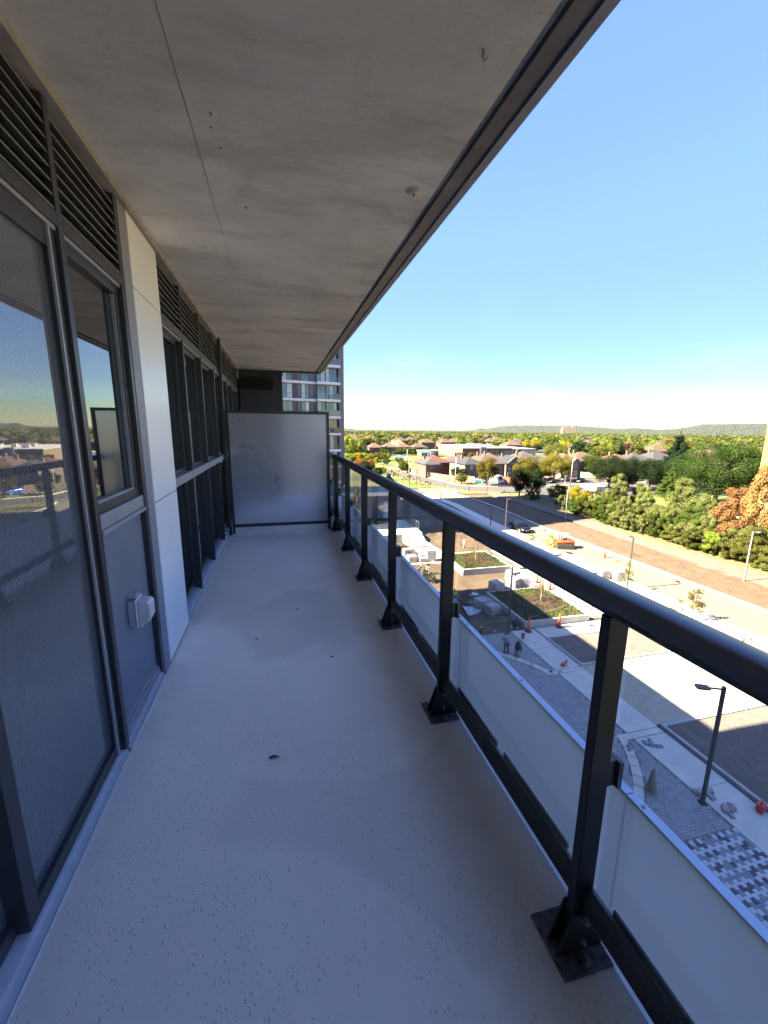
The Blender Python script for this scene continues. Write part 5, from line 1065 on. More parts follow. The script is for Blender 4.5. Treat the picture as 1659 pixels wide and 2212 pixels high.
# people ---------------------------------------------------------------
def person(x, y, z, ang, label, bend, H, shirt, legs, head, hat=None, arm='down', vest=None, stance=.12, knee=0.0):
    """body: one skinned surface; clothes and hair are children"""
    t = empty('person', (x, y, z), ang, label, 'person')
    s = H / 1.75; hipz = .92 - knee * .25
    hip = Vector((0, 0, hipz)); up = Vector((0, math.sin(bend), math.cos(bend)))
    ch = hip + up * .30; nk = hip + up * .52; hd = nk + Vector((0, math.sin(bend * .8), math.cos(bend * .8))) * .12; top = hd + Vector((0, math.sin(bend * .7), math.cos(bend * .7))) * .13
    V = []; E_ = []; Rr = []
    def add(p, r, par=None):
        V.append(Vector(p) * s); Rr.append(r * s)
        if par is not None: E_.append((par, len(V) - 1))
        return len(V) - 1
    h0 = add(hip, .13); c0 = add(ch, .145, h0); s0 = add(hip + up * .46, .12, c0); n0 = add(nk + up * .03, .055, s0); d0 = add(hd, .085, n0); d1 = add(top, .075, d0)
    feet = []; arms = []
    for sg in (-1, 1):
        st = stance * sg
        a = add(hip + Vector((.09 * sg, 0, -.04)), .095, h0); k_ = add((st * .9, .10 * knee + .02, hipz * .52), .062, a); an = add((st, -.03 - .1 * knee, .08), .042, k_); ft = add((st * 1.05, .15, .035), .036, an); feet.append((a, k_, an))
        sh = add(hip + up * .45 + Vector((.17 * sg, 0, 0)), .058, s0)
        if arm == 'down': el = hip + up * .20 + Vector((.24 * sg, .06, 0)); wr = hip + Vector((.23 * sg, .20, -.02))
        elif arm == 'reach': el = hip + up * .42 + Vector((.22 * sg, .05, -.24)); wr = el + Vector((-.05 * sg, .12, -.22))
        else: el = hip + up * .22 + Vector((.30 * sg, -.04, 0)); wr = hip + Vector((.16 * sg, .16, .10))
        e_ = add(el, .043, sh); w_ = add(wr, .030, e_); dirw = (wr - el).normalized()
        pm = add(wr + dirw * .06, .030, w_)
        side = dirw.cross(Vector((0, 1, .3))).normalized()
        for q, (o_, ln) in enumerate(((-.030, .062), (-.010, .075), (.010, .070), (.030, .055))):
            b1_ = add(wr + dirw * .10 + side * o_, .010, pm); add(wr + dirw * (.10 + ln) + side * o_ * 1.2 + Vector((0, .012, 0)), .008, b1_)
        add(wr + dirw * .07 + side * -.055, .010, pm)
        arms.append((sh, e_, w_))
    def skin(name, idx, edges, scale, mt, rad=None):
        me = bpy.data.meshes.new(name); mp_ = {v_: i for i, v_ in enumerate(idx)}
        me.from_pydata([V[i] for i in idx], [(mp_[a], mp_[b2]) for a, b2 in edges], []); o = link_mesh(name, me, t)
        me.materials.append(mt)
        sk = o.modifiers.new('skin', 'SKIN'); sd = o.modifiers.new('smooth', 'SUBSURF'); sd.levels = 1; sd.render_levels = 1
        for i, sv in enumerate(me.skin_vertices[0].data):
            r = Rr[idx[i]] * scale + (.012 * s if scale > 1 else 0); sv.radius = (r, r); sv.use_root = (i == 0)
        sk.use_smooth_shade = True; return o
    skin('body', list(range(len(V))), E_, 1.0, M['skin'])
    ia = [h0, c0, s0]; ea = [(h0, c0), (c0, s0)]
    for (sh, e_, w_) in arms: ia += [sh, e_]; ea += [(s0, sh), (sh, e_)]
    skin('shirt', ia, ea, 1.13, shirt)
    il = [h0]; el_ = []
    for (a, k_, an) in feet: il += [a, k_, an]; el_ += [(h0, a), (a, k_), (k_, an)]
    skin('trousers', il, el_, 1.15, legs)
    if vest: skin('safety_vest', [h0, c0, s0], [(h0, c0), (c0, s0)], 1.24, vest)
    for sg in (-1, 1): MB().box(sg * stance * 1.03 * s - .05, sg * stance * 1.03 * s + .05, -.10, .20, 0, .075).build('boot', M['rubber'], t, .02)
    m = MB(); m.lathe([(.098 * s, 0), (.100 * s, .06 * s), (.075 * s, .115 * s), (.02 * s, .14 * s)], 0, 0, 12); o = m.build('cap' if hat else 'hair', hat or M['hair'], t); o.location = (hd + Vector((0, -.012, .02))) * s; o.rotation_euler = (-bend * .7, 0, 0)
    m = MB(); m.tbox(0, .092 * s, -.02 * s, .02 * s, .012 * s, .02 * s, .008 * s, .012 * s); o = m.build('nose', M['skin'], t); o.location = hd * s; o.rotation_euler = (-bend * .7, 0, 0)
    return t
person(15.95, 25.2, .055, R_(-8), 'worker in grey shirt and dark trousers bending forward on the pavers', .62, 1.62, M['cloth_grey'], M['cloth_dark'], None, None, 'reach', None, .15, .2)
person(15.85, 34.5, .05, R_(140), 'worker in yellow green vest and grey trousers beside the railing post', .35, 1.6, M['cloth_hivis'], M['cloth_jean'], None, None, 'down', M['cloth_hivis'])
person(15.0, 42.6, .05, R_(-100), 'worker with reddish cap stooping at the dirt slope, left of two', .55, 1.55, M['cloth_dark'], M['cloth_dark'], None, M['cap_red'], 'reach')
person(16.2, 43.0, .05, R_(160), 'worker in dark top and pale trousers standing on the dirt, right of two', .12, 1.6, M['cloth_black'], M['cloth_pale'], None, None, 'out')
person(92.4, 114.0, .05, R_(160), 'tiny person in red top between the parked cars', .05, 1.7, M['machine'], M['cloth_dark'], None)

# vehicles -------------------------------------------------------------
def car(x, y, ang, mt, label, prof='sedan', L_=4.6, Wd=1.82):
    t = empty('parked_car', (x, y, .05), ang, label, 'van' if prof == 'van' else 'car', 'vehicles in the street' if False else None)
    # stations along x (front +x): (x, z_bottom, z_belt)
    P = {'sedan': dict(b=[(-2.3, .45, .85), (-2.2, .30, 1.0), (-1.5, .25, 1.04), (0, .22, 1.0), (1.1, .25, .96), (1.9, .28, .82), (2.25, .32, .68), (2.32, .42, .55)], c=[(-1.95, 1.02), (-1.05, 1.42), (-.15, 1.46), (.45, 1.38), (1.25, .96)]),
         'suv': dict(b=[(-2.25, .5, .95), (-2.2, .35, 1.1), (-1.5, .32, 1.15), (0, .30, 1.12), (1.1, .30, 1.08), (1.9, .34, .98), (2.2, .38, .80), (2.27, .48, .62)], c=[(-2.15, 1.12), (-1.8, 1.60), (-.2, 1.68), (.45, 1.60), (1.2, 1.08)]),
         'van': dict(b=[(-2.6, .45, 1.3), (-2.55, .32, 1.5), (-1.5, .30, 1.5), (0, .30, 1.5), (1.4, .30, 1.45), (2.2, .34, 1.15), (2.6, .38, .95), (2.66, .48, .70)], c=[(-2.55, 1.5), (-2.5, 2.45), (-.2, 2.55), (1.1, 2.45), (2.1, 1.2)])}[prof]
    k = L_ / 4.6 if prof != 'van' else 1; w = Wd / 2
    m = MB(); v = []; 
    for i, (px, zb, zt) in enumerate(P['b']):
        e = 1.0 if 0 < i < len(P['b']) - 2 else .86
        v += [(px * k, -w * e * .94, zb), (px * k, -w * e, (zb + zt) / 2), (px * k, -w * e * .95, zt), (px * k, w * e * .95, zt), (px * k, w * e, (zb + zt) / 2), (px * k, w * e * .94, zb)]
    n = len(P['b']); f = [(i * 6 + j, i * 6 + (j + 1) % 6, (i + 1) * 6 + (j + 1) % 6, (i + 1) * 6 + j) for i in range(n - 1) for j in range(6)] + [tuple(range(6))[::-1], tuple((n - 1) * 6 + j for j in range(6))]
    m.add(v, f, 0, False); body = m.build('body', mt, t, .03)
    c = P['c']; m = MB(); v = []
    for (px, zt) in c:
        e = .90 if zt < 1.2 and prof != 'van' or (prof == 'van' and zt < 1.6) else .74 if prof != 'van' else .84
        zb = min(c[0][1], c[-1][1]) - .03
        v += [(px * k, -w * .92, zb), (px * k, -w * e, zt), (px * k, w * e, zt), (px * k, w * .92, zb)]
    n = len(c); f = [(i * 4 + j, i * 4 + (j + 1) % 4, (i + 1) * 4 + (j + 1) % 4, (i + 1) * 4 + j) for i in range(n - 1) for j in range(4)] + [(0, 3, 2, 1), tuple((n - 1) * 4 + j for j in range(4))]
    m.add(v, f); m.build('windows', M['carwin'] if prof != 'van' else mt, t, .02)
    if prof == 'van':
        MB().add([(2.12, -.66, 1.32), (2.12, .66, 1.32), (1.22, .62, 2.38), (1.22, -.62, 2.38)], [(0, 1, 2, 3)]).build('windscreen', M['carwin'], t).location = (.03, 0, .02)
        for sg in (-1, 1): MB().prism([(.5, 1.55), (1.45, 1.55), (1.05, 2.15), (.5, 2.15)], 'y', sg * .83, sg * .86).build('side_window', M['carwin'], t)
    else:
        tops = c[1:4]; MB().add([q for (px, zt) in tops for q in ((px * k, -w * .72, zt + .012), (px * k, w * .72, zt + .012))] , [(0, 1, 3, 2), (2, 3, 5, 4)]).build('roof_panel', mt, t)
        for px in (c[1][0] + .1, (c[1][0] + c[3][0]) / 2 + .1, c[3][0] - .02):
            for sg in (-1, 1): MB().tube([(px * k - .02, sg * w * .925, c[0][1] - .02), (px * k, sg * w * .75, c[2][1] - .03)], .028, 5).build('pillar', mt, t)
    for px in (-1.42 * k, 1.42 * k):
        for sg in (-1, 1):
            wh = MB().tube([(px, sg * (w - .20), .33), (px, sg * (w + .01), .33)], .33, 16, smooth=False).build('wheel', M['rubber'], t); MB().tube([(px, sg * (w + .011), .33), (px, sg * (w + .02), .33)], .20, 10, smooth=False).build('rim', M['car_silver'], wh)
    fx = P['b'][-2][0] * k; fz = P['b'][-2][2]; bx = P['b'][1][0] * k
    for sg in (-1, 1):
        MB().box(fx - .12, fx + .03, sg * (w * .52), sg * (w * .88), fz - .14, fz - .02).build('headlight', M['lightlens'], t, .02); MB().box(bx - .06, bx + .02, sg * (w * .58), sg * (w * .93), P['b'][1][2] - .22, P['b'][1][2] - .08).build('tail_light', M['redlens'], t, .01)
        MB().box(.72 * k, .90 * k, sg * (w * .96), sg * (w * .96 + .16), c[-1][1] + .03, c[-1][1] + .15).build('wing_mirror', mt, t, .02)
    MB().box(fx + .045, fx + .10, -.26, .26, .42, .54).build('number_plate', M['white'], t)
    return t
car(38.6, 59.6, R_(-93), M['car_black'], 'black sedan parked on the sunlit road', 'sedan')
car(61.3, 118.6, R_(-55), M['car_blue'], 'small bright blue car in the driveway beside the white van', 'suv', 3.9, 1.7)
car(66.2, 116.8, R_(-78), M['car_white'], 'tall white cargo van in the driveway', 'van')
car(80.0, 113.6, R_(-150), M['car_silver'], 'silver hatchback at the left of the parked row', 'sedan', 4.2); car(84.0, 114.6, R_(-140), M['car_black'], 'black hatchback between the silver car and the white one', 'suv', 4.2)
car(91.6, 117.8, R_(-160), M['car_white'], 'white crossover parked before the orange roofed house', 'suv'); car(94.6, 114.2, R_(-150), M['car_black'], 'dark car parked just behind the grey street light pole', 'sedan')
car(76.6, 109.5, R_(-165), M['car_white'], 'white car partly hidden behind the dark round tree', 'sedan'); car(61.2, 39.0, R_(15), M['car_blue'], 'light blue car glimpsed through the hedge at far right', 'sedan')
# compact track loader
t = empty('track_loader', (38.9, 49.0, .05), R_(160), 'orange red compact track loader with its bucket on the pale sidewalk', 'loader')
MB().prism([(-1.25, .35), (1.0, .30), (1.0, .85), (.55, 1.05), (-.7, 1.25), (-1.25, 1.15)], 'y', -.55, .55).build('engine_body', M['machine'], t, .04)
MB().box(-1.40, -1.26, -.5, .5, .45, 1.2).build('rear_grille', M['machine'], t, .03)
cabp = MB(); 
for (a, b2) in ((-.55, -.45), (.45, -.45), (-.55, .45), (.45, .45)): cabp.box(a - .04, a + .04, b2 - .04, b2 + .04, 1.0, 2.0)
cabp.build('cab_frame', M['lamp'], t); MB().box(-.65, .55, -.52, .52, 2.001, 2.07).build('cab_roof', M['conc'], t, .02); MB().box(-.3, .15, -.25, .25, 1.06, 1.4).build('seat', M['rubber'], t, .03)
for sg in (-1, 1):
    MB().prism([(-1.1, .0), (1.0, .0), (1.25, .25), (.95, .62), (-1.0, .68), (-1.32, .3)], 'y', sg * .57, sg * .92).build('track', M['rubber'], t, .03)
    MB().prism([(-1.15, 1.0), (-1.0, 1.25), (1.05, 1.0), (1.65, .35), (1.5, .25), (.9, .80)], 'y', sg * .60, sg * .72).build('lift_arm', M['machine'], t, .02)
MB().prism([(1.5, .05), (2.25, .03), (2.3, .09), (1.72, .22), (1.66, .62), (1.5, .62)], 'y', -.95, .95).build('bucket', M['corten'], t, .01)

# site cabin, bin, fences, playground, goal --------------------------------
t = empty('site_cabin', (77.6, 87.4, 0), R_(8), 'pale blue site cabin with flat blue grey roof behind the yellow tree', 'cabin'); MB().box(0, 3.0, 0, 5.2, .2, 2.5).build('wall', M['shed_blue'], t); MB().box(-.15, 3.15, -.15, 5.35, 2.501, 2.65).build('roof', M['shed_roof'], t); MB().box(1.0, 1.9, -.03, -.002, .3, 2.2).build('door', M['white'], t)
t = empty('waste_bin', (80.9, 84.6, 0), R_(8), 'teal metal waste bin in front of the site cabin', 'bin'); MB().tbox(1.3, .8, 0, 1.3, 1.2, .7, 1.35, .85).build('tub', M['teal'], t); MB().box(.0, 2.6, .0, 1.6, 1.301, 1.36).build('rim', M['teal'], t)
def fence(line, h, mt, label, seg=2.4, nb=8):
    t = empty('board_fence', (line[0][0], line[0][1], 0), 0, label, 'fence'); o0 = Vector(line[0])
    for i in range(len(line) - 1):
        a, b2 = Vector(line[i]) - o0, Vector(line[i + 1]) - o0; d = b2 - a; n = max(1, round(d.length / seg)); ang = math.atan2(d.y, d.x); sl = d.length / n
        for k in range(n):
            p = a + d * k / n; m = MB()
            for q in range(nb):
                hh = h + random.Random(k * 31 + q).uniform(-.04, .04); m.box(.06 + q * (sl - .1) / nb, .06 + (q + 1) * (sl - .1) / nb - .02, -.02, .02, .05, hh)
            o = m.build('board_panel', mt, t); o.location = (p.x, p.y, 0); o.rotation_euler = (0, 0, ang)
            o = MB().box(-.06, .06, -.06, .06, 0, h + .1).build('post', mt, t); o.location = (p.x, p.y, 0); o.rotation_euler = (0, 0, ang)
    return t
fence([(46.5, 162), (49.0, 148), (50.3, 134)], 1.9, M['fence'], 'sunlit reddish brown board fence running back from the street corner')
fence([(50.4, 133.8), (54.5, 122.5)], 1.9, M['fence_dk'], 'dark shaded board fence along the street lawn'); fence([(54.6, 122.3), (58.6, 117.0)], 2.3, M['fence'], 'taller brown board fence beside the blue roofed house')
fence([(68.0, 119.5), (69.2, 114.0), (73, 113)], 2.1, M['fence_red'], 'bright red board fence beside the white van'); fence([(104.5, 126), (111, 122.5)], 2.0, mat('pale_fence_boards', (.50, .42, .26), .8), 'pale yellow board fence by the orange roofed house')
t = empty('soccer_goal', (66.5, 255.5, 0), 0, 'white soccer goal at the back of the green field', 'goal'); 
for x0 in (0, 5.4): MB().box(x0, x0 + .14, 0, .14, 0, 2.3).build('goal_post', M['white'], t)
MB().box(.15, 5.39, 0, .14, 2.16, 2.3).build('crossbar', M['white'], t)
def canopy(x, y, w, h, label):
    t = empty('sun_canopy', (x, y, 0), 0, label, 'canopy', 'blue sun canopies at the playground'); m = MB(); m.add([(-w, -w, h - .9), (w, -w, h - .9), (w, w, h - .9), (-w, w, h - .9), (0, 0, h)], [(0, 1, 4), (1, 2, 4), (2, 3, 4), (3, 0, 4), (3, 2, 1, 0)]); m.build('canvas', M['blue_canvas'], t)
    for a in (-1, 1):
        for b2 in (-1, 1): MB().box(a * w * .9 - .05, a * w * .9 + .05, b2 * w * .9 - .05, b2 * w * .9 + .05, 0, h - .92).build('pole', M['galv'], t)
canopy(60.5, 205, 3.2, 3.2, 'blue peaked canopy at the playground, left one'); canopy(81, 222, 3.0, 4.6, 'blue peaked canopy rising behind the grey roofed house, right one')
t = empty('playground_frame', (47, 168, 0), 0, 'small playground climbing frame among the trees', 'playground')
for a, b2 in ((0, 0), (3, 0), (0, 3), (3, 3), (6, 1), (6, 3)): MB().box(a - .06, a + .06, b2 - .06, b2 + .06, 0, 2.6).build('post', M['lamp'], t)
MB().box(-.2, 3.2, -.2, 3.2, 1.3, 1.4).build('deck', M['fence'], t); MB().box(3, 6, .95, 1.05, 2.5, 2.6).build('beam', M['lamp'], t)
t = empty('picnic_table', (92.3, 71.0, .05), R_(20), 'dark picnic bench on the lawn beside the big tree', 'table'); MB().box(-1.0, 1.0, -.4, .4, .72, .78).build('table_top', M['corten'], t)
for sg in (-1, 1): MB().box(-1, 1, sg * .65 - .14, sg * .65 + .14, .42, .47).build('bench_seat', M['corten'], t); MB().box(sg * .7 - .05, sg * .7 + .05, -.7, .7, 0, .419).build('leg', M['corten'], t); MB().box(sg * .7 - .05, sg * .7 + .05, -.1, .1, .48, .719).build('leg', M['corten'], t)

# ================================================================== HOUSES
def house(x, y, w, d, eave, ridge, wm, rm, label, wins=(), left=(), rot=0, gable=None, doors=()):
    t = empty('brick_house', (x, y, 0), rot, label, 'house'); ov = .45
    MB().box(0, w, 0, d, -.1, eave).build('wall', wm, t)
    k = min(w, d) / 2
    if w >= d: r = [(k, d / 2, ridge), (w - k, d / 2, ridge)]
    else: r = [(w / 2, k, ridge), (w / 2, d - k, ridge)]
    c = [(-ov, -ov, eave), (w + ov, -ov, eave), (w + ov, d + ov, eave), (-ov, d + ov, eave)]
    m = MB(); v = c + r + [(p[0], p[1], eave - .16) for p in c]
    f = [(0, 1, 5, 4), (1, 2, 5), (2, 3, 4, 5), (3, 0, 4)] if w >= d else [(0, 1, 4), (1, 2, 5, 4), (2, 3, 5), (3, 0, 4, 5)]
    f += [(6, 9, 8, 7), (0, 6, 7, 1), (1, 7, 8, 2), (2, 8, 9, 3), (3, 9, 6, 0)]
    v[0:4] = [(p[0], p[1], eave + .01) for p in c]
    roof = m.add(v, f).build('roof', rm, t)
    MB().box(-ov - .02, w + ov + .02, -ov - .06, -ov - .005, eave - .18, eave + .03).build('gutter', M['white'], roof)
    for (gx, gw) in (gable or ()):
        m = MB(); gz = eave + gw * .38; m.add([(gx - gw / 2, -.6, eave + .012), (gx + gw / 2, -.6, eave + .012), (gx, -.6, gz), (gx - gw / 2, d * .4, eave + .012), (gx + gw / 2, d * .4, eave + .012), (gx, d * .4, gz)], [(0, 1, 2), (0, 2, 5, 3), (1, 4, 5, 2)]); m.mi[-3:] = [1, 0, 0]
        m.build('gable', [rm, wm], t)
        MB().tube([(gx - gw / 2, -.62, eave + .02), (gx, -.62, gz + .03), (gx + gw / 2, -.62, eave + .02)], .07, 4).build('verge_board', M['white'], t)
    for (wx, wz, ww, wh) in wins:
        q = MB().box(wx, wx + ww, -.08, -.004, wz, wz + wh).build('window', M['white'], t); n = 2 if ww > .9 else 1
        for j in range(n): MB().box(wx + .09 + j * (ww - .09) / n, wx + (j + 1) * (ww - .09) / n, -.10, -.081, wz + .09, wz + wh - .09).build('pane', M['farwin'], q)
    for (wy_, wz, ww, wh) in left:
        q = MB().box(-.08, -.004, wy_, wy_ + ww, wz, wz + wh).build('window', M['white'], t); MB().box(-.10, -.081, wy_ + .1, wy_ + ww - .1, wz + .1, wz + wh - .1).build('pane', M['farwin'], q)
    for (dx, dw) in doors: MB().box(dx, dx + dw, -.07, -.003, 0, 2.2).build('door', M['white'], t)
    MB().box(w * .3, w * .3 + .6, d * .55, d * .55 + .6, eave + .3, ridge + .6).build('chimney', M['brick_buff'], roof)
    return t
house(48.6, 134, 5.0, 12, 4.75, 6.5, M['brick_red'], M['roof_grey'], 'small pink brick house with grey roof behind the brown fence', wins=[(1.8, 3.1, 1.6, 1.3), (.6, .6, 1.2, 1.2), (3.0, .3, 1.9, 1.6)], left=[(3, .8, 1.6, 2.2)])
house(60.0, 127.2, 6.2, 13, 5.2, 7.2, M['brick_brown'], M['roof_blue'], 'brown house with slate blue roof behind the tall street light', wins=[(1.7, 3.3, 1.7, 1.5), (3.4, .5, .8, 1.9)], left=[(5, 1.6, 1.2, 3.0)], gable=[(6.0, 2.6)])
house(66.6, 130.5, 9.5, 13, 5.0, 8.0, M['brick_brown'], M['roof_brown'], 'brown roofed house behind the golden tree', wins=[(5.5, 3.0, 1.4, 1.4), (7.2, .4, 1.2, 1.8)])
house(76.3, 129, 6.5, 12, 5.2, 7.6, M['brick_brown'], M['roof_blue'], 'brown house with white edged gable and arched windows beside the red fence', wins=[(1.3, 3.0, 1.0, 1.6), (2.9, 3.0, 1.0, 1.6), (4.4, 3.0, 1.0, 1.6), (.8, .3, 1.6, 1.6)], gable=[(3.2, 6.4)])
house(83.5, 134, 13, 13, 5.2, 8.1, M['brick_brown'], M['roof_grey'], 'wide grey hip roof to the right of the gabled house', wins=[(3, 3, 1.5, 1.4)])
house(97.3, 127.3, 7.3, 12, 5.6, 8.3, M['brick_brown'], M['roof_orange'], 'brown house with orange roof and big ground floor window by the parked cars', wins=[(4.8, 3.2, 1.5, 1.6), (3.8, .4, 2.8, 2.0)], gable=[(5.6, 3.4)])
house(87.5, 140.5, 10, 9, 5.6, 8.4, M['brick_brown'], M['roof_orange'], 'orange hip roof showing behind the golden autumn tree')
house(105.5, 130.8, 13, 11, 5.6, 8.6, M['brick_brown'], M['roof_orange'], 'broad orange roofed house above the green round tree')
house(120, 128, 11, 11, 5.4, 8.0, M['brick_red'], M['roof_orange'], 'low orange roof just left of the dark trees')
house(128, 128, 11, 11, 5.6, 8.4, M['brick_red'], M['roof_grey'], 'grey roofed house above the dark trees, left one'); house(141, 131, 13, 11, 5.6, 8.8, M['brick_red'], M['roof_grey'], 'grey roofed house above the dark trees, right one')
house(143.5, 112, 11, 13, 5.6, 8.5, M['brick_red'], M['roof_red'], 'red roofed house between the spruce and the big park tree')
house(52.2, 143, 9, 11, 4.6, 7.0, M['brick_red'], M['roof_red'], 'red hip roof behind the pink brick house'); house(65, 148, 9, 10, 4.4, 6.9, M['brick_red'], M['roof_red'], 'red hip roof peeping over the brown roof')
house(80, 152, 8, 9, 4.6, 7.2, M['brick_buff'], M['roof_orange'], 'buff roofed house seen between the grey roofs')
# row behind the field
rr = random.Random(21)
rows = [(42.5, 256, 10, 'left end'), (55.5, 258, 8.5, 'second from left end'), (66.0, 262, 9.0, 'with two white doors'), (75.5, 263, 9.0, 'fourth from left'), (85.5, 260, 9.5, 'with darker roof')]
for k, (x, y, w, lb) in enumerate(rows):
    house(x, y, w, 10, 4.9, 7.6, M['brick_red'], M['roof_brown'] if k in (4,) else M['roof_orange'], 'red brick row house behind the soccer field, ' + lb, wins=[(1, 2.9, 1.3, 1.3), (w - 2.8, 2.9, 1.4, 1.3)], doors=((2.8, 1.2), (5.2, 1.3)) if k == 2 else ((3.5, 1.3),))
house(76.5, 276, 9, 10, 5.6, 9.4, M['brick_red'], mat('bright_orange_roof', (.50, .15, .05), .9), 'house with brightest orange roof behind the row')
# school
sc = empty('school_building', (104, 225, 0), R_(-.8), 'long red brick school with buff side wall and white roof', 'building')
MB().add([(0, 0, -.1), (32, 0, -.1), (38, 56, -.1), (6, 56, -.1), (0, 0, 5.6), (32, 0, 5.6), (38, 56, 5.6), (6, 56, 5.6)], [(0, 1, 5, 4), (1, 2, 6, 5), (2, 3, 7, 6)]).build('wall', M['brick_red'], sc)
MB().add([(0, 0, -.1), (0, 0, 5.6), (6, 56, 5.6), (6, 56, -.1)], [(0, 1, 2, 3)]).build('side_wall', M['brick_buff'], sc)
MB().prism([(-.3, -.3), (32.3, -.3), (38.3, 56.3), (5.7, 56.3)], 'z', 5.601, 6.0).build('roof', M['roof_white'], sc)
MB().box(32.4, 50, 3, 40, 0, 5.0).build('rear_wing', M['white'], sc); MB().box(32.2, 50.3, 2.7, 40, 5.001, 5.3).build('wing_roof', M['roof_white'], sc)
MB().box(11.0, 15.2, -.5, -.01, 0, 6.6).build('entrance_tower', M['white'], sc)
for k in range(2):
    for j in range(3): MB().box(12.2 + k * 1.3, 13.35 + k * 1.3, -.56, -.505, .4 + j * 1.8, 2.0 + j * 1.8).build('entrance_pane', M['farwin'], sc)
for wx in (17.3, 21.5, 25.0, 27.4, 29.9 - .4):
    q = MB().box(wx, wx + 2.2, -.10, -.004, 1.6, 4.2).build('window', M['white'], sc); MB().box(wx + .15, wx + 2.05, -.13, -.101, 2.3, 4.05).build('pane', M['farwin'], q)
MB().box(35, 40, 2.93, 2.99, 2.4, 4.8).build('window', M['farwin'], sc)
for (a, b2, w, h) in ((10, 10, 3, 1.4), (17, 14, 2.2, 1.8), (21, 9, 3.2, 1.3), (26, 20, 2.5, 1.6), (14, 24, 4, 1.6), (29, 8, 1.4, 1.2), (20, 30, 3, 1.4)): MB().box(a, a + w, b2, b2 + 2, 6.001, 6 + h).build('rooftop_unit', M['white'], sc, .15)
t = empty('school_hut', (84, 240, 0), 0, 'low flat roofed buff hut at the corner of the soccer field', 'building'); MB().box(0, 11, 0, 8, 0, 3.3).build('wall', M['brick_buff'], t); MB().box(-.5, 11.5, -.5, 8.5, 3.301, 3.7).build('roof', M['roof_white'], t); MB().box(5, 8.5, -3, -.01, 0, 2.4).build('porch_wall', M['brick_buff'], t); MB().box(3, 4, -.05, -.005, .2, 2.4).build('door', M['fence_dk'], t)
# tall ochre wall at the right edge
t = empty('ochre_building', (82.8, 20, 0), 0, 'tall building with sunlit ochre side wall cut by the right edge', 'building'); MB().box(0, 16, 0, 35, 0, 27).build('wall', M['ochre'], t); MB().box(-.2, 16.2, -.2, 35.2, 27.001, 27.6).build('roof', M['roof_grey'], t)
t = empty('distant_apartment_block', (1134, 1500, 0), R_(-20), 'cream apartment block standing out on the wooded hillside', 'building'); MB().box(0, 60, 0, 20, 0, 30).build('wall', M['oldapt'], t)
for k in range(6): MB().box(3 + k * 9.6, 6 + k * 9.6, -1.2, -.02, 4, 32).build('stair_bay', M['brick_buff'], t)
for (a, h) in ((10, 33), (40, 33)): MB().box(a, a + 9, 3, 12, 30.001, h).build('lift_housing', M['oldapt'], t)
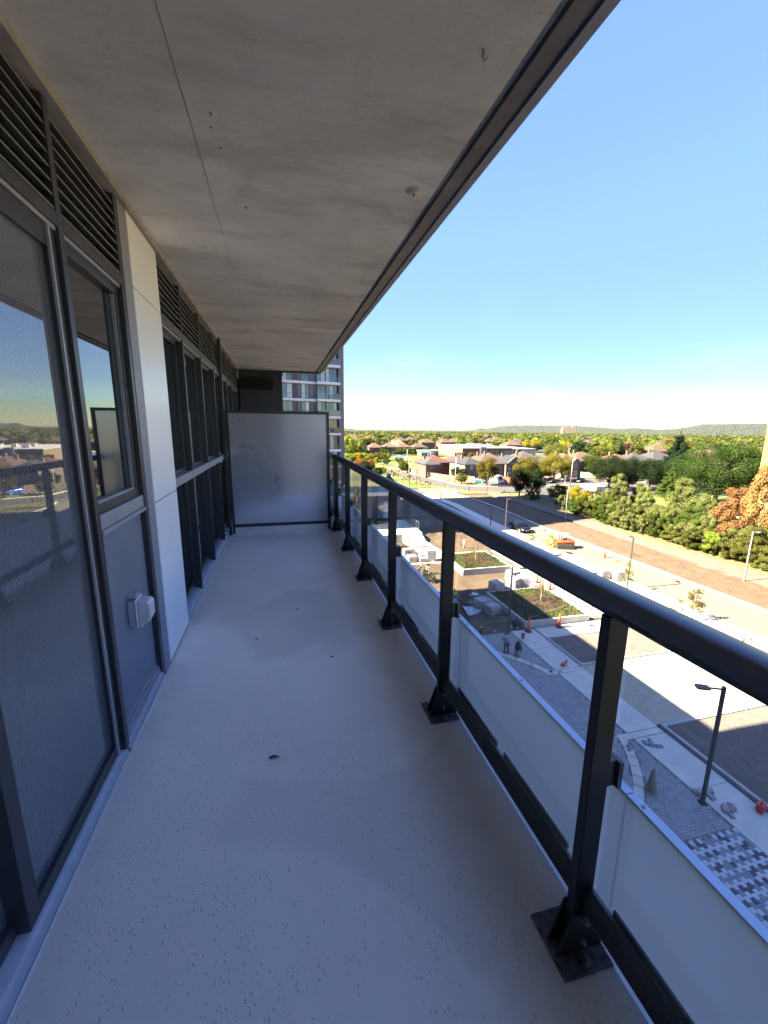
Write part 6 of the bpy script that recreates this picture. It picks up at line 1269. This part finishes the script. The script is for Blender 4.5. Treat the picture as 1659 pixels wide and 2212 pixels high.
# ================================================================== TREES
def crown_points(rng, kind, H, Wd, n):
    """leaf positions and outward directions; clumps on limbs inside an uneven envelope"""
    C = []
    if kind == 'broad':
        K = 60; zc = .58 * H
        for _ in range(K):
            d = rng.normal(size=3); d /= np.linalg.norm(d); r = rng.uniform(.45, 1.0) ** .6
            c = np.array([d[0] * Wd / 2 * r * .82, d[1] * Wd / 2 * r * .82, zc + d[2] * H * .37 * r]); rad = Wd * rng.uniform(.10, .17); C.append((c, np.array([rad, rad, rad * .8])))
    elif kind == 'round':
        K = 30; zc = .56 * H
        for _ in range(K):
            d = rng.normal(size=3); d /= np.linalg.norm(d); r = rng.uniform(.6, 1.0)
            C.append((np.array([d[0] * Wd / 2 * r * .8, d[1] * Wd / 2 * r * .8, zc + d[2] * H * .38 * r]), np.ones(3) * Wd * rng.uniform(.11, .16)))
    elif kind == 'spruce':
        for k in range(15):
            z = H * (.06 + .90 * k / 15); rr_ = Wd / 2 * (1 - k / 15.5) ** .8; nb = max(4, int(9 - k / 3)); a0 = rng.uniform(0, 6)
            for j in range(nb):
                a = a0 + 2 * math.pi * j / nb + rng.uniform(-.2, .2); q = rr_ * rng.uniform(.75, 1.15)
                for s_ in (.35, .7, 1.0): C.append((np.array([math.cos(a) * q * s_, math.sin(a) * q * s_, z - q * .22 * s_ + .08 * q * (s_ > .9)]), np.array([q * .21 + .12, q * .21 + .12, .18 + .022 * H])))
        C.append((np.array([0, 0, H * .97]), np.array([.15, .15, H * .04])))
    elif kind == 'pine':
        for k in range(46):
            f_ = rng.uniform(0.12, 1); z = H * f_; rr_ = Wd / 2 * (1 - .78 * f_) * rng.uniform(.35, 1.05) ** .7; a = rng.uniform(0, 6.28)
            rad = Wd * rng.uniform(.06, .11); C.append((np.array([math.cos(a) * rr_, math.sin(a) * rr_, z + .1 * rr_]), np.array([rad, rad, rad * 1.1])))
    elif kind == 'shrub':
        for k in range(44):
            a = rng.uniform(0, 6.28); q = Wd / 2 * math.sqrt(rng.uniform(0, 1)) * .88; z = H * rng.uniform(.12, .95) * (1 - .35 * (q / (Wd / 2)) ** 2)
            rad = Wd * rng.uniform(.06, .12); C.append((np.array([math.cos(a) * q, math.sin(a) * q, z]), np.array([rad, rad, rad * .9])))
    elif kind == 'sapling':
        for k in range(17):
            f_ = rng.uniform(.3, 1); q = Wd / 2 * math.sin(min(1, (1.05 - f_) * 1.9) * math.pi / 2) * rng.uniform(.2, 1); a = rng.uniform(0, 6.28); rad = Wd * rng.uniform(.07, .15)
            C.append((np.array([math.cos(a) * q, math.sin(a) * q, H * f_]), np.ones(3) * rad))
    wts = np.array([c[1].prod() ** (2 / 3) for c in C]); wts /= wts.sum(); idx = rng.choice(len(C), n, p=wts)
    cen = np.array([c[0] for c in C])[idx]; rad = np.array([c[1] for c in C])[idx]
    u = rng.normal(size=(n, 3)); u /= np.linalg.norm(u, axis=1, keepdims=True); r = rng.uniform(.55, 1.05, n)[:, None]
    P = cen + u * rad * r; P[:, 2] = np.maximum(P[:, 2], .06 * H)
    Nn = u + rng.normal(size=(n, 3)) * .45 + np.array([0, 0, .35])
    return P, Nn, [c[0] for c in C]
def trunk_mesh(rng, kind, H, Wd, cents):
    m = MB(); tr = {'broad': .028, 'round': .026, 'spruce': .022, 'pine': .022, 'shrub': .010, 'sapling': .010}[kind] * H + .02
    topf = {'broad': .72, 'round': .7, 'spruce': .97, 'pine': .95, 'shrub': .6, 'sapling': .92}[kind]
    if kind == 'shrub':
        for k in range(7):
            a = rng.uniform(0, 6.28); q = Wd * .3 * rng.uniform(.2, 1); m.tube([(math.cos(a) * q * .4, math.sin(a) * q * .4, -.1), (math.cos(a) * q * .8, math.sin(a) * q * .8, H * .35), (math.cos(a) * q * 1.2, math.sin(a) * q * 1.2, H * .75)], [tr * 1.3, tr, tr * .4], 5)
    else:
        b = [rng.normal() * .012 * H for _ in range(4)]
        pts = [(0, 0, -.1), (b[0], b[1], H * topf * .35), (b[0] + b[2], b[1] + b[3], H * topf * .7), (b[2], b[3], H * topf)]
        m.tube(pts, [tr * 1.25, tr * .85, tr * .5, tr * .15], 7)
        for c in cents[:(16 if kind in ('broad', 'round') else 9 if kind == 'sapling' else 14)]:
            z0 = max(H * .22, min(c[2] - abs(c[0]) * .5 - abs(c[1]) * .5, H * topf * .85)); f_ = z0 / (H * topf); x0 = b[0] * f_; y0 = b[1] * f_
            m.tube([(x0, y0, z0), ((x0 + c[0]) / 2, (y0 + c[1]) / 2, (z0 + c[2]) / 2 + .02 * H), tuple(c)], [tr * .38, tr * .25, tr * .08], 5)
    return m
TM = {}
def tree_variant(key, kind, H, Wd, n, leaf, seed, pale=False):
    rng = np.random.default_rng(seed); P, Nn, C = crown_points(rng, kind, H, Wd, n)
    TM[key] = (leaf_mesh('crown', P, Nn, leaf, LF['green'], rng), trunk_mesh(rng, kind, H, Wd, C).mesh('trunk', M['trunk_pale'] if pale else M['trunk']), H, Wd)
for k in range(3): tree_variant('broad%d' % k, 'broad', 9, 8, 12000, .27, 10 + k)
tree_variant('big0', 'broad', 13.5, 17, 46000, .27, 31); tree_variant('big1', 'broad', 9.5, 11, 24000, .23, 32); tree_variant('big2', 'broad', 9.5, 11, 24000, .23, 33)
for k in range(2): tree_variant('spruce%d' % k, 'spruce', 16, 8, 17000, .42, 20 + k)
for k in range(3): tree_variant('pine%d' % k, 'pine', 7.5, 6.5, 13000, .19, 24 + k)
for k in range(4): tree_variant('shrub%d' % k, 'shrub', 4.5, 4.6, 15000, .14, 40 + k)
for k in range(3): tree_variant('sap%d' % k, 'sapling', 3.4, 1.8, 420, .17, 50 + k, True)
tree_variant('sapfine', 'sapling', 2.9, 2.1, 900, .12, 57, True)
for k in range(3): tree_variant('mid%d' % k, 'round', 9, 9, 2600, .60, 60 + k)
tree_variant('midspruce', 'spruce', 13, 6, 1400, .8, 66)
def tree(name, key, x, y, H, Wd, leaf, label, cat='tree', group=None, z=0, rz=None, stub=True):
    cm, tm, h0, w0 = TM[key]
    t = empty(name, (x, y, z), (x * 7.1 + y * 3.3) % 6.28 if rz is None else rz, label, cat, group); t.scale = (Wd / w0, Wd / w0, H / h0)
    c = link_mesh('crown', cm, t); c.material_slots[0].link = 'OBJECT'; c.material_slots[0].material = LF[leaf]
    if stub: link_mesh('trunk', tm, t)
    return t
# park and street trees placed one by one
tree('maple_tree', 'big0', 95.5, 71.5, 13.9, 18.0, 'deep', 'huge green tree standing on the park lawn at right')
tree('maple_tree', 'big1', 91.5, 98.5, 9.9, 12.5, 'dark', 'dark round tree at the left end of the dark row'); tree('maple_tree', 'big2', 97.0, 97, 9.1, 9.5, 'dark', 'dark tree second in the dark row'); tree('maple_tree', 'big1', 103.2, 96, 8.9, 10.5, 'dark', 'dark tree third in the dark row'); tree('maple_tree', 'big2', 107.8, 93, 9.0, 10.0, 'dark', 'dark tree at the right end of the dark row')
tree('spruce_tree', 'spruce0', 115.5, 99, 16.6, 10.5, 'spruce', 'tall dark spruce rising above the dark row'); tree('spruce_tree', 'spruce1', 97.0, 84, 7.8, 6.2, 'green', 'smaller green spruce in front of the dark row')
tree('maple_tree', 'broad0', 103.5, 70, 13.4, 7.0, 'maroon', 'brownish maroon tree between the big tree and the ochre wall')
tree('maple_tree', 'broad1', 60.1, 112, 8.7, 7.6, 'gold', 'golden autumn street tree in front of the brown roof'); tree('maple_tree', 'broad2', 58.6, 92, 7.4, 5.4, 'dark', 'dark tree group at the end of the gravel path, left one'); tree('maple_tree', 'broad0', 61.2, 90, 7.6, 6.2, 'dark', 'dark tree group at the end of the gravel path, right one')
tree('shrub', 'shrub0', 58.5, 86, 3.0, 3.6, 'green', 'green bush at the foot of the dark tree group', 'bush')
tree('maple_tree', 'broad2', 77.5, 118, 8.2, 9.5, 'gold', 'golden tree behind the dark tree group'); tree('maple_tree', 'big1', 88.0, 118.5, 9.2, 12.4, 'gold', 'wide golden green tree shading the parked cars')
tree('maple_tree', 'big2', 112.5, 131, 7.6, 10.2, 'green', 'round green tree in front of the broad orange roof'); tree('maple_tree', 'broad1', 84.5, 126, 6.5, 6, 'olive', 'olive tree left behind the golden green tree')
tree('maple_tree', 'broad0', 62.2, 82, 4.7, 4.9, 'olive', 'small green yellow tree at the head of the lane'); tree('maple_tree', 'broad1', 60.9, 73.5, 5.5, 5.2, 'yellow', 'bright yellow tree at the end of the hedge'); tree('maple_tree', 'broad2', 63.5, 72.0, 4.6, 4.2, 'gold', 'orange tinged bush like tree right of the yellow tree')
tree('street_tree', 'broad1', 54.0, 116.5, 3.6, 4.2, 'olive', 'small leafy tree before the slate blue roofed house'); tree('street_tree', 'sap1', 47.7, 99.0, 2.9, 1.3, 'dark', 'thin dark sapling alone on the grass corner')
for (x, y, h, w, lf, k, lab) in ((38.0, 111, 3.2, 2.3, 'olive', 0, 'olive sapling in the street lawn right of the lamp post'), (38.8, 106, 3.3, 2.6, 'olive', 2, 'olive sapling nearest the road apron'), (37.3, 130, 3.5, 2.8, 'maroon', 0, 'right one of two brownish saplings up the street lawn'), (36.0, 132, 3.2, 2.8, 'maroon', 1, 'left one of two brownish saplings up the street lawn'), (35.9, 117.8, 2.6, 1.2, 'dark', 1, 'tiny dark sapling on the sidewalk edge'), (38.4, 119, 3.6, 2.6, 'green', 2, 'green brown sapling behind the near lamp post'), (44.9, 106, 3.0, 1.9, 'lime', 1, 'thin lime sapling by the road apron'), (84.2, 108, 4.6, 2.4, 'olive', 0, 'thin tree beside the grey street light pole')):
    tree('young_tree', 'sap%d' % k, x, y, h, w, lf, lab, 'tree')
tree('young_tree', 'sapfine', 35.0, 26.3, 2.9, 2.4, 'gold', 'small golden sapling above the handrail at right'); tree('young_tree', 'sapfine', 34.6, 33.4, 3.1, 1.3, 'olive', 'nearly bare thin sapling in the mulched strip'); tree('young_tree', 'sapfine', 35.1, 46.5, 2.6, 2.9, 'lime', 'leafy yellow green sapling in front of the track loader')
tree('young_tree', 'sapfine', 33.6, 49.2, 2.2, 2.6, 'lime', 'low lime bushy sapling left of the track loader'); tree('young_tree', 'sap0', 23.6, 32.1, 2.9, .9, 'rust', 'thin tree stem in the nearer planted bed', z=.5); tree('young_tree', 'sap1', 22.9, 44.4, 3.3, .9, 'rust', 'pale thin tree stem in the farther planted bed', z=.6)
tree('young_tree', 'sapfine', 27.0, 28.6, 2.4, 1.6, 'lime', 'yellow green sapling just left of the nearest railing post'); tree('young_tree', 'sapfine', 9.9, 54, 8.4, 3.2, 'olive', 'tall sparse tree seen through the far railing glass', z=0)
tree('shrub', 'shrub1', 15.75, 40.4, 1.3, 1.1, 'olive', 'spindly bush in the dirt beside the two workers', 'bush'); tree('shrub', 'shrub2', 15.1, 40.8, 1.5, .9, 'green', 'second spindly bush at the frosted panel edge', 'bush')
tree('young_tree', 'sapfine', 28.3, 12.6, 3.6, 2.6, 'green', 'green young tree in the large soil bed at the right edge'); tree('young_tree', 'sap2', 26.8, 9.9, 3.0, 1.8, 'olive', 'thin young tree low at the right edge in the soil bed')
# hedge row along the gravel path
rr = random.Random(5)
hed = []
for k in range(26):
    y = 33.5 + k * 1.62; x = 57.4 + (.6 if y > 62 else 0) + rr.uniform(-.6, .6); hed.append((x, y, rr.uniform(2.8, 4.0), rr.uniform(3.0, 3.9), rr.choice(['green', 'olive', 'green', 'olive', 'lime', 'pine']), 'shrub%d' % (k % 4), 'leafy shrub in the front of the hedge along the gravel path'))
for k in range(16):
    y = 35 + k * 2.2; x = 60.8 + rr.uniform(-.7, .7); hed.append((x, y, rr.uniform(4.2, 5.4), rr.uniform(4.2, 5.2), rr.choice(['pine', 'olive', 'green', 'pine']), 'shrub%d' % ((k + 2) % 4), 'taller shrub in the back of the hedge along the gravel path'))
ORD = 'nearest second third fourth fifth sixth seventh eighth ninth tenth eleventh twelfth thirteenth fourteenth fifteenth sixteenth seventeenth eighteenth nineteenth twentieth twenty-first twenty-second twenty-third twenty-fourth twenty-fifth twenty-sixth'.split()
for q, (x, y, h, w, lf, ky, lab) in enumerate(hed):
  lab = ('%s leafy shrub, %s from the right in the front of the hedge' % (lf, ORD[q])) if q < 26 else ('taller %s shrub, %s from the right in the back of the hedge' % (lf, ORD[q - 26]))
  tree('hedge_shrub', ky, x, y, h, w, lf, lab, 'shrub', 'shrubs of the hedge along the gravel path')
for (x, y, h, w, k, lf, lab) in ((69.2, 72, 7.4, 7.6, 0, 'pine', 'tallest pale pine standing left over the hedge'), (73.5, 70.5, 5.6, 4.8, 1, 'pine', 'pine just right of the tallest pale one'), (66.1, 62, 6.2, 6.0, 1, 'pine', 'clumpy pine in the middle of the hedge'), (68.5, 56.5, 8.1, 8.6, 2, 'pine', 'broad pine below the big park tree'), (63.5, 66.5, 5.0, 4.6, 2, 'olive', 'olive pine behind the orange tinged tree'), (66.4, 50.5, 6.4, 6.0, 0, 'pine', 'pine at the right of the hedge middle'), (60.3, 48, 5.2, 6.6, 1, 'green', 'dense green pine bulging from the hedge'),
        (62.3, 40.2, 11.6, 7.0, 0, 'rust', 'tall rusty orange pine before the ochre wall'), (62.4, 43.6, 8.6, 7.6, 1, 'rust', 'second rusty pine left of the tall one'), (57.6, 37.2, 4.6, 5.0, 2, 'olive', 'low olive pine at the gravel path'), (66, 46, 7.2, 5.6, 2, 'rust', 'rusty pine tucked behind the others')):
    tree('pine_tree', 'pine%d' % k, x, y, h, w, lf, lab)
for k in range(5): tree('hedge_shrub', 'shrub%d' % (k % 4), 56.6 + rr.uniform(0, 1), 24 + k * 2.0, 3.4, 4.4, 'green', 'green shrub at the right end of the hedge', 'shrub', 'shrubs of the hedge along the gravel path')
# left: park edge and field hedge
lft = [(37.5, 230, 12.6, 11, 'lime', 'mid0', 'tall lime tree hugging the tower edge'), (43, 236, 9.5, 9, 'lime', 'mid1', 'lime tree beside the tallest one near the tower'), (31, 190, 5.6, 8, 'lime', 'mid2', 'lime tree at the left corner of the park'), (36.5, 195, 5.4, 8, 'yellow', 'mid0', 'yellowing tree at the left of the park'), (41.5, 202, 5.0, 8, 'lime', 'mid1', 'lime tree in the park hedge left of centre'), (46.5, 206, 4.6, 7.5, 'gold', 'mid2', 'gold tree in the park hedge'), (51, 210, 4.4, 7, 'gold', 'mid0', 'small gold tree in the park hedge right part'), (55, 214, 4.2, 6, 'lime', 'mid1', 'small lime tree ending the park hedge'),
       (29.5, 152, 6.2, 5.6, 'orange', 'broad0', 'orange autumn tree over the handrail at left'), (33, 153, 5.4, 5, 'orange', 'broad1', 'second orange tree behind the first at left'), (27.6, 136, 5.9, 6.2, 'dark', 'broad2', 'dark bush like tree below the orange one'), (31.2, 133.5, 4.4, 4.6, 'dark', 'broad0', 'dark low tree right of the first dark one at left'), (33.9, 128, 2.6, 3.0, 'spruce', 'spruce0', 'little dark fir at the sidewalk end'), (36.8, 148, 3.0, 4.0, 'yellow', 'broad1', 'small yellow tree in the lawn left of the lamp posts'), (45.9, 152, 4.3, 4.2, 'green', 'broad2', 'round green bush behind the leaning pole'), (47.6, 155, 4.0, 3.4, 'green', 'broad0', 'round green bush right next to the first'),
       (44.2, 190, 3.6, 3, 'yellow', 'broad1', 'small bright yellow tree inside the park'), (57.5, 232, 5.6, 4.2, 'green', 'midspruce', 'narrow dark green tree left of the soccer goal'), (61.5, 238, 5.0, 4.0, 'green', 'mid2', 'green tree just behind the narrow one'), (48, 186, 3.4, 4.5, 'green', 'mid0', 'green clump left in the playground'), (56, 192, 3.4, 4.5, 'green', 'mid1', 'green clump right in the playground'), (52, 175, 2.8, 3, 'orange', 'broad2', 'little orange tree by the playground'), (73, 195, 3.0, 5, 'olive', 'mid2', 'olive shrubs before the lawn near the fence'),
       (51, 251, 8.0, 7, 'green', 'midspruce', 'dark conifer among the row houses, left'), (64.5, 254, 5.8, 8, 'dark', 'mid0', 'dark green tree before the second row house'), (75, 253, 5.2, 8, 'green', 'mid1', 'green tree at the right of the goal'), (82, 252, 5.2, 8, 'green', 'mid2', 'green tree before the fourth row house'), (93, 254, 5.0, 8, 'green', 'mid0', 'green tree left of the flat roofed hut'), (37, 262, 6, 8, 'maroon', 'mid1', 'maroon tree at the left end of the row houses'),
       (97, 212, 4.6, 6, 'olive', 'mid2', 'olive tree in front of the buff school wall'), (101.5, 208, 4.4, 5.5, 'gold', 'mid0', 'gold tree in front of the buff school wall'), (104.5, 196, 3.6, 4.0, 'yellow', 'mid1', 'yellow tree before the school corner'), (112, 200, 3.8, 6.0, 'olive', 'mid2', 'olive tree before the red school wall'), (136, 205, 3.6, 5, 'lime', 'mid0', 'lime tree before the school windows'), (152, 205, 5.6, 9, 'lime', 'mid1', 'lime tree at the right of the school'), (160, 212, 6.0, 9, 'lime', 'mid2', 'second lime tree right of the school'), (57.6, 129, 4.4, 4.0, 'dark', 'broad1', 'dark tree between the pink house and the blue roofed one'), (58.6, 126, 4.0, 3.6, 'dark', 'broad2', 'dark shrub like tree before the gap between houses'), (95, 151, 5.5, 6, 'gold', 'mid1', 'gold tree among roofs behind the golden green tree')]
for (x, y, h, w, lf, ky, lab) in lft: tree('park_tree', ky, x, y, h, w, lf, lab)
# mid distance, placed on purpose
mid = [(141, 190, 10.2, 15, 'olive', 'big1', 'wide olive tree over the orange roofs'), (151, 186, 11.5, 9.5, 'dark', 'mid0', 'dark oak like tree over the orange roofs'), (182, 200, 11.8, 13, 'lime', 'mid1', 'rounded lime tree standing over the broad orange roof'), (190, 203, 12.0, 10, 'green', 'mid2', 'green tree merging with the rounded lime one'), (206, 210, 9.3, 12.5, 'maroon', 'mid0', 'maroon tree above the grey roofs'), (165, 195, 8.5, 12, 'green', 'mid1', 'green tree between dark oak and lime tree'), (218, 200, 9.2, 20, 'lime', 'mid2', 'broad lime tree right of the maroon one'), (134, 178, 7.6, 11, 'olive', 'mid0', 'olive tree at the left of the orange roofs'), (238, 190, 8.2, 16, 'green', 'mid1', 'green tree over the red roof at right'), (250, 175, 9.4, 18, 'lime', 'mid2', 'lime tree behind the big park tree, left'), (178, 130, 9.2, 14, 'green', 'mid0', 'green tree showing behind the spruce')]
for (x, y, h, w, lf, ky, lab) in mid: tree('garden_tree', ky, x, y, h, w, lf, lab)
# the town beyond: repeated houses and trees that nothing tells apart
rr = random.Random(77)
def blocked(x, y):
    if y < 262 and x / y < .50: return True
    if 84 < x < 168 and 150 < y < 302: return True
    if 98 < x < 160 and 200 < y < 300: return True
    if y < 185 and x / max(y, 1) < 1.25: return True
    if x < 165 and y < 150: return True
    return False
far_house = {}
def far_house_mesh(w, d, e, r, key, wm, rm):
    m = MB(); m.box(0, w, 0, d, 0, e); k = min(w, d) / 2; ov = .4
    v = [(-ov, -ov, e + .01), (w + ov, -ov, e + .01), (w + ov, d + ov, e + .01), (-ov, d + ov, e + .01), (k, d / 2, r), (w - k, d / 2, r)]
    m.add(v, [(0, 1, 5, 4), (1, 2, 5), (2, 3, 4, 5), (3, 0, 4), (3, 2, 1, 0)], 1)
    for a in (w * .15, w * .6): m.box(a, a + w * .2, -.06, -.01, e * .6, e * .6 + 1.3, 2)
    far_house[key] = m.mesh('far_house', [wm, rm, M['farwin']])
far_house_mesh(12, 10, 5.4, 8.6, 0, M['brick_red'], M['roof_orange']); far_house_mesh(13, 11, 5.2, 8.4, 1, M['brick_buff'], M['roof_orange']); far_house_mesh(12, 11, 5.6, 9.0, 2, M['brick_red'], M['roof_brown']); far_house_mesh(14, 10, 5.0, 7.8, 3, M['brick_buff'], M['roof_grey']); far_house_mesh(12, 10, 5.4, 8.8, 4, M['white'], M['roof_red']); far_house_mesh(30, 14, 7, 7.6, 5, M['brick_buff'], M['roof_white'])
labs = ['far red brick house with orange tan roof among autumn trees', 'far buff brick house with orange tan roof among autumn trees', 'far red brick house with brown roof among autumn trees', 'far buff house with grey roof among autumn trees', 'far white house with red roof among autumn trees', 'far long buff building with flat white roof']
nh = 0
while nh < 170:
    dd = 150 + 700 * rr.random() ** 1.15; a = rr.uniform(.13, 2.15); th = math.atan(a); x = dd * math.sin(th); y = dd * math.cos(th)
    x = round(x / 17) * 17 + rr.uniform(-2, 2); y = round(y / 24) * 24 + rr.uniform(-2, 2)
    if blocked(x, y) or y < 60: continue
    k = rr.choices(range(6), [6, 5, 3, 3, .5, .6])[0]
    if k == 5 and dd < 350: k = 0
    o = link_mesh('far_house', far_house[k], None, (x, y, 0), rr.choice([0, 0, 1.57, .1]), None); tag(o, labs[k].replace('far ', ('farthest ' if dd > 520 else 'far ') + ('left hand ' if x / y < .55 else 'centre ' if x / y < 1.0 else 'right hand '), 1), 'house', 'houses of the far town'); nh += 1
tl = [('olive', 5, 'far olive green tree among the roofs of the town'), ('green', 6, 'far mid green tree among the roofs of the town'), ('gold', 3, 'far golden tree among the roofs of the town'), ('lime', 3, 'far lime tree among the roofs of the town'), ('dark', 2, 'far dark green tree among the roofs of the town'), ('yellow', .7, 'far bright yellow tree among the roofs of the town'), ('maroon', .5, 'far maroon tree among the roofs of the town'), ('orange', .4, 'far orange tree among the roofs of the town')]
nt_ = 0
while nt_ < 215:
    dd = 165 + 330 * rr.random() ** .9; th = math.atan(rr.uniform(.13, 2.0)); x = dd * math.sin(th); y = dd * math.cos(th)
    if blocked(x, y) or y < 75: continue
    lf, _, lab = rr.choices(tl, [q[1] for q in tl])[0]; h = rr.uniform(6.0, 10.5)
    tree('far_tree', rr.choice(['mid0', 'mid1', 'mid2', 'mid1', 'midspruce'] if lf in ('dark', 'green') else ['mid0', 'mid1', 'mid2']), x, y, h, rr.uniform(8, 13), lf, lab.replace('among', ('at left' if x / y < .55 else 'mid view' if x / y < 1.0 else 'at right') + ', among %s' % ('nearer' if dd < 290 else 'farther')).replace('the roofs of the town', 'town roofs'), 'tree', 'trees of the far town', stub=False); nt_ += 1
# beyond ~480 m: joined canopy of far crowns
rng = np.random.default_rng(8)
for lf, cnt, sd in (('olive', 1600, 1), ('green', 1500, 2), ('gold', 420, 3), ('lime', 330, 4), ('dark', 800, 5), ('yellow', 70, 6)):
    n = cnt; dd = 400 + 1700 * rng.random(n) ** 1.15; th = np.arctan(rng.uniform(.10, 2.6, n)); cx = dd * np.sin(th); cy2 = dd * np.cos(th); R0 = rng.uniform(4.5, 8.5, n); hh = rng.uniform(5.5, 10.5, n) * np.clip(1.15 - dd / 5000, .8, 1)
    per = 60; u = rng.normal(size=(n, per, 3)); u /= np.linalg.norm(u, axis=2, keepdims=True); u[:, :, 2] = np.abs(u[:, :, 2]) * 1.0 - .15
    P = np.stack([cx[:, None] + u[:, :, 0] * R0[:, None], cy2[:, None] + u[:, :, 1] * R0[:, None], hh[:, None] * .45 + u[:, :, 2] * hh[:, None] * .55], 2).reshape(-1, 3)
    Nn = (u + rng.normal(size=u.shape) * .35).reshape(-1, 3)
    o = link_mesh('far_woodland', leaf_mesh('far_woodland', P, Nn, 2.9, LF[lf], rng, 1.2)); tag(o, 'far off band of %s treetops reading as one mass' % lf, None, None, 'stuff')
# hills: ridges on the horizon
def hills(name, D0, D1, prof, label, mt, a0, a1, na=420, nr=26, seed=0):
    v = []; 
    for i in range(na + 1):
        a = a0 + (a1 - a0) * i / na; th = math.atan(a)
        el = np.interp(a, [p[0] for p in prof], [p[1] for p in prof])
        for j in range(nr + 1):
            f_ = j / nr; d = D0 + (D1 - D0) * f_; hgt = (CZ + el * D1) ; s_ = math.sin(f_ * math.pi / 2) ** 1.4
            bump = (mn.noise(Vector((a * 150, d * .012, seed))) * 5 + mn.noise(Vector((a * 420, d * .03, seed + 3))) * 3.5) * (1 if f_ > .04 else 0)
            v.append((d * math.sin(th), d * math.cos(th), max(-1, hgt * s_ + bump - 3)))
    f = [(i * (nr + 1) + j, (i + 1) * (nr + 1) + j, (i + 1) * (nr + 1) + j + 1, i * (nr + 1) + j + 1) for i in range(na) for j in range(nr)]
    o = MB().add(v, f, 0, False).build(name, mt); tag(o, label, None, None, 'structure'); return o
M['hillm'] = mat('wooded_hillside', (0.0092, 0.0169, 0.0068), .95, c2=(0.0231, 0.0323, 0.0108), scale=.035, detail=10, lo=.4, hi=.6)
hills('hills', 2100, 3000, [(.10, .0018), (.155, .0022), (.185, -.0018), (.30, -.0022), (.45, -.0015), (.49, -.0004), (.505, .005), (.524, .0034), (.56, .008), (.606, .0115), (.664, .0112), (.805, .0108), (.93, .0052), (.995, .0072), (1.08, .0040), (1.154, .0066), (1.243, .0148), (1.5, .0158), (2.0, .017), (3.2, .012)], 'wooded ridge closing the horizon', M['hillm'], .10, 3.2)
# far haze over the town
hz = MB().box(-3300, 3900, -3300, 3900, -1.2, 75).build('haze', []); tag(hz, 'thin pale autumn haze over the town', None, None, 'stuff')
hm = bpy.data.materials.new('thin_haze'); hm.use_nodes = True; ht = hm.node_tree; ht.nodes.remove(ht.nodes['Principled BSDF'])
pv = ht.nodes.new('ShaderNodeVolumePrincipled'); pv.inputs['Density'].default_value = 0.000018; pv.inputs['Color'].default_value = (0.93, 0.96, 1.0, 1); pv.inputs['Anisotropy'].default_value = 0.2
ht.links.new(pv.outputs[0], ht.nodes['Material Output'].inputs['Volume']); hz.data.materials.append(hm)
